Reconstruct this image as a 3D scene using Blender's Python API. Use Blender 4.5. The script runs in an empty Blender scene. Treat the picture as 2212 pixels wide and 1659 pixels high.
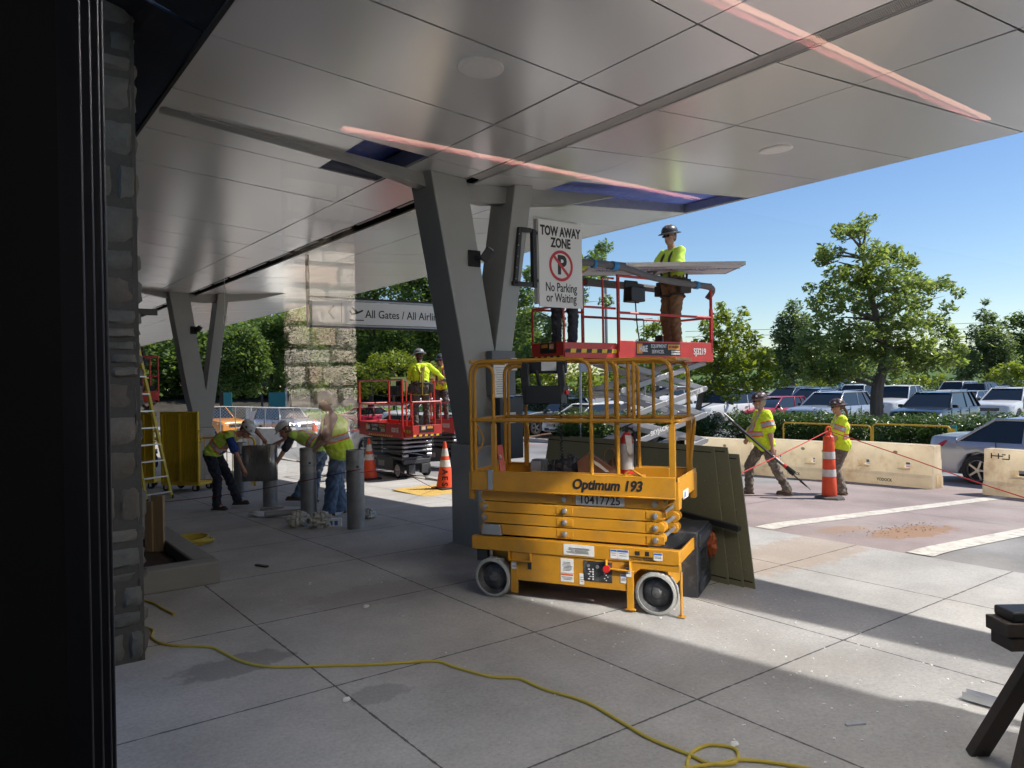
import bpy, bmesh, math, random
import numpy as np
from mathutils import Vector, Matrix

# ------------------------------------------------------------------ scene, camera, sky, sun
SC = bpy.context.scene
COL = SC.collection
# world axes: X runs out from the terminal towards the car park, Y runs along the terminal, Z up
EYE = Vector((0.0, 0.0, 1.9))
FW, FH, FOC = 2211.0, 1659.0, 1623.0            # picture plane the measurements below were taken in
PITCH, ROLL = math.radians(0.16), math.radians(1.0)
_R, _F, _U = Vector((.8028, -.5964, 0)), Vector((.5964, .8028, 0)), Vector((0, 0, 1))
_F1 = _F*math.cos(PITCH) - _U*math.sin(PITCH)
_U1 = _U*math.cos(PITCH) + _F*math.sin(PITCH)
_R2 = _R*math.cos(ROLL) - _U1*math.sin(ROLL)
_U2 = _U1*math.cos(ROLL) + _R*math.sin(ROLL)
cam_data = bpy.data.cameras.new('camera')
cam = bpy.data.objects.new('camera', cam_data); COL.objects.link(cam)
cam_data.sensor_width = 36.0; cam_data.lens = FOC/FW*36.0
cam_data.clip_start = 0.05; cam_data.clip_end = 3000
cam.matrix_world = Matrix(((_R2.x, _U2.x, -_F1.x, EYE.x), (_R2.y, _U2.y, -_F1.y, EYE.y), (_R2.z, _U2.z, -_F1.z, EYE.z), (0, 0, 0, 1)))
SC.camera = cam
SC.view_settings.view_transform = 'Standard'; SC.view_settings.look = 'None'
SC.view_settings.exposure = 1.45; SC.view_settings.gamma = 1.0
SC.cycles.max_bounces = 8; SC.cycles.transparent_max_bounces = 24
SC.cycles.use_denoising = True
SC.cycles.sample_clamp_indirect = 6.0

TO_SUN = Vector((.70, -.38, 1.0)).normalized()
SUN_EL = math.asin(TO_SUN.z); SUN_AZ = math.atan2(TO_SUN.x, TO_SUN.y)
W = bpy.data.worlds.new('World'); SC.world = W; W.use_nodes = True
_nt = W.node_tree; _bg = _nt.nodes['Background']
_sky = _nt.nodes.new('ShaderNodeTexSky'); _sky.sky_type = 'NISHITA'; _sky.sun_disc = False
_sky.sun_elevation = SUN_EL; _sky.sun_rotation = SUN_AZ
_sky.air_density = 1.0; _sky.dust_density = 0.25; _sky.ozone_density = 2.5
_hs = _nt.nodes.new('ShaderNodeHueSaturation'); _hs.inputs['Saturation'].default_value = 1.15; _hs.inputs['Hue'].default_value = .505
_nt.links.new(_sky.outputs[0], _hs.inputs['Color']); _nt.links.new(_hs.outputs[0], _bg.inputs[0]); _bg.inputs[1].default_value = 0.051
sun_data = bpy.data.lights.new('sun', 'SUN'); sun_data.energy = 2.2; sun_data.angle = math.radians(0.53)
sun_data.color = (1.0, .95, .87)
sun = bpy.data.objects.new('sun', sun_data); COL.objects.link(sun)
sun.rotation_euler = TO_SUN.to_track_quat('Z', 'Y').to_euler(); sun.location = (20, -10, 30)
# added unseen area lamp standing in for reflected sun (bright band by yellow lift)
band_data = bpy.data.lights.new('added_band_lamp', 'AREA'); band_data.shape = 'RECTANGLE'; band_data.size = 1.0; band_data.size_y = 2.9
band_data.energy = 7.0; band_data.spread = math.radians(2); band_data.color = (1.0, .96, .9)
band_lamp = bpy.data.objects.new('added_band_lamp', band_data); COL.objects.link(band_lamp)
band_lamp.location = (5.24, -.5, 2.6)
band_lamp.rotation_euler = Vector((.13, -1, .6)).to_track_quat('Z', 'Y').to_euler()

# ------------------------------------------------------------------ measuring helpers
def gz(X, Y):
    """height of the ground: level plaza, falling gently to the road, the car park and along the kerb"""
    a = 0.0
    if X > 8.5: a = -.35*min(1, (X-8.5)/6.5)
    if X > 15: a -= .2*min(1, (X-15)/7)
    b = -.025*(min(max(Y, 8), 62)-8)
    return a + b*min(1, max(0, (27-X)/8))
def ray(px, py):
    return _F1 + _R2*((px-FW/2)/FOC) + _U2*((FH/2-py)/FOC)
def P(px, py, d):
    return EYE + ray(px, py)*d
def G(px, py, dz=0.0):
    r = ray(px, py); lo, hi = 1.0, 400.0
    for _ in range(60):
        m = (lo+hi)/2; p = EYE + r*m
        if p.z > gz(p.x, p.y)+dz: lo = m
        else: hi = m
    p = EYE + r*hi
    return Vector((p.x, p.y, gz(p.x, p.y)+dz))
def PY(px, py, Y):
    r = ray(px, py); return EYE + r*(Y/r.y)
def PX(px, py, X):
    r = ray(px, py); return EYE + r*(X/r.x)
def col(px, d):
    """ground point in picture column px at depth d"""
    r = ray(px, 820); p = EYE + r*d
    return Vector((p.x, p.y, gz(p.x, p.y)))

# ------------------------------------------------------------------ materials
_MATS = {}
def mat(name, c, rough=.6, metal=0.0, var=0.0, vs=4.0, bump=0.0, bs=60.0, coat=0.0, spec=None, dirt=None, ds=2.0, damt=.5, emit=None, es=1.0, alpha=None, trans=None, stretch=None, chips=None):
    if name in _MATS: return _MATS[name]
    m = bpy.data.materials.new(name); m.use_nodes = True; nt = m.node_tree; b = nt.nodes['Principled BSDF']
    N, L = nt.nodes.new, nt.links.new
    b.inputs['Base Color'].default_value = (*c, 1); b.inputs['Roughness'].default_value = rough; b.inputs['Metallic'].default_value = metal
    if spec is not None: b.inputs['Specular IOR Level'].default_value = spec
    if coat: b.inputs['Coat Weight'].default_value = coat; b.inputs['Coat Roughness'].default_value = .08
    if emit: b.inputs['Emission Color'].default_value = (*emit, 1); b.inputs['Emission Strength'].default_value = es
    if alpha is not None: b.inputs['Alpha'].default_value = alpha
    if trans: b.inputs['Transmission Weight'].default_value = trans
    if var or dirt or bump or chips:
        tc = N('ShaderNodeTexCoord'); src = tc.outputs['Object']
        if stretch:
            mp = N('ShaderNodeMapping'); mp.inputs['Scale'].default_value = stretch; L(src, mp.inputs[0]); src = mp.outputs[0]
        last = None
        if var:
            n = N('ShaderNodeTexNoise'); n.inputs['Scale'].default_value = vs; n.inputs['Detail'].default_value = 7; n.inputs['Roughness'].default_value = .62; L(src, n.inputs['Vector'])
            r = N('ShaderNodeMapRange'); r.inputs[1].default_value = .3; r.inputs[2].default_value = .7; r.inputs[3].default_value = 1-var; r.inputs[4].default_value = 1+var; L(n.outputs['Fac'], r.inputs[0])
            x = N('ShaderNodeMix'); x.data_type = 'RGBA'; x.blend_type = 'MULTIPLY'; x.inputs[0].default_value = 1; x.inputs[6].default_value = (*c, 1); L(r.outputs[0], x.inputs[7])
            last = x.outputs[2]
            rr = N('ShaderNodeMapRange'); rr.inputs[1].default_value = .3; rr.inputs[2].default_value = .7; rr.inputs[3].default_value = max(.02, rough-.1); rr.inputs[4].default_value = min(1, rough+.1)
            L(n.outputs['Fac'], rr.inputs[0]); L(rr.outputs[0], b.inputs['Roughness'])
        if dirt:
            n2 = N('ShaderNodeTexNoise'); n2.inputs['Scale'].default_value = ds; n2.inputs['Detail'].default_value = 9; n2.inputs['Roughness'].default_value = .7; L(src, n2.inputs['Vector'])
            r2 = N('ShaderNodeMapRange'); r2.inputs[1].default_value = .5; r2.inputs[2].default_value = .68; r2.inputs[4].default_value = damt; L(n2.outputs['Fac'], r2.inputs[0])
            y = N('ShaderNodeMix'); y.data_type = 'RGBA'; L(r2.outputs[0], y.inputs[0]); y.inputs[7].default_value = (*dirt, 1)
            if last: L(last, y.inputs[6])
            else: y.inputs[6].default_value = (*c, 1)
            last = y.outputs[2]
        if chips:
            n4 = N('ShaderNodeTexNoise'); n4.inputs['Scale'].default_value = 38; n4.inputs['Detail'].default_value = 6; n4.inputs['Roughness'].default_value = .75; mp4 = N('ShaderNodeMapping'); mp4.inputs['Scale'].default_value = (.45, 1, 1.2); L(src, mp4.inputs[0]); L(mp4.outputs[0], n4.inputs['Vector'])
            r4 = N('ShaderNodeMapRange'); r4.inputs[1].default_value = .66; r4.inputs[2].default_value = .70; r4.inputs[4].default_value = .85; L(n4.outputs['Fac'], r4.inputs[0])
            y4 = N('ShaderNodeMix'); y4.data_type = 'RGBA'; L(r4.outputs[0], y4.inputs[0]); y4.inputs[7].default_value = (*chips, 1)
            if last: L(last, y4.inputs[6])
            else: y4.inputs[6].default_value = (*c, 1)
            last = y4.outputs[2]
        if last: L(last, b.inputs['Base Color'])
        if bump:
            n3 = N('ShaderNodeTexNoise'); n3.inputs['Scale'].default_value = bs; n3.inputs['Detail'].default_value = 5; L(src, n3.inputs['Vector'])
            bp = N('ShaderNodeBump'); bp.inputs['Strength'].default_value = bump; bp.inputs['Distance'].default_value = .01; L(n3.outputs['Fac'], bp.inputs['Height']); L(bp.outputs[0], b.inputs['Normal'])
    _MATS[name] = m
    return m
def leafmat(name, a, b_, tr=.35, rough=.5):
    if name in _MATS: return _MATS[name]
    m = bpy.data.materials.new(name); m.use_nodes = True; nt = m.node_tree; N, L = nt.nodes.new, nt.links.new
    p = nt.nodes['Principled BSDF']; p.inputs['Roughness'].default_value = rough
    g = N('ShaderNodeNewGeometry'); x = N('ShaderNodeMix'); x.data_type = 'RGBA'
    x.inputs[6].default_value = (*a, 1); x.inputs[7].default_value = (*b_, 1); L(g.outputs['Random Per Island'], x.inputs[0])
    L(x.outputs[2], p.inputs['Base Color'])
    t = N('ShaderNodeBsdfTranslucent'); mul = N('ShaderNodeMix'); mul.data_type = 'RGBA'; mul.blend_type = 'MULTIPLY'; mul.inputs[0].default_value = 1
    L(x.outputs[2], mul.inputs[6]); mul.inputs[7].default_value = (1.3, 1.35, .6, 1); L(mul.outputs[2], t.inputs[0])
    s = N('ShaderNodeMixShader'); s.inputs[0].default_value = tr; L(p.outputs[0], s.inputs[1]); L(t.outputs[0], s.inputs[2])
    L(s.outputs[0], nt.nodes['Material Output'].inputs[0])
    _MATS[name] = m
    return m

# ------------------------------------------------------------------ mesh builder
RNG = random.Random(7)
def frame(d, up=(0, 0, 1)):
    d = Vector(d).normalized(); up = Vector(up)
    if abs(d.dot(up)) > .98: up = Vector((1, 0, 0)) if abs(d.x) < .9 else Vector((0, 1, 0))
    s = d.cross(up).normalized(); u = s.cross(d)
    return s, u
class MB:
    def __init__(s): s.v = []; s.f = []; s.m = []; s.M = None
    def add(s, vs, fs, mi=0):
        o = len(s.v)
        if s.M is not None: vs = [s.M @ Vector(v) for v in vs]
        s.v.extend([tuple(v) for v in vs]); s.f.extend([tuple(i+o for i in f) for f in fs]); s.m.extend([mi]*len(fs)); return s
    def box(s, c, d, mi=0, R=None, taper=1.0):
        x, y, z = d[0]/2, d[1]/2, d[2]/2; t = taper
        vs = [(-x, -y, -z), (x, -y, -z), (x, y, -z), (-x, y, -z), (-x*t, -y*t, z), (x*t, -y*t, z), (x*t, y*t, z), (-x*t, y*t, z)]
        vs = [Vector(v) for v in vs]
        if R is not None: vs = [R @ v for v in vs]
        c = Vector(c)
        return s.add([v+c for v in vs], [(0, 3, 2, 1), (4, 5, 6, 7), (0, 1, 5, 4), (1, 2, 6, 5), (2, 3, 7, 6), (3, 0, 4, 7)], mi)
    def beam(s, a, b, w, h, mi=0, up=(0, 0, 1)):
        a, b = Vector(a), Vector(b); sd, u = frame(b-a, up); sd *= w/2; u *= h/2
        vs = [a-sd-u, a+sd-u, a+sd+u, a-sd+u, b-sd-u, b+sd-u, b+sd+u, b-sd+u]
        return s.add(vs, [(0, 1, 2, 3), (4, 7, 6, 5), (0, 4, 5, 1), (1, 5, 6, 2), (2, 6, 7, 3), (3, 7, 4, 0)], mi)
    def tube(s, pts, r, n=8, mi=0, closed=False):
        pts = [Vector(p) for p in pts]; K = len(pts); rr = r if isinstance(r, (list, tuple)) else [r]*K
        vs = []; sd = None
        for i, p in enumerate(pts):
            if closed: d = pts[(i+1) % K]-pts[i-1]
            else: d = pts[min(i+1, K-1)]-pts[max(i-1, 0)]
            if d.length < 1e-9: d = Vector((0, 0, 1))
            d.normalize()
            if sd is None: sd, u = frame(d)
            else:
                sd = sd-d*sd.dot(d)
                if sd.length < 1e-6: sd, u = frame(d)
                sd.normalize(); u = sd.cross(d)
            for k in range(n):
                a = 2*math.pi*k/n; vs.append(p+sd*(math.cos(a)*rr[i])+u*(math.sin(a)*rr[i]))
        fs = []
        for i in range(K if closed else K-1):
            j = (i+1) % K
            for k in range(n): fs.append((i*n+k, i*n+(k+1) % n, j*n+(k+1) % n, j*n+k))
        if not closed: fs.append(tuple(range(n-1, -1, -1))); fs.append(tuple((K-1)*n+k for k in range(n)))
        return s.add(vs, fs, mi)
    def cyl(s, a, b, r0, r1=None, n=16, mi=0): return s.tube([a, b], [r0, r0 if r1 is None else r1], n, mi)
    def lathe(s, prof, n=24, mi=0, M=None, cap=True):
        vs = []; fs = []; K = len(prof)
        for r, z in prof:
            for k in range(n):
                a = 2*math.pi*k/n; vs.append(Vector((r*math.cos(a), r*math.sin(a), z)))
        for i in range(K-1):
            for k in range(n): fs.append((i*n+k, i*n+(k+1) % n, (i+1)*n+(k+1) % n, (i+1)*n+k))
        if cap and prof[0][0] > 1e-6: fs.append(tuple(range(n-1, -1, -1)))
        if cap and prof[-1][0] > 1e-6: fs.append(tuple((K-1)*n+k for k in range(n)))
        if M is not None: vs = [M @ v for v in vs]
        return s.add(vs, fs, mi)
    def prism(s, poly, t0, t1, ax='y', mi=0):
        """poly of (u,w) extruded between t0 and t1: ax y -> (u,t,w), x -> (t,u,w), z -> (u,w,t)"""
        k = len(poly)
        g = {'y': lambda u, w, t: (u, t, w), 'x': lambda u, w, t: (t, u, w), 'z': lambda u, w, t: (u, w, t)}[ax]
        vs = [g(u, w, t0) for u, w in poly]+[g(u, w, t1) for u, w in poly]
        fs = [tuple(range(k)), tuple(range(2*k-1, k-1, -1))]+[(i, (i+1) % k, k+(i+1) % k, k+i) for i in range(k)]
        return s.add(vs, fs, mi)
    def ball(s, c, r, n=12, mi=0, R=None):
        r = (r, r, r) if not isinstance(r, (tuple, list)) else r
        vs = []; fs = []; c = Vector(c); h = n//2
        for i in range(h+1):
            t = math.pi*i/h
            for k in range(n):
                a = 2*math.pi*k/n
                v = Vector((r[0]*math.sin(t)*math.cos(a), r[1]*math.sin(t)*math.sin(a), r[2]*math.cos(t)))
                vs.append((R @ v if R is not None else v)+c)
        for i in range(h):
            for k in range(n): fs.append((i*n+k, i*n+(k+1) % n, (i+1)*n+(k+1) % n, (i+1)*n+k))
        return s.add(vs, fs, mi)
    def obj(s, name, mats, parent=None, loc=None, rz=0.0, smooth=35, bevel=0.0, seg=2, weld=True):
        me = bpy.data.meshes.new(name); me.from_pydata(s.v, [], s.f)
        me.polygons.foreach_set('material_index', s.m)
        bm = bmesh.new(); bm.from_mesh(me)
        if weld: bmesh.ops.remove_doubles(bm, verts=bm.verts, dist=1e-5)
        bmesh.ops.recalc_face_normals(bm, faces=bm.faces); bm.to_mesh(me); bm.free()
        for m in (mats if isinstance(mats, (list, tuple)) else [mats]): me.materials.append(m)
        if smooth: me.shade_smooth(); me.set_sharp_from_angle(angle=math.radians(smooth))
        o = bpy.data.objects.new(name, me); COL.objects.link(o)
        if parent: o.parent = parent
        if loc is not None: o.location = loc
        if rz: o.rotation_euler = (0, 0, rz)
        if bevel:
            b = o.modifiers.new('bevel', 'BEVEL'); b.width = bevel; b.segments = seg; b.limit_method = 'ANGLE'; b.angle_limit = math.radians(40)
            if hasattr(b, 'use_clamp_overlap'): b.use_clamp_overlap = True
        return o
def tag(o, label=None, cat=None, group=None, kind=None):
    if label: o['label'] = label
    if cat: o['category'] = cat
    if group: o['group'] = group
    if kind: o['kind'] = kind
    return o
def thing(name, label, cat, loc=(0, 0, 0), rz=0.0, group=None):
    o = bpy.data.objects.new(name, None); COL.objects.link(o); o.empty_display_size = .2
    o.location = loc; o.rotation_euler = (0, 0, rz)
    return tag(o, label, cat, group)
def kids(o): return [c for c in COL.objects if c.parent == o]
def clone(o, loc=None, rz=None, label=None, parent=None):
    c = o.copy(); COL.objects.link(c)
    if parent: c.parent = parent
    if loc is not None: c.location = loc
    if rz is not None: c.rotation_euler = (0, 0, rz)
    if label: c['label'] = label
    for k in kids(o): clone(k, parent=c)
    return c
def structure(o): o['kind'] = 'structure'; return o
def sheet(name, x0, x1, y0, y1, dz, m, step=2.0, fn=gz):
    nx = max(1, int((x1-x0)/step)); ny = max(1, int((y1-y0)/step)); b = MB(); vs = []; fs = []
    for j in range(ny+1):
        for i in range(nx+1):
            x = x0+(x1-x0)*i/nx; y = y0+(y1-y0)*j/ny; vs.append((x, y, fn(x, y)+dz))
    for j in range(ny):
        for i in range(nx): a = j*(nx+1)+i; fs.append((a, a+1, a+nx+2, a+nx+1))
    b.add(vs, fs)
    o = b.obj(name, m, smooth=60, weld=False)
    # flat sheets must face up
    me = o.data
    if me.polygons[0].normal.z < 0: me.flip_normals()
    return structure(o)
def lettering(s, size, m, parent, M, name='lettering', bold=0.0, shear=0.0, align='CENTER', depth=.0015, spacing=1.0, squeeze=1.0):
    """flat solid letters; M maps (x right, y up, z out of the surface) into the parent's space"""
    cu = bpy.data.curves.new('type', 'FONT'); cu.body = s; cu.size = size; cu.align_x = align; cu.align_y = 'CENTER'
    cu.extrude = depth; cu.offset = bold; cu.shear = shear; cu.space_character = spacing; cu.resolution_u = 3; cu.fill_mode = 'BOTH'
    t = bpy.data.objects.new('type', cu); me = bpy.data.meshes.new_from_object(t)
    bpy.data.objects.remove(t); bpy.data.curves.remove(cu)
    me.transform(M @ Matrix.Diagonal((squeeze, 1, 1, 1))); me.materials.clear(); me.materials.append(m); me.name = name
    o = bpy.data.objects.new(name, me); COL.objects.link(o); o.parent = parent
    return o
def basis(o, x, y):
    """matrix whose x axis is x, y axis is y, origin o"""
    x = Vector(x).normalized(); y = Vector(y).normalized(); z = x.cross(y)
    return Matrix(((x.x, y.x, z.x, o[0]), (x.y, y.y, z.y, o[1]), (x.z, y.z, z.z, o[2]), (0, 0, 0, 1)))
def arc(c, r, a0, a1, ex, ey, n=6):
    c, ex, ey = Vector(c), Vector(ex), Vector(ey)
    return [c+ex*(r*math.cos(a0+(a1-a0)*i/n))+ey*(r*math.sin(a0+(a1-a0)*i/n)) for i in range(n+1)]
def bend(pts, r=.1, n=5):
    """round the corners of a polyline"""
    pts = [Vector(p) for p in pts]; out = [pts[0]]
    for i in range(1, len(pts)-1):
        a, b, c = pts[i-1], pts[i], pts[i+1]; u = (a-b); w = (c-b); q = min(r, u.length*.49, w.length*.49)
        p0 = b+u.normalized()*q; p1 = b+w.normalized()*q
        for k in range(n+1):
            t = k/n; out.append(p0*(1-t)**2+b*2*t*(1-t)+p1*t*t)
    out.append(pts[-1]); return out
def smoothline(pts, n=6):
    pts = [Vector(p) for p in pts]; out = []
    for i in range(len(pts)-1):
        p0 = pts[max(i-1, 0)]; p1 = pts[i]; p2 = pts[i+1]; p3 = pts[min(i+2, len(pts)-1)]
        for k in range(n):
            t = k/n; out.append(.5*((2*p1)+(p2-p0)*t+(2*p0-5*p1+4*p2-p3)*t*t+(3*p1-p0-3*p2+p3)*t**3))
    out.append(pts[-1]); return out
# ------------------------------------------------------------------ ground
def ground_mat(name, c, joints=None, var=.18, vs=.9, grit=.12, dirt=None, damt=.5, ds=.5, rough=.85, stains=(), bump=.25):
    m = bpy.data.materials.new(name); m.use_nodes = True; nt = m.node_tree; N, L = nt.nodes.new, nt.links.new
    b = nt.nodes['Principled BSDF']; b.inputs['Roughness'].default_value = rough; b.inputs['Specular IOR Level'].default_value = .3
    g = N('ShaderNodeNewGeometry'); pos = g.outputs['Position']
    def noise(sc, det=8, ro=.65):
        n = N('ShaderNodeTexNoise'); n.inputs['Scale'].default_value = sc; n.inputs['Detail'].default_value = det; n.inputs['Roughness'].default_value = ro; L(pos, n.inputs['Vector']); return n.outputs['Fac']
    def rng(v, a, b2, c2, d2):
        r = N('ShaderNodeMapRange'); r.inputs[1].default_value = a; r.inputs[2].default_value = b2; r.inputs[3].default_value = c2; r.inputs[4].default_value = d2; L(v, r.inputs[0]); return r.outputs[0]
    def mth(op, a, b2=None):
        n = N('ShaderNodeMath'); n.operation = op
        for i, v in ((0, a), (1, b2)):
            if v is None: continue
            if isinstance(v, (int, float)): n.inputs[i].default_value = v
            else: L(v, n.inputs[i])
        return n.outputs[0]
    def mixc(f, a, b2, mode='MIX'):
        x = N('ShaderNodeMix'); x.data_type = 'RGBA'; x.blend_type = mode
        for i, v in ((0, f), (6, a), (7, b2)):
            if isinstance(v, (int, float)): x.inputs[i].default_value = v
            elif isinstance(v, tuple): x.inputs[i].default_value = (*v, 1)
            else: L(v, x.inputs[i])
        return x.outputs[2]
    f1 = rng(noise(vs), .3, .7, 1-var, 1+var); f2 = rng(noise(42, 3), .3, .7, 1-grit, 1+grit); f3 = rng(noise(.22, 4), .35, .65, 1-var*.6, 1+var*.6)
    k = mth('MULTIPLY', mth('MULTIPLY', f1, f2), f3)
    cc = mixc(1.0, c, k, 'MULTIPLY')
    if dirt: cc = mixc(rng(noise(ds, 9, .72), .5, .7, 0, damt), cc, dirt)
    sp = N('ShaderNodeSeparateXYZ'); L(pos, sp.inputs[0])
    for (sx, sy, rx, ry, amt, sc) in stains:
        d = mth('ADD', mth('POWER', mth('DIVIDE', mth('SUBTRACT', sp.outputs[0], sx), rx), 2.0), mth('POWER', mth('DIVIDE', mth('SUBTRACT', sp.outputs[1], sy), ry), 2.0))
        d = mth('ADD', d, rng(noise(6, 5), .3, .7, -.55, .55))
        cc = mixc(rng(d, .7, 1.05, amt, 0), cc, sc)
    smear = rng(noise(2.3, 10, .75), .56, .66, 0, .22); cc = mixc(smear, cc, tuple(min(1, v*1.28) for v in c)); grime = rng(noise(1.1, 10, .78), .58, .72, 0, .3); cc = mixc(grime, cc, tuple(v*.55 for v in c))
    spk = rng(noise(95, 2, .5), .66, .72, 0, .45); cc = mixc(spk, cc, (.12, .115, .11)); spl = rng(noise(70, 2, .5), .28, .22, 0, .35); cc = mixc(spl, cc, (.52, .5, .47))
    h = noise(160, 4)
    if joints:
        (x0, sx), (y0, sy) = joints; w = .0065; jw = rng(noise(14, 6), .35, .75, .55, 1.9)
        jx = mth('LESS_THAN', mth('ABSOLUTE', mth('SUBTRACT', mth('FRACT', mth('ADD', mth('DIVIDE', mth('SUBTRACT', sp.outputs[0], x0), sx), .5)), .5)), mth('MULTIPLY', jw, w/sx))
        jy = mth('LESS_THAN', mth('ABSOLUTE', mth('SUBTRACT', mth('FRACT', mth('ADD', mth('DIVIDE', mth('SUBTRACT', sp.outputs[1], y0), sy), .5)), .5)), mth('MULTIPLY', jw, w/sy))
        j = mth('MAXIMUM', jx, jy); cc = mixc(mth('MULTIPLY', j, .8), cc, (.03, .028, .026)); h = mth('SUBTRACT', h, mth('MULTIPLY', j, 3.0))
    L(cc, b.inputs['Base Color'])
    bp = N('ShaderNodeBump'); bp.inputs['Strength'].default_value = bump; bp.inputs['Distance'].default_value = .004; L(h, bp.inputs['Height']); L(bp.outputs[0], b.inputs['Normal'])
    return m
M_CONC = ground_mat('concrete_paving', (.405, .395, .38), ((1.9, 1.6), (2.93, 1.55)), dirt=(.32, .29, .25), damt=.45,
                    stains=((1.5, 5.25, .42, .2, .5, (.14, .135, .13)), (2.06, 4.2, .2, .14, .4, (.16, .155, .15)), (7.3, 4.7, 1.6, .5, .35, (.34, .2, .1)), (3.2, 6.2, .9, .35, .25, (.2, .18, .16))))
M_ROAD = ground_mat('asphalt', (.25, .245, .24), dirt=(.36, .34, .31), damt=.5, rough=.9)
M_WALK = ground_mat('red_crosswalk', (.30, .245, .235), dirt=(.38, .345, .31), damt=.75, rough=.88, stains=((9.6, 4.55, .95, .3, .75, (.3, .17, .085)), (8.9, 5.1, .5, .2, .5, (.33, .21, .12))))
M_LOT = ground_mat('parking_asphalt', (.2, .2, .205), dirt=(.3, .29, .28), damt=.4)
M_MULCH = ground_mat('mulch', (.15, .085, .055), var=.5, vs=5, grit=.45, bump=.8)
M_GRASS = ground_mat('grass_ground', (.10, .17, .045), var=.35, vs=3, grit=.35, bump=.7)
sheet('ground', -160, 420, -220, 520, -.03, M_LOT, step=6)
sheet('parking_lot', 24.2, 130, -90, 90, -.004, M_LOT, step=2)
sheet('road', 8.1, 21.2, -70, 90, 0, M_ROAD, step=.5)
sheet('crosswalk', 8.1, 17.5, 3.95, 9.4, .004, M_WALK, step=.5)
sheet('plaza', .3, 8.1, 1.0, 70, .004, M_CONC, step=.5)
M_PAINT = mat('road_paint', (.60, .565, .49), .7, var=.2, vs=6, dirt=(.32, .27, .25), ds=9, damt=.9)
sheet('crosswalk_stripe', 8.15, 15.4, 5.58, 5.84, .008, M_PAINT, step=.25)
sheet('crosswalk_stripe', 8.15, 15.4, 3.68, 3.95, .008, M_PAINT, step=.25)
sheet('road_edge_line', 20.3, 20.42, 9, 60, .006, mat('red_paint', (.5, .06, .06), .7), step=1)
M_KERB = mat('kerb_concrete', (.42, .4, .36), .85, var=.15, vs=5)
b = MB()
for k in range(45):
    y0 = -4+k*1.5; z = gz(21.2, y0)
    b.box((21.3, y0+.74, z+.03), (.2, 1.48, .26))
structure(b.obj('kerb', M_KERB, bevel=.02))
b = MB()
for (x, y0, y1) in ((8.02, 9.5, 60),):
    y = y0
    while y < y1: b.box((x+.1, y+.75, gz(x, y)-.05), (.18, 1.49, .14)); y += 1.5
structure(b.obj('kerb', M_KERB, bevel=.015))
sheet('mulch_bed', 21.4, 24.3, -4, 62, .1, M_MULCH, step=1)
# tactile paving pad
tp = thing('tactile_pad', 'yellow bumpy tactile paving pad at the sunlit kerb beside the orange cone marked AES', 'tactile paving', (7.1, 12.0, gz(7.1, 12)+.006), 0)
b = MB(); b.box((0, 0, .004), (1.0, 1.5, .012))
for i in range(14):
    for j in range(20): b.cyl((-.46+i*.07, -.7+j*.073, .01), (-.46+i*.07, -.7+j*.073, .016), .016, .011, 6)
b.obj('pad', mat('tactile_yellow', (.62, .42, .12), .75, var=.2, vs=9), tp)

# far ground: verge and wooded slope beyond the car park, slope on the left beyond the road
def bank(X, Y):
    t = min(1, max(0, (X-118)/22)); return -.6+4.2*t*t*(3-2*t)
sheet('grass_bank', 112, 230, -150, 150, 0, M_GRASS, step=6, fn=bank)
def bank2(X, Y):
    t = min(1, max(0, (Y-78)/30)); return gz(X, Y)*(1-t)+t*.9
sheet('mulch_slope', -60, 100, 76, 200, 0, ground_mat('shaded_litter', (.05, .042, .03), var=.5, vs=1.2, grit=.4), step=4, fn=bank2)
sheet('grass_verge', 23, 40, 48, 70, .05, M_GRASS, step=2)

# ------------------------------------------------------------------ canopy
ZF, XI, XO, X1, X2, X3 = 4.14, 1.45, 9.15, 4.55, 4.72, 5.80
def zc(x):
    if x <= X1: return ZF+.07*(X1-x)
    if x <= X2: return ZF
    return ZF+.0725*(x-X2)
M_ACM = mat('soffit_metal', (.93, .93, .92), .25, metal=.5)
M_REVEAL = mat('reveal_aluminium', (.62, .6, .57), .35, metal=.5)
M_BLACK = mat('gap_black', (.012, .012, .013), .8)
M_TRIM = mat('canopy_trim', (.5, .49, .47), .4, metal=.3)
can = thing('canopy', 'wide pale metal entrance canopy with dark panel joints and a folded soffit', 'canopy', (0, 0, 0))
YL = [2.015+1.14*k-.0 for k in range(-13, 48)]
b = MB(); rn = random.Random(3)
def sof(x0, x1, y0, y1):
    g = .008; t = .02; dz = [rn.uniform(-.004, .004) for _ in range(4)]
    q = [(x0+g, y0+g, zc(x0+g)+dz[0]), (x1-g, y0+g, zc(x1-g)+dz[1]), (x1-g, y1-g, zc(x1-g)+dz[2]), (x0+g, y1-g, zc(x0+g)+dz[3])]
    b.add(q+[(x, y, z+t) for x, y, z in q], [(0, 1, 2, 3), (7, 6, 5, 4), (0, 4, 5, 1), (1, 5, 6, 2), (2, 6, 7, 3), (3, 7, 4, 0)])
HATCH_Y = 4
for k in range(len(YL)-1):
    y0, y1 = YL[k], YL[k+1]
    hatch = abs(y0-6.575) < .02
    if hatch: sof(XI, 3.19, y0, y1)
    else: sof(XI, 3.885, y0, y1)
    sof(3.885, X1, y0, y1)
    sof(X2+.02, X3, y0, y1)
    if not hatch: sof(X3, XO, y0, y1)
b.obj('soffit_panels', M_ACM, can, smooth=0, weld=False)
b = MB(); yA, yB = YL[0], YL[-1]
hy0, hy1 = 6.583, 7.707
def back(x0, x1, y0, y1, up=.035):
    q = [(x0, y0, zc(x0)+up), (x1, y0, zc(x1)+up), (x1, y1, zc(x1)+up), (x0, y1, zc(x0)+up)]
    b.add(q, [(0, 1, 2, 3)])
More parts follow.
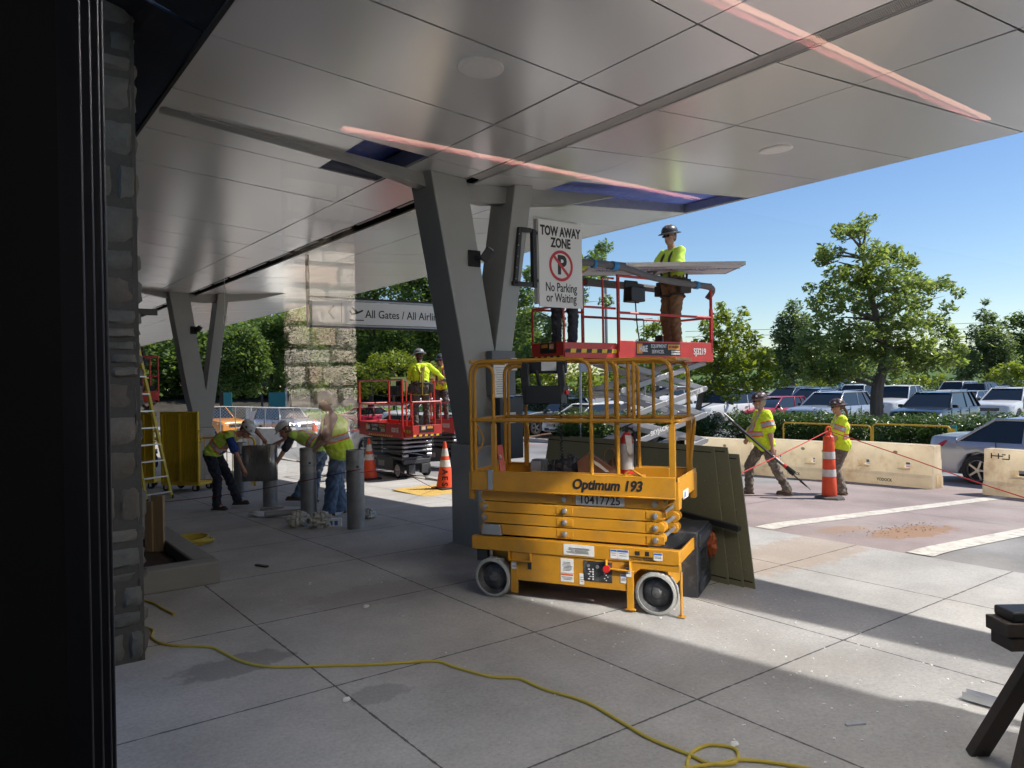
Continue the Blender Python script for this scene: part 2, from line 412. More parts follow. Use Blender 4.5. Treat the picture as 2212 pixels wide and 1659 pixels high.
for (a, c) in ((XI, 3.2), (3.88, X1), (X2+.02, 5.82)): back(a, c, yA, yB)
for (a, c) in ((3.2, 3.88), (5.82, XO)):
    back(a, c, yA, hy0); back(a, c, hy1, yB)
b.obj('soffit_backing', M_BLACK, can, smooth=0)
M_MEMB = mat('blue_membrane', (.11, .17, .60), .55, var=.2, vs=7, dirt=(.4, .45, .6), ds=9, damt=.5)
b = MB(); b.box((3.53, 7.14, zc(3.5)+.20), (.72, 1.3, .01)); b.obj('membrane', M_MEMB, can, smooth=0)
b = MB(); b.box((7.5, 7.14, zc(7.5)+.14), (3.5, 1.3, .012), R=Matrix.Rotation(-math.atan(.0725), 3, 'Y')); b.obj('membrane', M_MEMB, can, smooth=0)
M_GALV = mat('galvanised_steel', (.42, .43, .45), .42, metal=.7, var=.12, vs=14)
b = MB()
for y in (6.58, 7.71):
    b.beam((3.19, y, zc(3.19)+.1), (3.885, y, zc(3.885)+.1), .02, .18)
for x in (3.19, 3.88): b.beam((x, 6.58, zc(x)+.1), (x, 7.71, zc(x)+.1), .02, .18)
b.obj('hatch_frame', M_GALV, can, smooth=0)
b = MB()
for y in (6.58, 7.71): b.beam((5.8, y, zc(5.8)+.07), (9.12, y, zc(9.12)+.07), .025, .13)
b.beam((9.1, 6.6, zc(9.1)+.06), (9.1, 7.7, zc(9.1)+.06), .03, .12); b.beam((5.82, 6.6, zc(5.82)+.1), (5.82, 7.7, zc(5.82)+.1), .03, .18)
for x in (6.6, 7.4, 8.2): b.beam((x, 6.6, zc(x)+.2), (x, 7.7, zc(x)+.2), .05, .04)
b.obj('opening_frame', M_GALV, can, smooth=0)
for k in range(13, len(YL), 2):
    y = YL[k]
    for (a, c) in ((XI, X1), (X2+.02, XO)):
        b = MB(); q = [(a, y-.012, zc(a)-.002), (c, y-.012, zc(c)-.002), (c, y+.012, zc(c)-.002), (a, y+.012, zc(a)-.002)]
        if abs(YL[k]-4.295) < .05 or k > 21 and k % 4 == 3: b.add(q+[(x, yy, z+.01) for x, yy, z in q], [(0, 1, 2, 3), (7, 6, 5, 4), (0, 4, 5, 1), (1, 5, 6, 2), (2, 6, 7, 3), (3, 7, 4, 0)])
b.obj('reveal_strip', M_REVEAL, can, smooth=0)
# drain grate along the fold near the camera, open light slot beyond the column
M_GRATE = mat('grate_metal', (.6, .59, .57), .5, metal=.4)
b = MB(); y = 0.9
while y < 6.85:
    b.box((X1+.085, y, ZF+.006), (.17, .008, .012), R=Matrix.Rotation(.25, 3, 'Z')); y += .0125
for x in (X1+.006, X2-.006): b.box((x, 3.9, ZF+.004), (.012, 6.0, .02))
b.obj('drain_grate', M_GRATE, can, smooth=0)
b = MB(); b.box((X1+.085, 3.9, ZF+.05), (.2, 6.2, .01)); b.box((X1+.085, 31, ZF+.16), (.2, 47.5, .01))
for x in (X1-.004, X2+.014): b.box((x, 31, ZF+.08), (.012, 47.5, .17))
b.obj('slot_lining', M_BLACK, can, smooth=0)
b = MB(); yy = 7.6
while yy < 54:
    b.box((X1+.075, yy+.55, ZF+.05), (.07, 1.0, .05)); yy += 1.22
b.obj('slot_lamp_housing', mat('lamp_housing', (.3, .29, .28), .4, metal=.5), can, smooth=0)
b = MB(); b.box((X2+.03, 31, ZF-.01), (.03, 47.5, .03)); b.obj('slot_flange', M_REVEAL, can, smooth=0)
b = MB()
yb = [(yA, yB)]
b.beam((XO+.01, yA, zc(XO)+.17), (XO+.01, yB, zc(XO)+.17), .02, .34); b.obj('fascia', M_TRIM, can, smooth=0)
b = MB(); b.add([(XI, yA, 4.95), (XO+.02, yA, 4.85), (XO+.02, yB, 4.85), (XI, yB, 4.95)], [(0, 1, 2, 3)])
b.obj('roof_deck', mat('roof_membrane', (.5, .5, .5), .8), can, smooth=0)
b = MB(); b.beam((XI-.005, yA, zc(XI)+.0), (XI-.005, yB, zc(XI)+.0), .03, .05); b.obj('inner_edge_trim', M_BLACK, can, smooth=0)
M_WHT = mat('white_enamel', (.9, .89, .86), .5)
for (x, y) in ((3.17, 4.587), (6.99, 4.675)):
    d = MB(); sl = (-.07 if x < X1 else .0725)
    T = Matrix.Translation((x, y, zc(x)-.012)) @ Matrix.Rotation(-math.atan(sl), 4, 'Y')
    d.lathe([(.0, -.004), (.135, -.004), (.138, -.0), (.168, -.002), (.172, .004), (.172, .014)], 40, 0, T)
    d.obj('downlight', M_WHT, can)

# dark sloped soffit between the canopy and the wall, wall and stone pier
M_DARK = mat('bronze_cladding', (.018, .02, .026), .22, metal=.3, spec=.4)
b = MB()
y = yA
while y < 54:
    q = [(XI-.02, y+.008, zc(XI)), (.2, y+.008, zc(XI)+.42), (.2, y+2.25, zc(XI)+.42), (XI-.02, y+2.25, zc(XI))]
    b.add(q+[(a, c, z+.02) for a, c, z in q], [(0, 3, 2, 1), (4, 5, 6, 7), (0, 1, 5, 4), (1, 2, 6, 5), (2, 3, 7, 6), (3, 0, 4, 7)]); y += 2.28
tag(b.obj('dark_soffit', M_DARK, smooth=0), 'dark bronze sloping soffit panels above the stone pier', 'soffit')
b = MB(); b.box((.7, 31, 2.45), (.3, 49.4, 4.9)); tag(b.obj('terminal_wall', M_DARK, smooth=0), 'dark terminal wall running on behind the rough stone pier', 'wall')
def stonework(b, x0, x1, y0, y1, z0, z1, rn, face='y-'):
    z = z0
    while z < z1-.02:
        h = rn.choice((.09, .13, .18, .24, .3)); h = min(h, z1-z)
        for fc in ('y-', 'x+', 'x-'):
            a0, a1 = (x0, x1) if fc == 'y-' else (y0, y1)
            a = a0
            while a < a1-.01:
                w = min(rn.uniform(.14, .48), a1-a)
                if a1-a-w < .08: w = a1-a
                n, mz = 5, 4; vs = []; fs = []; base = rn.uniform(.0, .03); tilt = rn.uniform(-.02, .02)
                for j in range(mz+1):
                    for i in range(n+1):
                        u, v = i/n, j/mz; e = min(u, 1-u, v, 1-v)
                        out = -.035 if e == 0 else base+tilt*(u-.5)+rn.uniform(-.009, .012)
                        aa = a+.006+(w-.012)*u+(rn.uniform(-.006, .006)); zz = z+.005+(h-.01)*v+rn.uniform(-.005, .005)
                        if fc == 'y-': vs.append((aa, y0-out, zz))
                        elif fc == 'x+': vs.append((x1+out, aa, zz))
                        else: vs.append((x0-out, aa, zz))
                for j in range(mz):
                    for i in range(n): q = j*(n+1)+i; fs.append((q, q+1, q+n+2, q+n+1))
                b.add(vs, fs, rn.choice((0, 0, 1, 2))); a += w
        z += h
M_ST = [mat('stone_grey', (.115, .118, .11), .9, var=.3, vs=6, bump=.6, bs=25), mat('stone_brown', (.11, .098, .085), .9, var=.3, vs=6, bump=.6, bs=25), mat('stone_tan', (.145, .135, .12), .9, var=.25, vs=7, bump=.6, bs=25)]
M_MORT = mat('mortar', (.07, .068, .063), .95, var=.2, vs=30)
pier = thing('stone_pier', 'rough grey fieldstone pier standing beside the black window frame', 'stone pier', (0, 0, 0))
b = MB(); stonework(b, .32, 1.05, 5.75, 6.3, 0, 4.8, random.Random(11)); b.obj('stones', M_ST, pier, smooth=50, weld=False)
b = MB(); b.box((.685, 6.03, 2.4), (.72, .54, 4.8)); b.obj('mortar_core', M_MORT, pier, smooth=0)

# ------------------------------------------------------------------ V columns
M_COL = mat('column_paint', (.30, .30, .285), .38, metal=.15, var=.06, vs=2.5, dirt=(.38, .37, .35), ds=3, damt=.18)
M_BASE = mat('column_base_concrete', (.40, .39, .365), .8, var=.1, vs=3)
def column(y0, zn, zg, label, sign=False):
    t = thing('branched_column', label, 'column', (4.85, y0+.23, zg))
    T = Matrix.Translation((-4.85, -y0-.23, -zg))
    zp = zg+1.2; y1 = y0+.46
    b = MB(); b.M = T
    def xl(z): return 4.64-.17*(z-1.2)
    k = (2.25-zn)
    poly = [(4.66, zp), (4.47-.0, zn), (4.105, zc(4.1)), (4.56, zc(4.56)), (4.90, zn), (5.225, zc(5.22)), (5.49, zc(5.49)), (5.145, zn), (5.02, zp)]
    b.prism(poly, y0, y1, 'y'); b.obj('shaft', M_COL, t, smooth=30, bevel=.012)
    b = MB(); b.M = T
    b.box((4.84, y0+.23, zg+.6), (.46, .56, 1.2)); b.obj('plinth', M_BASE, t, smooth=30, bevel=.015)
    b = MB(); b.M = T; b.box((4.84, y0+.23, zg+.02), (.72, .8, .08), taper=.7); b.obj('grout_collar', M_BASE, t)
    for (pts) in ([(1.5, zc(1.5)-.005), (3.3, zc(3.3)-.05), (4.16, 4.02), (4.12, zc(4.12)+.01), (3.0, zc(3)+.01)],
                  [(4.5, 4.0), (4.62, 3.965), (4.95, 3.95), (5.25, 3.99), (5.22, zc(5.22)+.01), (4.72, zc(4.72)+.01), (4.56, zc(4.56)+.01)],
                  [(5.46, 4.0), (6.2, 4.1), (7.0, zc(7.0)), (6.0, zc(6)+.01), (5.46, zc(5.46)+.01)]):
        b = MB(); b.M = T; b.prism(pts, y0+.15, y0+.31, 'y'); b.obj('beam', M_COL, t, smooth=0)
    for dx in ((-.12,) if not sign else (-.12,)):
        zl = 3.27; xx = 4.84+.0
        b = MB(); b.M = T
        b.box((4.72-.08, y0-.008, zl), (.16, .016, .18)); b.obj('lamp_plate', M_BLACK, t, bevel=.004)
        b = MB(); b.M = T
        b.beam((4.66, y0-.01, zl+.01), (4.72, y0-.11, zl-.0), .05, .05); b.beam((4.69, y0-.10, zl-.035), (4.76, y0-.15, zl+.085), .1, .1)
        h = b.obj('spotlight', mat('lamp_black', (.03, .03, .032), .45), t, bevel=.012)
        b = MB(); b.M = T; b.cyl((4.763, y0-.153, zl+.092), (4.766, y0-.155, zl+.097), .034, n=14); b.obj('lens', M_WHT, h)
    return t
col1 = column(6.91, 2.25, 0, 'grey branched steel column on a square concrete plinth behind the yellow scissor lift')
col2 = column(19.0, 1.84, -.28, 'grey branched steel column farther off behind the yellow slatted cart')

# electrical cabinets on the near column base
M_CAB = mat('cabinet_grey', (.13, .145, .16), .5, var=.06)
M_PAPER = mat('paper_label', (.72, .72, .7), .6, var=.12, vs=25)
# ------------------------------------------------------------------ lobby the photograph is taken from
M_NAVY = mat('lobby_navy', (.003, .006, .011), .7)
M_FRAME = mat('frame_metal', (.018, .022, .035), .4, metal=.3)
room = thing('lobby', 'dark navy interior wall beside the window', 'interior wall', (0, 0, 0))
b = MB(); b.box((-1.9, 1.15, 2), (4.02, .1, 4)); b.obj('side_wall', M_NAVY, room, smooth=0)
b = MB(); b.box((2.2, -9, 2), (12.4, .1, 4)); b.box((-3.95, -4, 2), (.1, 10, 4)); b.box((8.3, -4, 2), (.1, 9.9, 4)); b.obj('back_wall', mat('lobby_wall', (.04, .04, .045), .8), room, smooth=0)
b = MB(); b.box((2.2, -3.95, 3.95), (12.4, 10.2, .08)); b.obj('lobby_ceiling', mat('lobby_ceiling', (.035, .035, .038), .9), room, smooth=0)
b = MB(); b.box((2.2, -3.95, -.06), (12.4, 10.2, .1)); b.obj('lobby_floor', mat('lobby_floor', (.05, .05, .05), .4), room, smooth=0)
M_LED = mat('led_strip', (.9, .6, .5), .5, emit=(1.0, .93, .86), es=16.0)
M_FILLBAR = mat('fill_bar_white', (.9, .85, .8), .5, emit=(1.0, .95, .88), es=135.0)  # for the added fourth bar that brightens the plaza through the glass
for i, (y, xa, xb) in enumerate(((-.05, 2.6, 6.45), (-2.96, 2.42, 6.6), (-6.05, 2.5, 6.6), (.95, 2.2, 4.4))):
    t = thing('strip_light', ['pink glowing ceiling strip light second from the window glass', 'pink glowing ceiling strip light in the middle of the lobby', 'pink glowing ceiling strip light deepest inside the lobby', 'added white ceiling light bar hugging the window glass to brighten the plaza'][i], 'strip light', ((xa+xb)/2, y, 3.88), 0, 'strip lights on the lobby ceiling')
    b = MB(); b.box((0, 0, .01), (xb-xa+.04, .07, .03)); b.obj('housing', M_BLACK, t, smooth=0)
    b = MB(); b.box((0, 0, -.012), (xb-xa, .03, .015)); b.obj('diffuser', M_FILLBAR if i == 3 else M_LED, t, smooth=0)
win = thing('lobby_window', 'black window frame of the lobby with a clear lower pane and a glossy upper pane', 'window', (0, 1.2, 0))
b = MB(); b.box((.117, -.02, 2), (.05, .1, 4)); b.box((.1505, 0, 2), (.016, .07, 4)); b.box((.165, .01, 2), (.013, .05, 4)); b.box((.1755, .02, 2), (.008, .035, 4)); b.obj('frame', M_FRAME, win, bevel=.003)
b = MB(); b.box((4.2, .03, 3.93), (8.05, .08, .08)); b.obj('head_rail', M_FRAME, win, smooth=0)
clear = bpy.data.materials.new('clear_glass'); clear.use_nodes = True; nt = clear.node_tree; nt.nodes.remove(nt.nodes['Principled BSDF'])
tb = nt.nodes.new('ShaderNodeBsdfTransparent'); tb.inputs[0].default_value = (.97, .97, .97, 1); nt.links.new(tb.outputs[0], nt.nodes['Material Output'].inputs[0])
refl = []
for nm, c, f in (('coated_glass', (1, .55, .44, 1), .011), ('coated_glass_inner', (1, .30, .30, 1), .007)):
    m = bpy.data.materials.new(nm); m.use_nodes = True; nt = m.node_tree; nt.nodes.remove(nt.nodes['Principled BSDF'])
    a = nt.nodes.new('ShaderNodeBsdfTransparent'); g = nt.nodes.new('ShaderNodeBsdfGlossy'); g.inputs['Roughness'].default_value = 0.0; g.inputs['Color'].default_value = c
    x = nt.nodes.new('ShaderNodeMixShader'); x.inputs[0].default_value = f; nt.links.new(a.outputs[0], x.inputs[1]); nt.links.new(g.outputs[0], x.inputs[2]); nt.links.new(x.outputs[0], nt.nodes['Material Output'].inputs[0]); refl.append(m)
SX0, SX1, SZ0 = .432, .558, 1.755
b = MB(); b.add([(.18, 0, .02), (SX0, 0, .02), (SX0, 0, 2.33), (.18, 0, 2.33), (SX1, 0, .02), (8.2, 0, .02), (8.2, 0, 2.33), (SX1, 0, 2.33), (SX0, 0, SZ0), (SX1, 0, SZ0)], [(0, 1, 2, 3), (4, 5, 6, 7), (1, 4, 9, 8)]); b.obj('lower_pane', clear, win, smooth=0)
mS = refl[0].copy(); mS.name = 'mirror_patch_glass'; mS.node_tree.nodes['Mix Shader'].inputs[0].default_value = .095; mS.node_tree.nodes['Glossy BSDF'].inputs['Color'].default_value = (1, .96, .92, 1)
b = MB(); b.add([(SX0, 0, SZ0), (SX1, 0, SZ0), (SX1, 0, 2.33), (SX0, 0, 2.33)], [(0, 1, 2, 3)]); b.obj('mirror_patch', mS, win, smooth=0)  # added reflective patch, sized to catch the pier's reflection from the camera
b = MB(); b.add([(.18, 0, 2.33), (8.2, 0, 2.33), (8.2, 0, 3.9), (.18, 0, 3.9)], [(0, 1, 2, 3)]); b.obj('upper_pane', refl[0], win, smooth=0)
b = MB(); b.add([(.18, .03, 2.33), (8.2, .03, 2.33), (8.2, .03, 3.9), (.18, .03, 3.9)], [(0, 1, 2, 3)]); b.obj('upper_pane', refl[1], win, smooth=0)

lp = thing('lobby_pier', 'fieldstone pier inside the lobby mirrored in the added glossy patch of the window', 'stone pier', (0, 0, 0))
b = MB(); rn2 = random.Random(23)
def stone_face(b, x0, x1, yf, z0, z1, rn):
    z = z0
    while z < z1-.02:
        h = min(rn.choice((.08, .14, .2, .26, .3)), z1-z); a = x0
        while a < x1-.01:
            w = min(rn.uniform(.14, .56), x1-a); w = x1-a if x1-a-w < .1 else w
            n, mz = 8, 6; vs = []; fs = []; base = rn.uniform(.0, .035)
            for j in range(mz+1):
                for i in range(n+1):
                    u, v = i/n, j/mz; e = min(u, 1-u, v, 1-v); out = -.028 if e == 0 else base+rn.uniform(-.018, .022)
                    vs.append((a+.006+(w-.012)*u, yf+out, z+.006+(h-.012)*v))
            for j in range(mz):
                for i in range(n): q = j*(n+1)+i; fs.append((q, q+n+1, q+n+2, q+1))
            b.add(vs, fs, rn.choice((0, 1, 2))); a += w
        z += h
stone_face(b, 2.26, 2.95, -3.9, .6, 3.7, rn2)
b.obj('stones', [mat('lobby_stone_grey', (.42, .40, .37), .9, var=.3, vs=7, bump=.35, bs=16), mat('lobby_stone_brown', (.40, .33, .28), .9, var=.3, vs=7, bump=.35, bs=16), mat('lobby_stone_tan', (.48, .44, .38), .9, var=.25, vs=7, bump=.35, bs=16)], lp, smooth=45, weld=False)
b = MB(); b.box((2.605, -4.17, 2.0), (.66, .5, 3.9)); b.obj('mortar_core', M_MORT, lp, smooth=0)

ws_data = bpy.data.lights.new('added_pier_spot', 'SPOT'); ws_data.energy = 1100; ws_data.spot_size = math.radians(31); ws_data.spot_blend = .12; ws_data.shadow_soft_size = .04; ws_data.color = (1, .95, .88)
ws = bpy.data.objects.new('added_pier_spot', ws_data); COL.objects.link(ws); ws.location = (3.2, -1.7, 3.75)   # added spot, no lobby fixture: brightens the pier so its reflection shows
ws.rotation_euler = (Vector(ws.location)-Vector((2.78, -3.9, 2.42))).to_track_quat('Z', 'Y').to_euler()
# ------------------------------------------------------------------ yellow scissor lift
M_YEL = mat('lift_yellow', (.53, .24, .010), .45, var=.12, vs=6, dirt=(.34, .19, .05), ds=4, damt=.6, coat=.12, chips=(.16, .13, .10))
M_YELR = mat('rail_yellow', (.43, .20, .011), .42, var=.08, vs=9)
M_DK = mat('machine_black', (.02, .02, .022), .5)
M_TYRE = mat('grey_tyre', (.33, .33, .31), .85, var=.12, vs=12)
M_RUB = mat('rubber_black', (.022, .022, .022), .8)
M_RIM = mat('dusty_rim', (.055, .055, .058), .6, var=.4, vs=9, dirt=(.2, .2, .2), ds=9, damt=.5)
M_STEEL = mat('steel', (.38, .38, .39), .38, metal=.75, var=.12, vs=10)
M_RED = mat('stop_red', (.6, .02, .02), .4)
M_WHITE = mat('sticker_white', (.72, .72, .70), .5, var=.08, vs=30)
M_BLUE = mat('sticker_blue', (.03, .12, .45), .5)
M_INK = mat('ink_black', (.015, .015, .016), .5)
M_ORG = mat('sticker_orange', (.75, .28, .03), .5)
YL_LOC, YL_RZ = (4.475, 4.985, 0.004), math.atan2(-.875, .484)
yl = thing('scissor_lift', 'yellow scissor lift parked folded down beside the grey column', 'scissor lift', YL_LOC, YL_RZ)
FRONT = lambda x, z, y: basis((x, y, z), (1, 0, 0), (0, 0, 1))
b = MB()
b.box((0, .02, .27), (1.6, .5, .24)); b.box((-.02, -.345, .295), (1.06, .05, .25))
b.box((-.02, .345, .295), (1.06, .05, .25))
for s in (-1, 1):
    y = -.345 if s < 0 else .345
    b.prism([(y-.035*1, .415), (y+.035, .415), (y+.035, .428), (y-.02, .428), (y-.02, .518), (y+.035, .518), (y+.035, .532), (y-.035, .532)], -.93, .92, 'x')
for x0 in (-.56, .32):
    b.box((x0+.1, -.375, .345), (.21, .06, .012)); b.box((x0, -.375, .38), (.012, .06, .08)); b.box((x0+.2, -.375, .38), (.012, .06, .08))
b.box((.515, -.372, .18), (.06, .012, .32)); b.box((.93, -.372, .19), (.018, .03, .36)); b.box((.93, -.365, .012), (.06, .06, .012)); b.box((.515, -.37, .025), (.09, .04, .012))
b.box((-.52, -.372, .2), (.07, .012, .28)); b.prism([(.46, .42), (.92, .42), (.92, .36), (.84, .36), (.6, .36), (.53, .3), (.46, .3)], -.37, -.30, 'y')
b.box((-.92, 0, .47), (.02, .7, .1)); b.box((.91, 0, .47), (.02, .7, .1))
b.obj('chassis', M_YEL, yl, bevel=.006)
b = MB(); b.box((-.72, 0, .47), (.03, .6, .1)); b.box((0, 0, .41), (1.7, .6, .02)); b.box((-.84, -.33, .36), (.1, .06, .1)); b.obj('underframe', M_DK, yl, bevel=.005)
for (x, y) in ((-.73, -.33), (.725, -.33), (-.73, .33), (.725, .33)):
    s = -1 if y < 0 else 1
    Mw = Matrix.Translation((x, y, .172)) @ Matrix.Rotation(math.radians(90)*(1 if s < 0 else -1), 4, 'X')
    b = MB(); b.lathe([(.0, -.05), (.14, -.05), (.165, -.045), (.172, -.03), (.172, .035), (.165, .05), (.145, .056), (.142, .05)], 40, 0, Mw, cap=False)
    for k in range(30):
        a = 2*math.pi*k/30
        b.M = Mw; b.box((.171*math.cos(a), .171*math.sin(a), 0), (.006, .022, .075), R=Matrix.Rotation(a, 3, 'Z')@Matrix.Rotation(.35*(1 if k % 2 else -1), 3, 'X')); b.M = None
    w = b.obj('wheel', M_TYRE, yl, smooth=40)
    b = MB(); b.lathe([(.142, .05), (.132, .0), (.118, -.02), (.1, .0), (.05, .012), (.036, .03), (.022, .034), (0, .034)], 36, 0, Mw, cap=False); b.obj('rim', M_RIM, w)
# scissor stack
b = MB()
def arm(x0, x1, z, h, y, t):
    n = 6; pts = [(x0+h/2-h/2*math.sin(a), z+h/2*math.cos(a)) for a in [math.pi*k/n for k in range(n+1)]]
    pts += [(x1-h/2+h/2*math.sin(a), z-h/2*math.cos(a)) for a in [math.pi*k/n for k in range(n+1)]]
    b.prism(pts, y-t/2, y+t/2, 'y')
for k in range(4):
    z = .595+.098*k
    for y, t in ((-.305, .05), (-.235, .04), (.235, .04), (.305, .05)):
        arm(-.87+.012*(k % 2), .79+.01*(k % 2), z, .09, y, t)
for k in range(4):
    for x in (-.06, .72): b.box((x, -.3315, .595+.098*k), (.15, .006, .062))
n_arm = len(b.f)
for k in range(4):
    z = .595+.098*k
    for x in (-.815, -.06, .72):
        if k == 3 and x < -.5: continue
        b.cyl((x, -.345, z), (x, -.2, z), .024, n=16, mi=1); b.cyl((x, -.355, z), (x, -.345, z), .015, n=8, mi=1)
    for x in (-.8, .75): b.cyl((x, -.3, z), (x, .3, z), .018, n=10, mi=1)
b.obj('scissor_arms', [M_YEL, M_STEEL], yl, bevel=.006)
# platform
b = MB()
b.box((-.02, 0, .955), (1.84, .74, .03)); 
for y in (-.378, .378):
    b.box((-.01, y, 1.025), (1.82, .012, .17)); b.box((-.01, y+(.008 if y < 0 else -.008), 1.108), (1.82, .03, .01))
    b.box((-.01, y, .945), (1.82, .03, .012))
b.box((.915, 0, 1.02), (.012, .74, .18)); b.box((-.925, 0, 1.04), (.012, .74, .15))
b.box((.905, -.33, .965), (.04, .1, .22)); b.box((.905, .33, .965), (.04, .1, .22))
pl = b.obj('platform', M_YEL, yl, bevel=.004)
b = MB(); b.box((.15, -.35, 1.115), (1.0, .04, .02)); b.box((.1, .3, 1.06), (1.2, .02, .1)); b.obj('extension_rail', M_YELR, yl, bevel=.004)
b = MB()
for s in (-1, 1):
    y = .36*s; yi = .335*s
    b.tube(bend([(-.925, y, .87), (-.925, y, 2.08), (.2, y, 2.08), (.2, y, 1.1)], .13), .0175, 8)
    b.tube(bend([(-.885, y, 1.1), (-.885, y, 2.045), (-.70, y, 2.045), (-.70, y, 1.1)], .12), .016, 8)
    b.tube(bend([(.33, yi, 2.06), (.87, yi, 2.06), (.87, yi, 1.05)], .13), .0185, 8)
    b.tube(bend([(.06, yi, 2.06), (.42, yi, 2.06), (.42, yi, 1.1)], .1), .017, 8)
    b.tube([(.33, yi, 2.07), (.33, yi, 1.56)], .018, 8); b.tube([(.56, yi, 2.06), (.56, yi, 1.56)], .015, 8)
    b.tube([(-.92, y, 1.56), (.87, y, 1.56)], .0175, 8)
    b.box((-.925, y, .98), (.045, .03, .24)); b.box((.87, yi, 1.3), (.045, .04, .55)); b.box((-.7, y, 1.3), (.04, .03, .45))
b.tube(bend([(.87, -.335, 1.56), (.93, -.335, 1.56), (.93, -.2, 1.56), (.93, .3, 1.56), (.87, .335, 1.1)], .08), .016, 8)
b.box((.87, 0, 2.063), (.075, .67, .022)); b.tube([(-.925, -.36, 1.56), (-.925, .36, 1.56)], .016, 8); b.tube([(-.925, -.36, 2.08), (-.925, .36, 2.08)], .017, 8)
b.tube(bend([(-.88, -.34, 1.52), (-.84, -.3, 1.42), (-.83, -.3, 1.36), (-.88, -.34, 1.27)], .03), .009, 6)
b.tube(bend([(-.70, .34, 1.52), (-.65, .3, 1.42), (-.65, .3, 1.36), (-.7, .34, 1.27)], .03), .009, 6)
b.obj('guard_rail', M_YELR, yl, smooth=50)
b = MB(); b.tube(bend([(.46, -.377, 1.105), (.53, -.377, 1.165), (.55, -.377, 1.165), (.65, -.377, 1.105)], .02), .008, 6); b.obj('lashing_loop', M_YELR, yl)
b = MB(); b.box((-.73, -.388, 1.03), (.05, .008, .18)); b.box((-.73, -.37, 1.12), (.06, .05, .012)); b.obj('latch_strap', M_STEEL, yl, bevel=.003)
# control box on the far rail
cb = MB(); cb.box((-.45, .27, 1.77), (.36, .16, .17)); cb.prism([(-.66, 1.68), (-.6, 1.68), (-.6, 2.06), (-.66, 2.09), (-.69, 2.0)], .2, .24, 'y'); cb.prism([(-.3, 1.7), (-.24, 1.85), (-.25, 2.05), (-.31, 2.05)], .2, .24, 'y'); cb.box((-.45, .3, 2.03), (.4, .05, .12)); cb.tube([(-.5, .24, 1.85), (-.52, .2, 2.0)], .018, 8)
cbo = cb.obj('control_box', M_DK, yl, bevel=.012)
b = MB(); b.cyl((-.25, .26, 1.79), (-.225, .25, 1.79), .022, n=14); b.obj('stop_button', M_RED, cbo)
b = MB(); b.box((-.42, .272, 2.04), (.15, .004, .09)); b.obj('warning_label', M_WHITE, cbo)
b = MB(); hx = [(-.28+.012*math.cos(k*.9), .2+.012*math.sin(k*.9), 1.66-.0042*k) for k in range(150)]
b.tube(hx, .0055, 5); b.tube([(-.28, .22, 1.72), (-.28, .2, 1.62)], .009, 6); b.obj('coil_cable', M_DK, yl)
# ground panel, stickers, lettering
b = MB(); b.box((.24, -.3715, .31), (.25, .006, .17)); gp = b.obj('ground_panel', mat('panel_black', (.03, .032, .034), .45, dirt=(.25, .24, .23), ds=9, damt=.6), yl, bevel=.004)
b = MB(); b.cyl((.325, -.374, .345), (.325, -.405, .345), .027, .03, n=18); b.obj('stop_button', M_RED, gp)
b = MB()
for (x, z, r) in ((.16, .355, .012), (.24, .35, .014)): b.cyl((x, -.374, z), (x, -.385, z), r, n=12)
b.obj('key_switch', M_STEEL, gp)
b = MB()
for k in range(5): b.box((.165+.012*(k % 2), -.3755, .325-.02*k), (.018, .002, .008)); b.box((.2, -.3755, .325-.02*k), (.012, .002, .012)); b.box((.3+.014*(k % 3), -.3755, .3-.014*k), (.01, .002, .008))
b.obj('panel_symbols', M_WHITE, gp)
M_WARN = mat('warn_red', (.6, .13, .04), .5)
rs = random.Random(4)
def stk(x, z, w, h, y=-.3715, head=None, lines=4):
    b = MB(); b.box((x, y, z), (w, .003, h)); 
    if head: b.box((x, y-.002, z+h/2-.01), (w*.94, .002, .014), 1)
    for k in range(lines): b.box((x+rs.uniform(-.05, .05)*w, y-.002, z+h/2-.03-(h-.04)*k/max(1, lines)), (w*rs.uniform(.55, .85), .0015, .0035), 2)
    b.obj('sticker', [M_WHITE, M_BLUE if head == 1 else M_WARN, M_INK], yl, smooth=0)
stk(-.03, .335, .115, .12, lines=7); stk(-.03, .235, .115, .07, head=2, lines=3); stk(.1, .235, .04, .09, lines=3); stk(.505, .33, .045, .075, -.3795, 1, 2); stk(.46, .27, .05, .07, head=1, lines=3); stk(-.52, .3, .045, .06, -.3795, None, 2)
stk(.08, .477, .27, .09, -.3815, None, 6); stk(.382, .47, .055, .075, -.3815, 1, 2); stk(.46, .47, .095, .075, -.3815, 1, 2); stk(.75, .475, .07, .06, -.3815, 1, 2); stk(-.71, .585, .08, .04, -.334, 2, 1)
for x, z, w, h in ((.58, .49, .04, .035), (.66, .49, .035, .035), (-.375, .31, .035, .07)):
    b = MB(); b.box((x, -.3795 if z > .4 else -.372, z), (w, .003, h)); b.obj('pictogram', M_INK, yl, smooth=0)
lettering('MAINTENANCE-FREE', .021, M_INK, yl, FRONT(.6, .458, -.3815), depth=.001); lettering('MOTORS', .021, M_INK, yl, FRONT(.575, .44, -.3815), depth=.001)
lettering('ACTIV ENERGY', .021, M_INK, yl, FRONT(.685, .458, -.3815), depth=.001, squeeze=.8); lettering('MANAGEMENT', .021, M_INK, yl, FRONT(.685, .44, -.3815), depth=.001, squeeze=.8)
lettering('Optimum 193', .115, M_INK, yl, FRONT(.33, 1.028, -.3855), bold=.0045, shear=.22, squeeze=.92)
b = MB(); b.box((.255, -.332, .893), (.42, .004, .085)); npl = b.obj('number_plate', mat('plate_grey', (.52, .52, .5), .6, var=.1, vs=20), yl, smooth=0)
lettering('10417725', .098, M_INK, npl, FRONT(.255, .893, -.335), squeeze=.92, bold=.0012)
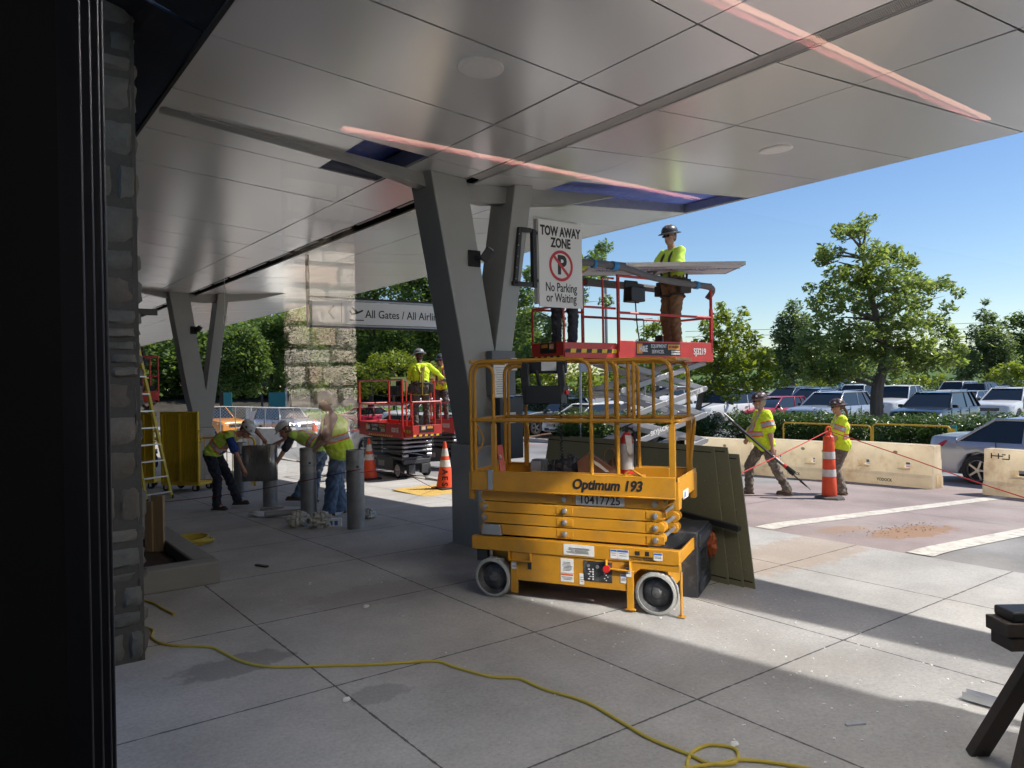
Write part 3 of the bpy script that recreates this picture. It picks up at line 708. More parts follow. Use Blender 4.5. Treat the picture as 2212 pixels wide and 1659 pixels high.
b = MB(); b.box((.9225, -.1, .95), (.003, .2, .07), R=Matrix.Rotation(.0, 3, 'X')); b.obj('end_plate', M_WHITE, yl, smooth=0)
b = MB(); b.box((.925, -.14, .95), (.002, .045, .045)); b.obj('plate_badge', M_BLUE, yl, smooth=0)
b = MB(); b.prism([(-.85, .54), (-.64, .54), (-.66, .64), (-.83, .64)], -.42+.06, -.26, 'y'); b.obj('motor_cover', M_STEEL, yl, bevel=.01)
# things standing on the platform of the yellow lift
def on_lift(x, y, z): 
    c, s = math.cos(YL_RZ), math.sin(YL_RZ); return (YL_LOC[0]+x*c-y*s, YL_LOC[1]+x*s+y*c, z)
fe = thing('fire_extinguisher', 'red and silver fire extinguisher with a white tag strapped to the yellow guard rail', 'fire extinguisher', on_lift(.34, .22, .972), YL_RZ)
b = MB(); b.lathe([(.0, 0), (.058, 0), (.06, .01), (.06, .36), (.055, .41), (.03, .45), (.02, .46)], 20, 0); b.obj('cylinder', mat('extinguisher_red', (.42, .02, .02), .35), fe)
b = MB(); b.lathe([(.0605, .13), (.0605, .36)], 20, 0); b.obj('silver_band', mat('foil_silver', (.5, .5, .52), .4, metal=.5, var=.2, vs=18), fe)
b = MB(); b.box((0, 0, .49), (.03, .03, .06)); b.beam((-.04, 0, .5), (.06, 0, .54), .02, .012); b.beam((-.04, 0, .47), (.06, 0, .5), .02, .012); b.tube(smoothline([(.02, 0, .5), (.08, -.03, .45), (.075, -.02, .3), (.07, 0, .15)]), .01, 6); b.obj('valve', M_DK, fe)
b = MB(); b.add([(.0, -.066, .44), (.06, -.068, .43), (.07, -.07, .28), (.045, -.069, .26), (.02, -.068, .3)], [(0, 1, 2, 3, 4)]); b.obj('inspection_tag', M_PAPER, fe)
def crumple(b, c, r, n=18, mi=0, seed=1, flat=1.0):
    rn = random.Random(seed); vs = []; fs = []; h = n//2
    for i in range(h+1):
        t = math.pi*i/h
        for k in range(n):
            a = 2*math.pi*k/n; q = 1+rn.uniform(-.28, .22)
            vs.append((c[0]+r[0]*q*math.sin(t)*math.cos(a), c[1]+r[1]*q*math.sin(t)*math.sin(a), max(c[2]-r[2]*flat, c[2]+r[2]*q*math.cos(t))))
    for i in range(h):
        for k in range(n): fs.append((i*n+k, i*n+(k+1) % n, (i+1)*n+(k+1) % n, (i+1)*n+k))
    b.add(vs, fs, mi)
M_KRAFT = mat('kraft_paper', (.18, .085, .05), .8, var=.2, vs=9, bump=.5, bs=18)
b = MB(); b.M = Matrix.Rotation(.25, 4, 'Z')
b.prism([(-.15, 0), (.15, .0), (.17, .12), (.07, .19), (-.06, .27), (-.16, .2)], -.07, .07, 'y'); crumple(b, (.16, .02, .08), (.1, .09, .12), seed=5)
pb = tag(b.obj('paper_bag', M_KRAFT, None, on_lift(.05, .2, .975), YL_RZ, smooth=25), 'crumpled brown paper bag lying on the yellow lift platform', 'paper bag')
b = MB(); b.tube(smoothline([(.08, -.02, .19), (.1, -.02, .29), (.16, -.02, .31), (.2, -.02, .24), (.2, 0, .12)]), .004, 5); b.obj('handle', M_KRAFT, pb)
b = MB(); b.add([(-.04, -.075, .235), (.06, -.075, .18), (.15, -.075, .11), (.12, -.077, .105), (.02, -.076, .17)], [(0, 1, 2, 3, 4)]); b.obj('receipt', M_PAPER, pb)
for i, (x, y, s, l) in enumerate(((-.22, .25, 1.0, 'crumpled black plastic sack on the lift platform next to the brown bag'), (-.38, .3, .75, 'small black plastic sack on the lift platform by the coil cable'))):
    b = MB(); crumple(b, (0, 0, .1*s), (.14*s, .1*s, .13*s), n=22, seed=20+i)
    tag(b.obj('plastic_sack', mat('sack_black', (.06, .06, .065), .28, var=.5, vs=12), None, on_lift(x, y, .975), YL_RZ, smooth=20), l, 'plastic sack')
jb = thing('junction_box', 'small grey junction box standing on the far side of the yellow lift platform', 'junction box', on_lift(-.5, .2, .972), YL_RZ)
b = MB(); b.box((0, 0, .1), (.13, .1, .2)); b.obj('box', M_CAB, jb, bevel=.008); b = MB(); b.box((-.02, -.053, .13), (.1, .008, .11)); b.obj('lid', M_GALV, jb, bevel=.003)
lv = thing('spirit_level', 'short red spirit level leaning at the left end of the yellow lift', 'spirit level', on_lift(-.72, -.12, .972), YL_RZ)
b = MB(); b.beam((0, 0, 0), (-.1, .12, .34), .055, .022); b.obj('body', mat('level_red', (.5, .05, .03), .4), lv, bevel=.003)
b = MB(); b.cyl((-.07, .07, .235), (-.075, .06, .235), .02, n=12); b.obj('vial', M_WHITE, lv)
# electrical cabinet with notices on the near column
ec = thing('electrical_cabinet', 'dark grey electrical cabinet with paper notices on the column behind the yellow lift', 'electrical cabinet', (4.95, 6.84, 0))
b = MB(); b.box((-.02, 0, 2.0), (.32, .12, .5)); b.obj('upper_box', M_CAB, ec, bevel=.008)
b = MB(); b.box((.06, -.01, 1.38), (.32, .14, .68)); b.obj('lower_box', mat('cabinet_dark', (.045, .05, .058), .5), ec, bevel=.008)
b = MB(); b.box((-.07, -.063, 1.93), (.19, .004, .4)); b.box((.12, -.063, 2.1), (.08, .004, .14)); b.box((.05, -.083, 1.5), (.13, .004, .12)); b.obj('notice', M_PAPER, ec, smooth=0)
b = MB()
for k in range(12): b.box((-.07, -.066, 2.06-.026*k), (.15-.02*(k % 3), .001, .006))
b.obj('notice_print', mat('print_grey', (.2, .2, .2), .6), ec, smooth=0)
b = MB(); b.box((-.07, -.066, 2.11), (.17, .001, .02)); b.obj('notice_heading', M_RED, ec, smooth=0)

# ------------------------------------------------------------------ dark counterweight block, olive panels
blk = thing('counterweight_block', 'black moulded block with a square hole standing at the end of the yellow lift', 'counterweight', G(1508, 1293), YL_RZ)
M_BLK = mat('moulded_black', (.035, .038, .045), .6, var=.2, vs=6, dirt=(.2, .2, .2), ds=6, damt=.55)
b = MB(); w, h = .60, .57
def ringx(x0, x1, hole):
    o = [(0, 0), (w, 0), (w, h), (0, h)]; q = hole
    vs = []; 
    for x in (x0, x1):
        vs += [(x, u, v) for u, v in o]+[(x, u, v) for u, v in q]
    fs = []
    for i in range(4):
        j = (i+1) % 4
        fs += [(i, j, 4+j, 4+i), (8+i, 12+i, 12+j, 8+j), (i, 8+i, 8+j, j), (4+i, 4+j, 12+j, 12+i)]
    b.add(vs, fs)
ringx(-.36, 0, [(.14, .17), (.44, .17), (.44, .37), (.14, .37)])
b.box((.008, .3, .49), (.03, .56, .12)); b.box((.006, .3, .08), (.02, .5, .1))
b.obj('block', M_BLK, blk, bevel=.018)
b = MB()
for k in range(5): b.box((.024, .12+.085*k, .49), (.004, .05, .06))
b.obj('moulded_letters', mat('scuffed_grey', (.11, .11, .12), .7), blk, bevel=.01)
M_OLIVE = mat('olive_panel', (.175, .17, .105), .45, var=.06, vs=2, dirt=(.26, .26, .18), ds=40, damt=.35)
for i, (ya, yb, off, hh, lab) in enumerate(((4.36, 7.25, 0, 1.25, 'olive green sheet panel leaning nearest the yellow lift, widest of the three'),
                                          (4.22, 6.9, .03, 1.262, 'middle olive green sheet panel leaning behind the widest one'),
                                          (4.12, 6.6, .06, 1.20, 'rearmost olive green sheet panel, its edge showing farthest right'))):
    t = thing('sheet_panel', lab, 'sheet panel', (5.68+off, 0, 0), 0, 'olive panels leaning behind the lift')
    lean = .22; R = Matrix.Rotation(lean, 4, 'Y')
    b = MB(); b.M = R; b.prism([(ya, .004), (yb, .004), (yb, hh), (ya+.29*hh, hh)], -.006, .006, 'x'); b.obj('sheet', M_OLIVE, t, bevel=.002)
    b = MB(); b.M = R
    b.add([(-.0075, ya+.02+.29*.05, .05), (-.0075, yb, .05), (-.0075, yb, .062), (-.0075, ya+.02+.29*.05, .062)], [(0, 1, 2, 3)]); b.add([(-.0075, ya+.02+.29*hh, hh-.05), (-.0075, yb, hh-.05), (-.0075, yb, hh-.04), (-.0075, ya+.02+.29*hh, hh-.04)], [(0, 1, 2, 3)])
    b.obj('fold_line', M_BLACK, t, smooth=0)
    b = MB(); b.M = R; rr = random.Random(i)
    for k in range(9): zz = rr.uniform(.1, hh-.1); b.ball((-.007, rr.uniform(ya+.05, ya+.4)+.29*zz, zz), (.002, .004, .004), 6)
    b.obj('rivet', M_STEEL, t)
b = MB(); b.beam((5.66, 5.25, .62), (5.74, 4.28, .52), .05, .05); b.box((5.741, 4.276, .52), (.03, .004, .03), 1)
tag(b.obj('square_tube', [M_DK, M_BLACK], bevel=.003), 'dark square steel tube resting against the olive panels', 'steel tube')
b = MB(); crumple(b, (5.6, 4.5, .36), (.05, .06, .11), seed=3); tag(b.obj('orange_bag', mat('orange_plastic', (.30, .065, .015), .5), smooth=30), 'orange plastic bag hanging behind the black block', 'bag')

# ------------------------------------------------------------------ red scissor lifts
M_SRED = mat('lift_red', (.52, .032, .024), .42, var=.12, vs=6, coat=.12, dirt=(.3, .06, .05), ds=4, damt=.5, chips=(.2, .15, .13))
M_SGREY = mat('arm_grey', (.30, .30, .31), .45, metal=.3, var=.1, vs=5)
M_SDK = mat('chassis_grey', (.055, .055, .06), .5, var=.15, vs=5)
M_HZY = mat('hazard_yellow', (.75, .52, .03), .5)
def red_lift(name, label, loc, rz, zf, ext=0.0, es=-1, nst=4, armm=None, words=True, group=None, number='SJ3219', tray=True):
    t = thing(name, label, 'scissor lift', loc, rz, group)
    L, Wd = 2.15, .78; h = L/2; w = Wd/2
    armm = armm or M_SGREY
    b = MB(); b.box((0, 0, zf-.03), (L, Wd, .04)); b.box((0, 0, zf-.11), (L*.96, Wd*.8, .1))
    for y in (-w, w): b.box((0, y, zf+.02), (L, .03, .26)); b.box((0, y-.004*(1 if y > 0 else -1), zf-.13), (L, .04, .07))
    for x in (-h, h):
        if ext and x*es > 0: continue
        b.box((x, 0, zf+.02), (.03, Wd, .26))
    p = b.obj('platform', M_SRED, t, bevel=.006)
    b = MB(); r = .021
    def rails(x0, x1, y):
        for z in (1.1, .56): b.tube([(x0, y, zf+z), (x1, y, zf+z)], r, 6)
    for y in (-w, w):
        rails(-h, h, y)
        for x in (-h+.02, 0 if not ext else h*es*.98, h-.02): b.tube([(x, y, zf), (x, y, zf+1.1)], .026, 6)
    ends = [-h, h] if not ext else [-h*es]
    for x in ends:
        for z in (1.1, .56): b.tube([(x, -w, zf+z), (x, w, zf+z)], r, 6)
    b.box((h*.98*(-es if ext else 1), -w, zf+.45), (.05, .04, .5)); b.obj('guard_rail', M_SRED, t, smooth=40)
    if ext:
        x0 = h*es; x1 = (h+ext)*es; we = w-.04
        b = MB(); b.box(((x0+x1)/2, 0, zf-.01), (ext, we*2, .04))
        for y in (-we, we): b.box(((x0+x1)/2, y, zf+.0), (ext, .03, .22))
        b.box((x1, 0, zf+.0), (.03, we*2, .24)); e = b.obj('extension_deck', M_SRED, t, bevel=.005)
        b = MB()
        for y in (-we, we):
            b.tube(bend([(x0, y, zf+.62), (x1, y, zf+.62), (x1, y, zf)], .06), .018, 6); b.tube([(x0+.03*es, y, zf+1.06), (x0+ext*.25*es, y, zf+1.06), (x0+ext*.25*es, y, zf)], .018, 6)
        b.tube([(x1, -we, zf+.62), (x1, we, zf+.62)], .018, 6); b.obj('gate_rail', M_SRED, e, smooth=40)
        # striped tape on the sides and end
        b = MB(); n = 10
        for k in range(n):
            xa = x0+(x1-x0)*(k+.5)/n; mi = k % 2
            b.add([(xa-ext/n*.5, -we-.017, zf-.035), (xa+ext/n*.5, -we-.017, zf-.035), (xa+ext/n*.62, -we-.017, zf+.02), (xa-ext/n*.38, -we-.017, zf+.02)], [(0, 1, 2, 3)], mi)
            ya = -we+2*we*(k+.5)/n
            b.add([(x1+.017*es, ya-we/n, zf-.115), (x1+.017*es, ya+we/n, zf-.115), (x1+.017*es, ya+we/n*1.3, zf-.075), (x1+.017*es, ya-we/n*.7, zf-.075)], [(0, 1, 2, 3)], mi)
        b.obj('hazard_tape', [M_HZY, M_INK], e, smooth=0)
        if words:
            b = MB(); b.box((x1+.017*es, -.02, zf+.04), (.003, .36, .15)); dp = b.obj('decal_panel', M_INK, e, smooth=0)
            ex = (0, 1, 0) if es > 0 else (0, -1, 0)
            b = MB(); b.box((x1+.019*es, -.1, zf+.06), (.002, .1, .08)); b.box((x1+.019*es, .06, zf+.07), (.002, .14, .05)); b.obj('decal_orange', M_ORG, dp, smooth=0)
            lettering('&E', .075, M_WHITE, dp, basis((x1+.0195*es, -.09*(1 if es > 0 else 1), zf+.06), ex, (0, 0, 1)), depth=.001, bold=.002)
    # scissors
    b = MB(); z0, z1 = .5, zf-.17; st = (z1-z0)/nst; AL = 1.95; run = math.sqrt(max(.2, AL*AL-st*st))
    pins = b
    for k in range(nst):
        za = z0+st*k; zb = za+st; th = .085 if st > .2 else st*.62
        for sy in (-1, 1):
            y1 = sy*(w-.06); y2 = sy*(w-.13)
            b.beam((-run/2, y1, za), (run/2, y1, zb), .045, th, up=(0, 0, 1)); b.beam((run/2, y2, za), (-run/2, y2, zb), .045, th)
            for x, z in ((0, (za+zb)/2), (-run/2, za), (run/2, za)): pins.cyl((x, sy*(w-.035), z), (x, sy*(w-.16), z), .036, n=14, mi=1); 
        for x, z in ((-run/2, zb), (run/2, zb)): pins.cyl((x, -w+.06, z), (x, w-.06, z), .025, n=10, mi=1)
    sa = b.obj('scissor_arms', [armm, M_STEEL], t, bevel=.006)
    b = MB(); b.beam((-.4, 0, .45), (.2, 0, min(z1, .45+st*1.6)), .09, .09); b.obj('hydraulic_ram', M_SDK, t)
    if words and st > .2:
        an = math.atan2(st, run)
        lettering('SKYJACK', .1, M_WHITE, sa, basis((-run*.1, -w+.035, z0+st*1.5-.0+.0*st), (math.cos(an), 0, -math.sin(an)) if False else (1, 0, st/run), (-st/run, 0, 1)), depth=.002, bold=.003, shear=.15)
        zz = z0+st*2.5
        b2 = MB(); u = Vector((1, 0, st/run)).normalized(); c0 = Vector((0, 0, zz))+u*(run*.36); v = Vector((-u.z, 0, u.x))
        b2.add([c0-u*.2-v*.035+Vector((0, -w+.034, 0)), c0+u*.2-v*.035+Vector((0, -w+.034, 0)), c0+u*.2+v*.035+Vector((0, -w+.034, 0)), c0-u*.2+v*.035+Vector((0, -w+.034, 0))], [(0, 1, 2, 3)])
        b2.obj('number_plate', M_WHITE, sa, smooth=0)
        lettering('0370213', .075, M_INK, sa, basis((c0.x, -w+.032, c0.z), u, v), depth=.001)
    elif words:
        for (x, z, s) in ((-.35, .72, .075), (-.3, .42, .075)):
            lettering('SKYJACK', s, M_WHITE, t, basis((x, -w+.02 if z > .5 else -w-.014, z), (1, 0, 0), (0, 0, 1)), depth=.001)
    b = MB(); b.box((0, 0, .3), (1.55, .5, .3)); b.box((0, 0, .43), (1.9, .74, .06)); b.box((.08, -.33, .29), (1.0, .12, .28)); b.box((.08, .33, .29), (1.0, .12, .28))
    for x in (-.93, .93): b.box((x, 0, .36), (.1, .66, .1))
    for y in (-.16, .16): b.box((.97, y, .2), (.12, .16, .2))
    b.obj('chassis', M_SDK, t, bevel=.008)
    b = MB(); b.box((.03, -.393, .29), (.3, .004, .12)); b.box((-.3, -.393, .27), (.1, .004, .14)); b.obj('stickers', mat('sticker_grey', (.35, .35, .35), .6), t, smooth=0)
    for (x, y) in ((-.76, -.33), (.76, -.33), (-.76, .33), (.76, .33)):
        s = -1 if y < 0 else 1; Mw = Matrix.Translation((x, y, .17)) @ Matrix.Rotation(math.radians(90)*(1 if s < 0 else -1), 4, 'X')
        b = MB(); b.lathe([(0, -.05), (.15, -.05), (.165, -.035), (.17, .04), (.15, .055), (.13, .05)], 26, 0, Mw, cap=False); wh = b.obj('wheel', M_RUB, t)
        b = MB(); b.lathe([(.13, .048), (.11, .03), (.05, .035), (.04, .06), (0, .06)], 22, 0, Mw, cap=False); b.obj('rim', mat('rim_white', (.5, .5, .5), .5), wh)
    # control box on a rail
    cx = h*.55*(es if ext else -1)
    b = MB(); b.box((cx, -w+.1, zf+.86), (.3, .14, .22)); b.prism([(cx-.17, zf+.74), (cx+.17, zf+.74), (cx+.14, zf+1.08), (cx-.14, zf+1.08)], -w+.17, -w+.2, 'y'); c = b.obj('control_box', M_DK, t, bevel=.02)
    b = MB(); b.tube(smoothline([(cx, -w+.1, zf+.75), (cx+.03, -w+.1, zf+.4), (cx+.15, -w+.15, zf+.05)]), .01, 6); b.obj('cable', M_DK, c)
    if words:
        sg = -es if ext else 1
        b = MB(); b.box((-.22*1, -w-.017, zf+.03), (.98, .003, .19)); dp = b.obj('decal_panel', M_INK, t, smooth=0)
        b = MB(); b.box((-.64, -w-.02, zf+.035), (.12, .002, .15)); b.box((.12, -w-.02, zf+.065), (.27, .002, .085)); b.obj('decal_orange', M_ORG, dp, smooth=0)
        b = MB(); b.box((.16, -w-.02, zf-.02), (.2, .002, .06)); b.obj('decal_white', M_WHITE, dp, smooth=0)
        lettering('H&E', .13, M_WHITE, dp, FRONT(-.56, zf+.03, -w-.0215), depth=.001, bold=.004, squeeze=.75)
        lettering('EQUIPMENT', .075, M_WHITE, dp, FRONT(-.22, zf+.075, -w-.02), depth=.001, bold=.001, squeeze=.85); lettering('SERVICES.', .075, M_WHITE, dp, FRONT(-.24, zf-.01, -w-.02), depth=.001, bold=.001, squeeze=.85)
        lettering('877-700-RENT', .05, M_INK, dp, FRONT(.12, zf+.065, -w-.022), depth=.001, bold=.001, squeeze=.75); lettering('HE-EQUIPMENT.COM', .028, M_INK, dp, FRONT(.16, zf-.02, -w-.022), depth=.001, squeeze=.75)
        lettering(number, .14, M_WHITE, t, FRONT(.74, zf+.0, -w-.018), depth=.001, bold=.003, squeeze=.8)
        b = MB(); n = 12
        for k in range(n):
            xa = -.6+.09*k if False else -.55+.1*k
            b.add([(xa, -w-.026, zf-.155), (xa+.06, -w-.026, zf-.155), (xa+.1, -w-.026, zf-.11), (xa+.04, -w-.026, zf-.11)], [(0, 1, 2, 3)], 0)
        if not (st > .2): b.obj('hazard_tape', M_HZY, t, smooth=0)
    b = MB(); b.box((h*.6, w-.12, zf+.15), (.26, .16, .3)); b.obj('tool_box', M_DK, t, bevel=.01)
    return t
ZL = 2.36
rl = red_lift('raised_scissor_lift', 'raised red scissor lift with its deck run out behind the tow away sign', (7.82+1.075, 8.3, gz(8.9, 8.3)), 0, ZL, ext=1.0, es=-1, nst=4)
# foam padding and ceiling panel on its rails
pd = thing('foam_padding', 'grey foam sleeves taped along the top rail of the raised red lift', 'foam padding', (0, 0, 0))
zt = ZL+1.1+gz(8.9, 8.3)
M_FOAM = mat('grey_foam', (.16, .16, .165), .9, var=.1, vs=12)
b = MB(); b.tube(smoothline([(6.9, 7.95, zt+.14), (7.8, 7.9, zt+.14), (8.5, 7.9, zt+.03), (9.2, 7.9, zt-.02), (9.98, 7.92, zt-.05), (9.98, 8.0, zt-.22)]), [.055]*20+[.06]*11 if False else .05, 10)
b.obj('front_sleeve', M_FOAM, pd)
b = MB(); b.tube(smoothline([(7.9, 8.68, zt), (8.4, 8.7, zt), (9.0, 8.7, zt), (9.9, 8.7, zt-.02)]), .06, 10); b.box((7.9, 8.0, zt+.16), (.3, .12, .1)); b.obj('back_sleeve', M_FOAM, pd)
for p, q in (((7.72, 7.9, zt+.14), (7.82, 7.9, zt+.135)), ((9.55, 7.905, zt-.03), (9.62, 7.905, zt-.032)), ((7.35, 7.92, zt+.14), (7.4, 7.92, zt+.14)), ((8.85, 8.7, zt), (8.92, 8.7, zt))): b = MB(); b.cyl(p, q, .066, n=12); b.obj('blue_tape', mat('tape_blue', (.03, .25, .55), .6), pd)
cp = thing('ceiling_panel', 'long white faced ceiling panel lying across the rails of the raised red lift', 'ceiling panel', (8.85, 8.15, zt+.17), math.radians(-35))
b = MB(); b.box((.0, 0, .03), (2.6, .95, .035)); b.obj('panel', mat('panel_film', (.62, .64, .66), .5, var=.04, vs=3), cp, smooth=0)
b = MB(); b.box((0, -.477, .035), (2.62, .012, .06)); b.box((0, .477, .035), (2.62, .012, .06)); b.box((1.3, 0, .035), (.012, .95, .06)); b.obj('edge_return', M_REVEAL, cp, smooth=0)
dnB = lambda x, y: basis((x, y, .0105), (1, 0, 0), (0, -1, 0))
b = MB()
for x in (-.8, -.1, .6): 
    for y in (-.3, .05): b.box((x, y, .0105), (.34, .012, .002)); b.prism([(x+.17, y-.03), (x+.25, y), (x+.17, y+.03)], .0095, .0115, 'z')
b.obj('film_arrows', M_BLUE, cp, smooth=0)
for x in (-.5, .2, .95): lettering('ALUCOBOND', .13, M_BLUE, cp, dnB(x, -.08), depth=.001, bold=.002)

b = MB()
def pair_lift(px, py, lab, num):
    g = G(px, py); return red_lift('scissor_lift', lab, (g.x, g.y, g.z), math.radians(-88), 1.05, ext=.45, es=1, nst=4, armm=M_SDK, group='folded red scissor lifts by the kerb', number=num)
g1 = G(866, 1036)
far1 = red_lift('folded_scissor_lift', 'folded red scissor lift in the road behind the bollards, its rails full in view', (g1.x+.42, g1.y+1.0, g1.z), math.radians(-90), 1.05, ext=.35, es=1, armm=M_SDK, group='folded red scissor lifts by the kerb', number='0201SE')
g2 = G(948, 1024)
far2 = red_lift('folded_scissor_lift', 'folded red scissor lift half hidden by the near column', (g2.x+1.15, g2.y+1.6, g2.z), math.radians(-90), 1.05, armm=M_SDK, group='folded red scissor lifts by the kerb', number='0202SE')
far3 = red_lift('scissor_lift_platform', 'raised red scissor lift at the far left beside the stone pier', (*(lambda p: (p.x, p.y))(col(292, 21.5)), gz(2, 21)), math.radians(-90), 2.0, nst=4, armm=M_SDK, words=False)
# far workers' green sheet held on the folded lift
# ------------------------------------------------------------------ people
_TMP = bpy.data.scenes.new('sculpt')
def remesh(mb, voxel, smooth=4, name='body'):
    me = bpy.data.meshes.new(name); me.from_pydata(mb.v, [], mb.f); o = bpy.data.objects.new('tmp', me); _TMP.collection.objects.link(o)
    r = o.modifiers.new('r', 'REMESH'); r.mode = 'VOXEL'; r.voxel_size = voxel; r.use_smooth_shade = True
    if smooth: s = o.modifiers.new('s', 'SMOOTH'); s.iterations = smooth; s.factor = .5
    with bpy.context.temp_override(scene=_TMP, view_layer=_TMP.view_layers[0]):
        dg = bpy.context.evaluated_depsgraph_get(); dg.update()
    out = bpy.data.meshes.new_from_object(o.evaluated_get(dg), depsgraph=dg); out.name = name
    bpy.data.objects.remove(o); bpy.data.meshes.remove(me)
    return out
def cap(b, a, c, r0, r1, n=14):
    b.ball(a, r0, n); b.ball(c, r1, n); b.tube([a, c], [r0, r1], n)
def ik(a, t, l1, l2, pole):
    a, t = Vector(a), Vector(t); d = t-a; L = min(d.length, (l1+l2)*.998); u = d.normalized(); t = a+u*L
    x = (l1*l1-l2*l2+L*L)/(2*L); h = math.sqrt(max(0, l1*l1-x*x)); p = Vector(pole); p = p-u*p.dot(u)
    p = p.normalized() if p.length > 1e-5 else Vector((0, 0, 1))
    return a+u*x+p*h, t
M_SKIN = [mat('skin_light', (.50, .27, .19), .55, var=.06, vs=20), mat('skin_tan', (.40, .21, .14), .55, var=.06, vs=20), mat('skin_dark', (.14, .07, .045), .5)]
M_HIVIS = mat('hivis_yellow', (.70, .92, .03), .75, var=.08, vs=20)
M_HIVIS2 = mat('hivis_lime', (.58, .82, .10), .75, var=.1, vs=14)
M_SILVER = mat('reflective_tape', (.42, .43, .44), .5, var=.1, vs=30)
M_HORG = mat('hivis_orange', (.85, .14, .02), .7)
M_SHIRT = mat('pale_yellow_shirt', (.52, .66, .14), .85, var=.1, vs=14)
def camo():
    m = mat('camouflage_cloth', (.15, .125, .095), .9, var=.45, vs=16, dirt=(.40, .36, .30), ds=9, damt=.95); return m
M_CAMO = camo()
M_DENIM = mat('denim', (.13, .19, .29), .9, var=.25, vs=12); M_NAVYP = mat('navy_trousers', (.022, .028, .045), .9, var=.2, vs=12)
M_BROWNP = mat('brown_trousers', (.24, .135, .07), .9, var=.2, vs=12); M_GREYP = mat('grey_trousers', (.10, .095, .085), .9, var=.2, vs=12)
M_BOOT = mat('work_boot', (.12, .07, .04), .8, var=.25, vs=20); M_BLKB = mat('dark_boot', (.03, .028, .027), .7)
M_BLUES = mat('blue_shirt', (.02, .06, .26), .85); M_DARKS = mat('dark_shirt', (.03, .035, .05), .85); M_MAROON = mat('maroon_shirt', (.26, .10, .09), .85, var=.12, vs=12)
M_HATW = mat('helmet_white', (.66, .65, .62), .35, var=.04, vs=8); M_HATB = mat('helmet_brown', (.07, .03, .025), .35, dirt=(.4, .38, .35), ds=14, damt=.7); M_HATK = mat('helmet_dark', (.045, .045, .05), .4); M_HATG = mat('helmet_grey', (.22, .23, .25), .4)
M_HAIR = mat('hair_brown', (.10, .055, .03), .7); M_BEARD = mat('beard_grey', (.34, .30, .27), .9); M_LENS = mat('dark_lens', (.01, .01, .012), .15); M_GLOVE = mat('glove_grey', (.12, .13, .14), .8); M_LEATH = mat('tool_leather', (.05, .04, .036), .7, var=.2, vs=14)
M_EYE = mat('eye_dark', (.03, .02, .015), .3); M_LIP = mat('lips', (.36, .15, .12), .5)
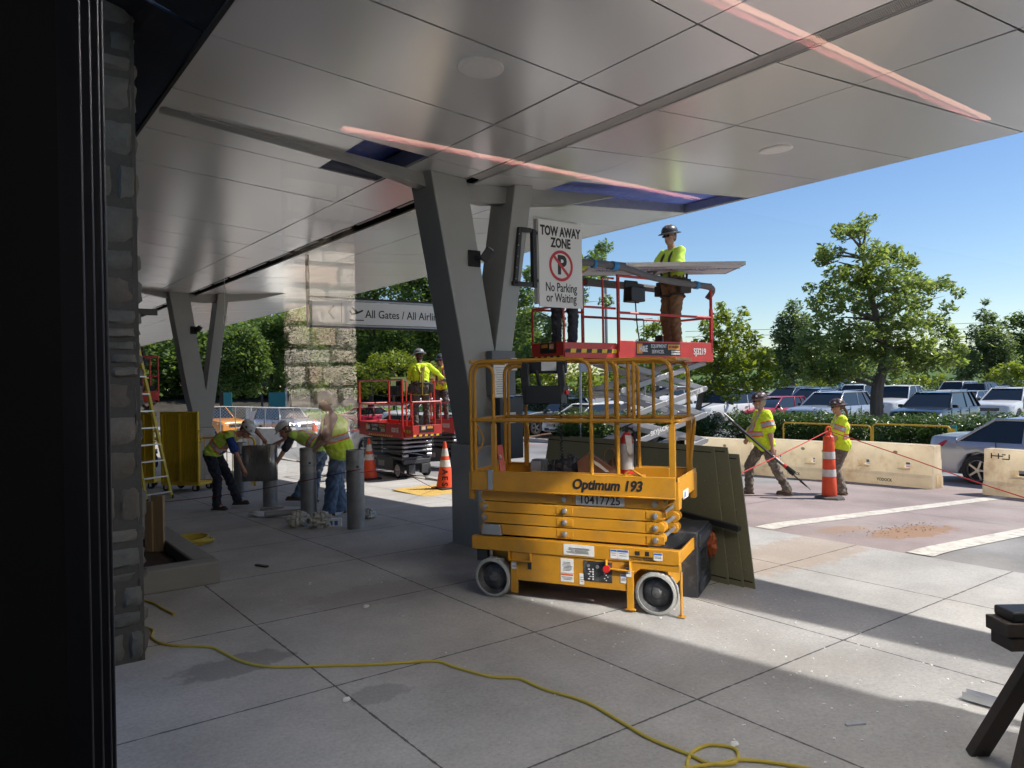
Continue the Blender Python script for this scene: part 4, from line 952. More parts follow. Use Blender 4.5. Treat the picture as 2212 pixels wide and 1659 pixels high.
def person(label, loc, yaw, H=1.76, lean=(0, 0, 1), lean2=None, pelvis=None, feet=((0, .1, 0), (0, -.1, 0)), hands=((.1, .3, .85), (.1, -.3, .85)), poles=((-.6, .5, -.2), (-.6, -.5, -.2)),
           head=(1, 0, 0), build=1.0, belly=0.0, skin=0, trousers=None, shirt=None, sleeve=.55, vest=None, stripes=True, sleeve_band=False, boots=None, hat=None, brim='full', glasses=None, hair=None, beard=None,
           tail=False, gloves=False, harness=None, belt=None, bag=True, group=None, toes=(0, 0), baggy=1.0, knee=((1, .25, 0), (1, -.25, 0)), curl=.6):
    s = H/1.76
    t = thing('person', label, 'person', loc, yaw, group)
    V = lambda p: Vector(p)*s
    pel = V(pelvis or (0, 0, .95)); u1 = Vector(lean).normalized(); u2 = Vector(lean2 or lean).normalized()
    waist = pel+u1*.17*s; neck = waist+(u1*.45+u2*.55).normalized()*.16*s+u2*.2*s; chest = waist+(u1*.45+u2*.55).normalized()*.16*s
    lat = Vector((0, 1, 0)); fwd1 = lat.cross(u1).normalized(); fwd2 = lat.cross(u2).normalized()
    hd = Vector(head).normalized(); nk = neck+u2*.05*s; hc = nk+(u2*.6+Vector((0, 0, .25))+hd*.28).normalized()*.125*s
    hup = (u2*.5+Vector((0, 0, .9))); hup = (hup-hd*hup.dot(hd)).normalized(); hl = hup.cross(hd)
    HR = Matrix(((hd.x, hl.x, hup.x), (hd.y, hl.y, hup.y), (hd.z, hl.z, hup.z)))
    hp = lambda x, y, z: hc+HR @ Vector((x*s, y*s, z*s))
    sh = [neck-u2*.055*s+lat*sd*.175*s*build for sd in (1, -1)]
    hips = [pel+lat*sd*.09*s-u1*.03*s for sd in (1, -1)]
    legs = []; arms = []
    for i in (0, 1):
        a = V(feet[i])+Vector((0, 0, .09*s)); k, a = ik(hips[i], a, .43*s, .42*s, knee[i]); legs.append((k, a))
        e, w = ik(sh[i], V(hands[i]), .29*s, .255*s, poles[i]); arms.append((e, w))
    def hand(b, e, w, i):
        d = (w-e).normalized(); side = Vector((0, 1 if i == 0 else -1, 0)); pn = d.cross(Vector((1, 0, 0)) if abs(d.x) < .7 else Vector((0, 0, 1))).normalized()
        acr = pn.cross(d).normalized()
        b.tube([w-d*.01*s, w+d*.045*s, w+d*.09*s], [.026*s, .036*s, .034*s], 10); b.ball(w+d*.05*s, (.03*s, .03*s, .03*s), 10); b.ball(w+d*.09*s, .032*s, 10)
        for q, (o, ln) in enumerate(((-.031, .072), (-.0105, .082), (.0105, .078), (.031, .062))):
            r0 = w+d*.088*s+acr*o*s; c1 = (d+pn*curl*.35).normalized(); c2 = (d*(1-curl*.5)+pn*curl).normalized(); m = r0+c1*ln*.5*s; f = m+c2*ln*.55*s
            b.tube([r0, m, f], [.0105*s, .0098*s, .0085*s], 8); b.ball(r0, .0105*s, 8); b.ball(f, .0085*s, 8); b.ball(m, .0098*s, 8)
        r0 = w+d*.03*s-acr*.03*s; m = r0-acr*.025*s+d*.03*s+pn*.012*s; f = m+d*.03*s+pn*.02*s
        b.tube([r0, m, f], [.014*s, .012*s, .0095*s], 8); b.ball(f, .0095*s, 8); b.ball(r0, .014*s, 8); b.ball(m, .012*s, 8)
    def torso(b, g, top=True):
        for sd in (1, -1):
            o = lat*sd*.072*s*build
            cap(b, pel+o*1.05, waist+o*.95+fwd1*belly*.05*s, (.105+g)*s*build, (.098+g)*s*build); cap(b, waist+o*.95+fwd1*belly*.05*s, chest+o*1.1, (.098+g)*s*build, (.108+g)*s*build)
            cap(b, chest+o*1.1, neck-u2*.085*s+o*.75, (.108+g)*s*build, (.075+g)*s)
        if belly: b.ball(waist+fwd1*(.05+.06*belly)*s-u1*.01*s, ((.11+g+.02*belly)*s,)*3, 14)
        cap(b, sh[0], sh[1], (.058+g)*s, (.058+g)*s)
    # continuous skin body
    b = MB(); torso(b, -.01)
    cap(b, neck-u2*.05*s, hc-hup*.05*s, .058*s, .05*s)
    b.ball(hp(-.012, 0, .03), (.098*s, .077*s, .092*s), 18, R=HR); b.ball(hp(.026, 0, -.045), (.068*s, .058*s, .072*s), 16, R=HR); b.ball(hp(.058, 0, -.092), (.03*s, .034*s, .024*s), 10, R=HR)
    b.tube([hp(.088, 0, .012), hp(.112, 0, -.028), hp(.09, 0, -.036)], [.010*s, .016*s, .012*s], 8)
    for sd in (1, -1): b.ball(hp(-.005, sd*.078, -.012), (.022*s, .01*s, .034*s), 8, R=HR)
    for i in (0, 1):
        k, a = legs[i]; cap(b, hips[i], k, .075*s, .052*s); cap(b, k, a, .05*s, .036*s); cap(b, a, a+Vector((.12*s*math.cos(toes[i]), .12*s*math.sin(toes[i]), -.05*s)), .036*s, .03*s)
        e, w = arms[i]; cap(b, sh[i], e, .05*s*build, .041*s*build); cap(b, e, w, .041*s*build, .027*s); hand(b, e, w, i)
    me = remesh(b, .0085*s, 2); me.materials.clear(); me.materials.append(M_SKIN[skin])
    if gloves:
        me.materials.append(M_GLOVE); n = len(me.polygons); c = np.empty(n*3); me.polygons.foreach_get('center', c); c = c.reshape(-1, 3); mi = np.zeros(n, dtype=np.int32)
        for e, w in arms:
            d = np.array((w-e).normalized()); q = (c-np.array(w)) @ d; r = np.linalg.norm(c-np.array(w), axis=1); mi[(q > -.03) & (r < .24*s)] = 1
        me.polygons.foreach_set('material_index', mi)
    o = bpy.data.objects.new('body', me); COL.objects.link(o); o.parent = t
    def garment(b, name, mats, vox=.012, fn=None, sm=3):
        me = remesh(b, vox*s, sm, name); me.materials.clear()
        if name in ('trousers', 'shirt', 'vest'):      # cloth folds
            n = len(me.vertices); c = np.empty(n*3); me.vertices.foreach_get('co', c); c = c.reshape(-1, 3); nn = np.empty(n*3); me.vertex_normals.foreach_get('vector', nn); nn = nn.reshape(-1, 3); ph = H*37
            w = np.sin(c[:, 2]*46+ph+3.1*np.sin(c[:, 0]*19+ph)+2.4*np.sin(c[:, 1]*23))*.5+np.sin(c[:, 2]*83+c[:, 0]*41-c[:, 1]*37+ph*2)*.35+np.sin((c[:, 0]+c[:, 1])*57+4*np.sin(c[:, 2]*17+ph))*.4
            me.vertices.foreach_set('co', (c+nn*(w*(.0085 if name == 'trousers' else .006)*s)[:, None]).ravel()); me.update()
        for m in mats: me.materials.append(m)
        if fn:
            n = len(me.polygons); c = np.empty(n*3); me.polygons.foreach_get('center', c); me.polygons.foreach_set('material_index', fn(c.reshape(-1, 3)).astype(np.int32))
        o = bpy.data.objects.new(name, me); COL.objects.link(o); o.parent = t; return o
    # trousers
    b = MB()
    for sd in (1, -1): cap(b, pel+lat*sd*.072*s*build*1.05, pel+lat*sd*.07*s*build+u1*.1*s+fwd1*belly*.02*s, .122*s*build, .112*s*build)
    for i in (0, 1):
        k, a = legs[i]; q = baggy; rn = random.Random(i+int(H*1000)); cap(b, hips[i], k, .1*s*q, .072*s*q); m = (k+a)*.5
        cap(b, k, m, .072*s*q, .068*s*q); cap(b, m, a-(a-k).normalized()*.01*s, .066*s*q, .066*s*q)
        for j in range(9):
            f = rn.random(); pnt = k.lerp(a, f) if j < 5 else hips[i].lerp(k, f); dd = Vector((rn.uniform(-1, 1), rn.uniform(-1, 1), 0)).normalized()
            b.ball(pnt+dd*.05*s*q, (.03*s, .03*s, .022*s), 8)
        b.ball(a+Vector((.012, 0, -.01))*s, (.08*s*q, .07*s*q, .035*s), 10)
    garment(b, 'trousers', [trousers or M_NAVYP])
    # boots
    for i in (0, 1):
        k, a = legs[i]; b = MB(); f = Vector((math.cos(toes[i]), math.sin(toes[i]), 0))
        cap(b, a+Vector((0, 0, .03*s)), a+Vector((0, 0, -.04*s)), .05*s, .048*s); cap(b, a+Vector((0, 0, -.048*s))-f*.03*s, a+f*.15*s+Vector((0, 0, -.055*s)), .042*s, .038*s)
        b.box(a+f*.055*s+Vector((0, 0, -.075*s)), (.27*s, .085*s, .028*s), R=Matrix.Rotation(toes[i], 3, 'Z')); garment(b, 'boot', [boots or M_BOOT], .009)
    # shirt
    if shirt:
        b = MB(); torso(b, .008)
        for i in (0, 1):
            e, w = arms[i]
            if sleeve <= .6: 
                if sleeve > 0: q = sh[i].lerp(e, sleeve/.55*.85); cap(b, sh[i], q, .066*s*build, .068*s*build)
            else: cap(b, sh[i], e, .062*s*build, .054*s*build); cap(b, e, e.lerp(w, min(1, (sleeve-.6)/.4)), .054*s*build, .042*s)
        garment(b, 'shirt', [shirt])
    if vest:
        b = MB(); torso(b, .022)
        for sd in (1, -1): b.ball(waist+lat*sd*.07*s*build-u1*.06*s+fwd1*.02*s, (.125*s*build,)*3, 12)
        if sleeve_band:
            for i in (0, 1): e, w = arms[i]; q = sh[i].lerp(e, .75); cap(b, sh[i], q, .08*s*build, .085*s*build)
        L = (neck-pel).length; up = np.array((neck-pel).normalized()); p0 = np.array(pel); la = np.array(lat)
        def fn(c):
            h = ((c-p0) @ up)/L; y = np.abs((c-p0) @ la)/s; m = np.zeros(len(c))
            if stripes:
                m[(h > .22) & (h < .40)] = 2; m[(h > .26) & (h < .36)] = 1
                v = (h >= .40) & (y < .2); m[v & (y > .055) & (y < .145)] = 2; m[v & (y > .075) & (y < .125)] = 1
                if sleeve_band:
                    for i in (0, 1):
                        e, w = arms[i]; ax = np.array((e-sh[i])); l2 = (ax @ ax); q = ((c-np.array(sh[i])) @ ax)/l2; rr = np.linalg.norm(c-np.array(sh[i])-np.outer(q, ax), axis=1)
                        on = (rr < .12*s) & (y > .17*build); m[on] = 0; m[on & (q > .35) & (q < .72)] = 2; m[on & (q > .42) & (q < .65)] = 1
            fr = (c-p0) @ np.array(fwd2)
            m[(np.abs((c-p0) @ la)/s < .045) & (fr > .05*s) & (np.abs((c-p0) @ la)/s < .045) & (h > .1)] = 3
            return m
        ve = garment(b, 'vest', [vest, M_SILVER, M_HORG, shirt or vest], .010, fn)
    # head gear
    if hat:
        b = MB(); T = Matrix.Translation(hp(-.01, 0, .052)) @ HR.to_4x4() @ Matrix.Diagonal((1.12*s, .93*s, s, 1))
        b.lathe([(.118, 0), (.120, .02), (.113, .055), (.092, .09), (.055, .112), (0, .12)], 28, 0, T)
        b.lathe([(.10, .0), (.117, .0)], 28, 0, T)
        if brim == 'full': b.lathe([(.112, .014), (.15, .004), (.166, -.008), (.165, -.012), (.148, -.002), (.112, .006)], 28, 0, T)
        else: b.M = T; b.prism([(.095, -.075), (.15, -.045), (.158, 0), (.15, .045), (.095, .075)], -.002, .008, 'z'); b.M = None
        for q in (-.03, 0, .03): b.M = T; b.tube([(-.095, q, .085), (0, q, .122), (.095, q, .08)], .008, 6); b.M = None
        ho = b.obj('helmet', hat, t, smooth=50)
        if hat is M_HATW:
            b = MB(); b.M = T
            b.box((.03, -.112, .045), (.04, .006, .022)); b.box((-.06, -.105, .05), (.03, .01, .03), R=Matrix.Rotation(-.5, 3, 'Z')); b.box((.1, .03, .06), (.01, .035, .02)); b.box((.105, -.04, .04), (.008, .03, .02)); b.obj('helmet_sticker', M_INK, ho, smooth=0)
        if hat is M_HATB:
            b = MB(); b.M = T
            for (x, y, z) in ((.03, -.112, .05), (-.05, -.108, .045), (.08, -.085, .05), (-.02, .112, .05), (.06, .1, .05)): b.ball((x, y, z), (.02, .008, .016), 8)
            b.obj('helmet_sticker', M_WHITE, ho)
    if hair or hat:
        b = MB(); b.ball(hp(-.03, 0, .02), (.092*s, .083*s, .085*s), 16, R=HR); 
        if tail: cap(b, hp(-.11, 0, -.01), hp(-.15, 0, -.09), .03*s, .028*s); cap(b, hp(-.15, 0, -.09), hp(-.155, 0, -.2), .03*s, .014*s)
        else: b.ball(hp(-.06, 0, -.03), (.05*s, .066*s, .05*s), 12, R=HR)
        garment(b, 'hair', [hair or M_HAIR], .011, sm=2)
    if beard:
        b = MB(); b.ball(hp(.045, 0, -.085), (.052*s, .055*s, .045*s), 12, R=HR); b.ball(hp(.0, .05, -.06), (.03*s, .02*s, .045*s), 8, R=HR); b.ball(hp(.0, -.05, -.06), (.03*s, .02*s, .045*s), 8, R=HR); garment(b, 'beard', [beard], .009, sm=2)
    b = MB()
    for sd in (1, -1): b.ball(hp(.083, sd*.031, .012), (.01*s, .014*s, .008*s), 8, R=HR)
    b.obj('eyes', M_EYE, t)
    b = MB(); b.ball(hp(.088, 0, -.06), (.012*s, .024*s, .006*s), 8, R=HR); b.obj('mouth', M_LIP, t)
    if glasses:
        b = MB()
        for sd in (1, -1): b.ball(hp(.092, sd*.034, .012), (.012*s, .032*s, .019*s), 10, R=HR); b.tube([hp(.085, sd*.062, .016), hp(0, sd*.083, .012)], .005*s, 5)
        b.obj('glasses', glasses, t)
    if harness:
        b = MB()
        g = .135*s*build
        for sd in (1, -1):
            pts = []
            for (f, h) in ((1.0, -.02), (1.02, .1), (.98, .25), (.72, .33), (0, .40), (-.7, .33), (-1.0, .2), (-1.0, .05), (-.95, -.06)):
                pts.append(pel+u1*.0+(neck-pel)*min(1.06, (.1+h*2.1))+fwd2*g*f*.95+lat*sd*(.085*s if f > 0 else .06*s*(1.3 if h > .2 else .6)))
            b.tube(smoothline(pts, 4), .017*s, 6)
            k, a = legs[sd < 0]; m = hips[sd < 0].lerp(k, .3); fr = frame(k-hips[sd < 0]); b.tube(arc(m, .115*s, 0, 2*math.pi, fr[0], fr[1], 14), .014*s, 6)
        b.box(neck-u2*.16*s-fwd2*.165*s*build, (.03*s, .07*s, .08*s)); b.tube(smoothline([neck-u2*.16*s-fwd2*.17*s, waist-fwd2*.19*s, pel-fwd1*.17*s, pel-fwd1*.14*s-Vector((0, 0, .2*s))], 4), .014*s, 6)
        b.obj('harness', harness, t)
    if belt:
        b = MB(); c = pel+u1*.07*s; b.tube(arc(c+fwd1*belly*.03*s, 1, 0, 2*math.pi, fwd1*.14*s*build*(1+.15*belly), lat*.2*s*build, 24), .026*s, 6, closed=False)
        if bag:
            for sd in (1, -1):
                q = c+lat*sd*.21*s*build; b.box(q+Vector((0, 0, -.1*s)), (.2*s, .09*s, .2*s)); b.box(q+Vector((.07*s, sd*.03*s, -.13*s)), (.09*s, .07*s, .15*s)); b.beam(q+Vector((-.05*s, 0, -.02*s)), q+Vector((-.06*s, 0, .08*s)), .03*s, .03*s)
        b.obj('tool_belt', belt, t, bevel=.012)
    return t
def world_to(loc, yaw, p):
    d = Vector(p)-Vector(loc); c, s = math.cos(-yaw), math.sin(-yaw); return (d.x*c-d.y*s, d.x*s+d.y*c, d.z)
def local_to(loc, yaw, p):
    c, s = math.cos(yaw), math.sin(yaw); return Vector((loc[0]+p[0]*c-p[1]*s, loc[1]+p[0]*s+p[1]*c, loc[2]+p[2]))
LEFT = math.atan2(.5964, -.8028)       # facing the left of the picture
DEG = math.radians
# two workers in the road
bm_loc = G(1652, 1069); bm_yaw = LEFT+DEG(-4)
person('bearded man in yellow vest and camouflage trousers carrying brooms across the road', bm_loc, bm_yaw, H=1.8, pelvis=(0, 0, .9), lean=(.05, 0, 1), feet=((-.36, .08, 0), (.24, -.1, 0)), toes=(DEG(-8), DEG(5)), hands=((-.06, .30, .80), (.2, -.2, .98)), poles=((-.9, .4, -.1), (-.5, -.8, -.2)),
       head=(1, .02, -.12), build=1.26, belly=1.6, skin=0, trousers=M_CAMO, shirt=M_SHIRT, sleeve=.55, vest=M_HIVIS, sleeve_band=True, hat=M_HATB, glasses=M_LENS, beard=M_BEARD, hair=M_BEARD, baggy=1.12, boots=M_BOOT)
hw = local_to(bm_loc, bm_yaw, (-.06, .32, .72))
def broom(name, label, a, c, headcol, wid):
    t = thing(name, label, 'broom', a); a0 = Vector(a); d = (Vector(c)-a0)
    b = MB(); b.tube([(0, 0, 0), d*.9], .013, 8); b.obj('handle', M_STEEL, t)
    u = d.normalized(); sd = frame(u)[0]; b = MB(); b.beam(d*.88, d*.92, wid, .05, up=sd.cross(u)); b.obj('head', headcol, t, bevel=.006)
    b = MB(); rn = random.Random(5)
    for k in range(50):
        o = sd*rn.uniform(-wid/2, wid/2)+sd.cross(u)*rn.uniform(-.025, .025); b.beam(d*.92+o, d*.92+o*1.35+u*.17, .006, .006)
    b.obj('bristles', M_RUB, t, smooth=0)
    return t
ru = (P(1565, 884, 12.9)-hw); rd = (P(1705, 985, 12.3)-hw)
ax = (P(1700, 1000, 12.35)-P(1565, 884, 12.75)).normalized()
broom('push_broom', 'black bristled broom with a steel handle held by the bearded man', hw-ax*1.08, hw+ax*.40, M_RED, .16)
t = thing('long_pole', 'long dark pole pointing down past the broom in the bearded man\'s hand', 'pole', hw-ax*1.0+Vector((0, 0, -.03)))
b = MB(); b.tube([(0, 0, 0), ax*1.72], .011, 8); b.obj('shaft', M_DK, t); b = MB(); b.tube([ax*1.58, ax*1.7], [.02, .012], 8); b.beam(ax*1.68, ax*1.79, .05, .006); b.obj('scraper_tip', M_DK, t)
wm_loc = G(1818, 1069); wm_yaw = LEFT+DEG(-14)
person('woman with a ponytail in yellow vest and camouflage trousers standing at the striped channelizer', wm_loc, wm_yaw, H=1.7, pelvis=(-.02, 0, .93), lean=(.06, 0, 1), feet=((.02, .1, 0), (-.04, -.08, 0)), toes=(DEG(12), DEG(-8)), hands=((.26, .16, .82), (.24, -.22, .84)), poles=((-.6, .6, -.2), (-.6, -.6, -.2)),
       head=(1, .15, -.12), build=1.14, belly=.8, skin=0, trousers=M_CAMO, shirt=M_HIVIS, sleeve=.55, vest=M_HIVIS, sleeve_band=True, hat=M_HATB, glasses=M_LENS, hair=M_HAIR, tail=True, baggy=1.1)
# workers on the raised lift
zd = ZL+gz(8.9, 8.3)
person('man in dark helmet and sunglasses standing on the raised red lift with tool bags', (9.38, 8.2, zd), LEFT+DEG(28), H=1.98, build=1.08, pelvis=(0, 0, .96), lean=(.03, 0, 1), feet=((.03, .11, 0), (0, -.1, 0)), hands=((.36, .12, 1.16), (.38, -.16, 1.16)), poles=((-.5, .6, -.6), (-.5, -.6, -.6)), toes=(DEG(15), DEG(-15)),
       head=(1, .25, -.18), skin=1, trousers=M_BROWNP, shirt=M_HIVIS2, sleeve=.55, harness=M_LEATH, belt=M_LEATH, hat=M_HATK, glasses=M_LENS, boots=M_BLKB, gloves=True, baggy=1.08)
person('worker on the raised red lift, only dark trouser legs showing below the sign', (7.12, 8.3, zd), DEG(40), H=1.78, feet=((.04, .11, 0), (-.02, -.12, 0)), hands=((.3, .2, 1.15), (.3, -.2, 1.15)), trousers=mat('slate_trousers', (.05, .06, .075), .9, var=.2, vs=12), shirt=M_HIVIS2, sleeve=.55, hat=M_HATG, harness=M_LEATH, boots=M_BLKB, skin=1, baggy=1.1)
# workers on the folded lifts in the road
f1 = far1.location; fz = f1.z+1.06
person('worker in grey helmet seen from behind on the folded red lift', (f1.x+.1, f1.y-1.02, fz), DEG(70), H=1.72, lean=(.1, 0, 1), feet=((0, .12, 0), (.02, -.12, 0)), hands=((.34, .1, 1.08), (.36, -.62, 1.10)), poles=((-.3, .6, -.5), (-.3, -.6, -.3)), head=(1, .45, -.2), skin=2, trousers=M_GREYP, shirt=M_HIVIS, sleeve=.98, harness=mat('harness_strap', (.32, .26, .05), .7), belt=M_LEATH, bag=True, hat=M_HATG, boots=M_BLKB, gloves=True, baggy=1.12, build=1.05)
f2 = far2.location
person('worker in sunglasses half hidden by the grey column on the second folded red lift', (f2.x-.0, f2.y+.1, f2.z+1.06), DEG(215), H=1.74, feet=((0, .12, 0), (.02, -.12, 0)), hands=((.32, .2, 1.1), (.32, -.25, 1.1)), head=(1, 0, -.15), skin=1, trousers=M_GREYP, shirt=M_HIVIS2, vest=M_HIVIS, hat=M_HATK, glasses=M_LENS, harness=M_LEATH, boots=M_BLKB)
f3 = far3.location
person('worker in dark clothes on the raised lift at the far left', (f3.x+.05, f3.y-.5, f3.z+2.02), DEG(150), H=1.74, lean=(.25, 0, 1), feet=((0, .12, 0), (.02, -.12, 0)), hands=((.4, .15, 1.2), (.4, -.2, 1.1)), head=(1, 0, -.3), skin=1, trousers=M_NAVYP, shirt=M_DARKS, sleeve=.98, hat=M_HATK, harness=M_LEATH, boots=M_BLKB)
# three men at the bollards
w1 = G(490, 1099); y1 = DEG(-36.6-8)
person('bending worker in white helmet and blue sleeves holding the left edge of the sheet', w1, y1, H=1.78, pelvis=(-.22, 0, .93), lean=(.62, 0, .8), lean2=(.92, 0, .35), feet=((.12, .16, 0), (-.1, -.14, 0)), toes=(DEG(12), DEG(-6)), hands=((.50, .30, 1.12), (.42, -.17, .60)), poles=((.3, .9, .4), (.1, -.9, -.1)), head=(.75, -.25, -.8), skin=0, trousers=M_NAVYP, shirt=M_BLUES, sleeve=.55, vest=M_HIVIS2, hat=M_HATW, brim='cap', boots=M_BLKB, baggy=1.05)
w2 = G(655, 1088); y2 = LEFT+DEG(-8)
person('bending worker in white helmet and lime vest pressing the metal sheet on to the bollard', w2, y2, H=1.78, pelvis=(-.32, 0, .93), lean=(.72, 0, .7), lean2=(.96, 0, .25), feet=((.1, .12, 0), (-.12, -.16, 0)), hands=((.36, .26, .68), (.52, -.3, 1.03)), poles=((-.1, .9, -.5), (.3, -.9, .3)), head=(.85, .1, -.62), skin=0, trousers=M_DENIM, shirt=M_DARKS, sleeve=.55, vest=M_HIVIS2, hat=M_HATW, brim='cap', boots=M_BOOT, harness=None)
w3 = G(728, 1112); y3 = LEFT+DEG(10)
person('heavy standing worker in lime vest, maroon sleeves and loose jeans between two bollards', w3, y3, H=1.84, pelvis=(-.06, 0, .96), lean=(.16, 0, 1), lean2=(.3, 0, 1), feet=((.10, .12, 0), (-.05, -.14, 0)), toes=(DEG(8), DEG(-15)), hands=((.28, .14, .98), (.34, -.2, .95)), poles=((-.8, .5, -.3), (-.8, -.5, -.3)), head=(.9, .1, -.5), build=1.5, belly=1.0, skin=1, trousers=M_DENIM, shirt=M_MAROON, sleeve=.62, vest=M_HIVIS, stripes=True, boots=M_BOOT, baggy=1.4, hat=M_HATK, brim='cap')

# ------------------------------------------------------------------ vehicles
M_GLASS = mat('car_glass', (.012, .016, .02), .06, spec=.8)
M_PLAST = mat('car_plastic', (.025, .025, .027), .6)
M_CHROME = mat('chrome', (.7, .7, .72), .15, metal=1.0)
M_ALLOY = mat('alloy_wheel', (.45, .45, .46), .3, metal=.8)
M_HEAD = mat('headlamp', (.75, .78, .8), .1, spec=.8); M_TAIL = mat('tail_lamp', (.42, .012, .015), .15, coat=.5)
def paint(n, c, metal=.0): return mat('paint_'+n, c, .28, metal=metal, coat=.6)
KINDS = {  # L, W, H, belt, hood front z, roof x0,x1, windscreen base, rear base, deck z, wheel r, clearance
    'sedan': (4.6, 1.8, 1.43, .93, .70, -1.05, .25, 1.1, -1.72, 1.02, .325, .2), 'hatch': (4.3, 1.78, 1.5, .95, .74, -1.75, .2, 1.15, -2.02, .98, .32, .2),
    'suv': (4.85, 1.95, 1.76, 1.12, .95, -1.95, .15, 1.0, -2.3, 1.1, .37, .25), 'boxsuv': (4.8, 1.95, 1.9, 1.2, 1.05, -2.2, .35, .85, -2.36, 1.18, .39, .28), 'pickup': (5.7, 2.0, 1.92, 1.2, 1.05, -.75, .45, 1.1, -.95, 1.25, .4, .3)}
def car(label, kind, pm, loc, heading, lights=False, group=None, name='parked_car', cat='car', grille=True, tail=True, seams=False):
    L, Wd, H, belt, hz, rx0, rx1, wsb, rb, dk, wr, gc = KINDS[kind]; h = L/2; w = Wd/2
    t = thing(name, label, cat, loc, heading, group)
    fa, ra = h-.92, -h+1.0
    st = []
    def top(x):
        if x >= wsb: q = (x-wsb)/(h-wsb); return belt+.02-(belt-hz)*q**1.6
        if x <= rb: q = (rb-x)/(h+rb) if h+rb > .05 else 0; return (dk if kind in ('sedan', 'pickup') else belt)+.0*q
        return belt
    xs = [-h, -h+.04, -h+.16, -h+.4, ra-.42, ra-.2, ra, ra+.2, ra+.42, 0, fa-.42, fa-.2, fa, fa+.2, fa+.42, h-.3, h-.12, h-.03, h]
    xs = sorted(set(round(x, 3) for x in xs+[wsb, rb+.01])); b = MB(); secs = []
    for x in xs:
        e = abs(x)/h; k = 1.0
        if x > h-.45: k = 1-.16*((x-(h-.45))/.45)**2
        if x < -h+.35: k = 1-.10*((-h+.35-x)/.35)**2
        zt = top(x); zb = gc
        if x >= h-.031: zt = min(zt, hz-.1) if x >= h else hz-.03; zb = gc+.04
        if x <= -h+.041: zt -= .12 if x <= -h else .03; zb = gc+.08
        ww = w*k; zm = zb+(zt-zb)*.55
        arch = 0
        for c in (fa, ra):
            if abs(x-c) < wr+.06: arch = max(arch, math.sqrt(max(0, (wr+.07)**2-(x-c)**2))+wr*.95)
        zl = max(zb, arch)
        pts = [(0, zb), (ww*.7, zb), (ww*.74, max(zl, zb)), (ww*.97, max(zl, zb+.03)), (ww, max(zl+.02, zb+.2)), (ww*1.0, max(zl+.03, zm)), (ww*.985, max(zl+.04, zt-.1)), (ww*.93, zt-.015), (ww*.75, zt+.005), (0, zt+.025)]
        secs.append([(x, y, z) for y, z in pts]+[(x, -y, z) for y, z in reversed(pts[1:-1])])
    n = len(secs[0]); vs = [v for s in secs for v in s]; fs = []
    for i in range(len(secs)-1):
        for k in range(n): fs.append((i*n+k, i*n+(k+1) % n, (i+1)*n+(k+1) % n, (i+1)*n+k))
    fs.append(tuple(range(n))); fs.append(tuple(range((len(secs)-1)*n, len(secs)*n)))
    b.add(vs, fs)
    if kind == 'pickup': b.box((-h+.95, 0, belt+.03), (1.6, Wd*.93, .06))
    body = b.obj('body', pm, t, smooth=38)
    # glasshouse
    wb, wt = w*.925, w*.72; zr = H-.05
    b = MB()
    def gh(bx0, bx1, tx0, tx1, z0, z1, wb, wt, mi=0):
        b.add([(bx0, -wb, z0), (bx1, -wb, z0), (bx1, wb, z0), (bx0, wb, z0), (tx0, -wt, z1), (tx1, -wt, z1), (tx1, wt, z1), (tx0, wt, z1)], [(0, 3, 2, 1), (4, 5, 6, 7), (0, 1, 5, 4), (1, 2, 6, 5), (2, 3, 7, 6), (3, 0, 4, 7)], mi)
    gh(rb, wsb, rx0, rx1, belt-.03, zr, wb, wt); b.obj('windows', M_GLASS, t, bevel=.03)
    b = MB(); k = 6; vs = []; fs = []
    for i in range(k+1):
        u = i/k; x = rx0-.06+(rx1-rx0+.14)*u; zz = zr-.02+.05*math.sin(math.pi*min(1, max(0, u)))**.5
        for y, dz in ((-wt-.03, -.035), (-wt*.9, .0), (0, .018), (wt*.9, .0), (wt+.03, -.035)): vs.append((x, y, zz+dz))
    for i in range(k):
        for j in range(4): fs.append((i*5+j, i*5+j+1, i*5+j+6, i*5+j+5))
    b.add(vs, fs)
    for s in (-1, 1):
        q = lambda u, v: ((rb+(wsb-rb)*u)*(1-v)+(rx0+(rx1-rx0)*u)*v, s*(wb*(1-v)+wt*v)+s*.006, (belt-.02)*(1-v)+zr*v)
        pil = [(0.0, 0.03), (1.0, 1.0)]
        b.beam(q(1, 0), q(1, 1), .06, .05); b.beam(q(0, 0), q(0, 1), .07 if kind != 'suv' else .12, .05)
        b.beam(q(.44, 0), q(.44, 1), .05, .03)
        if kind in ('suv', 'boxsuv', 'hatch'): b.beam(q(.17, 0), q(.17, 1), .09, .03)
        b.beam(q(0, 1), q(1, 1), .05, .05)
    b.obj('roof', pm, t, bevel=.012)
    if kind in ('suv', 'boxsuv'):
        b = MB()
        for s in (-1, 1): b.tube(bend([(rx0+.15, s*wt*.88, zr+.02), (rx0+.2, s*wt*.88, zr+.085), (rx1-.2, s*wt*.88, zr+.085), (rx1-.1, s*wt*.88, zr+.02)], .05), .016, 6)
        b.obj('roof_rack', M_CHROME if kind == 'suv' else M_PLAST, t)
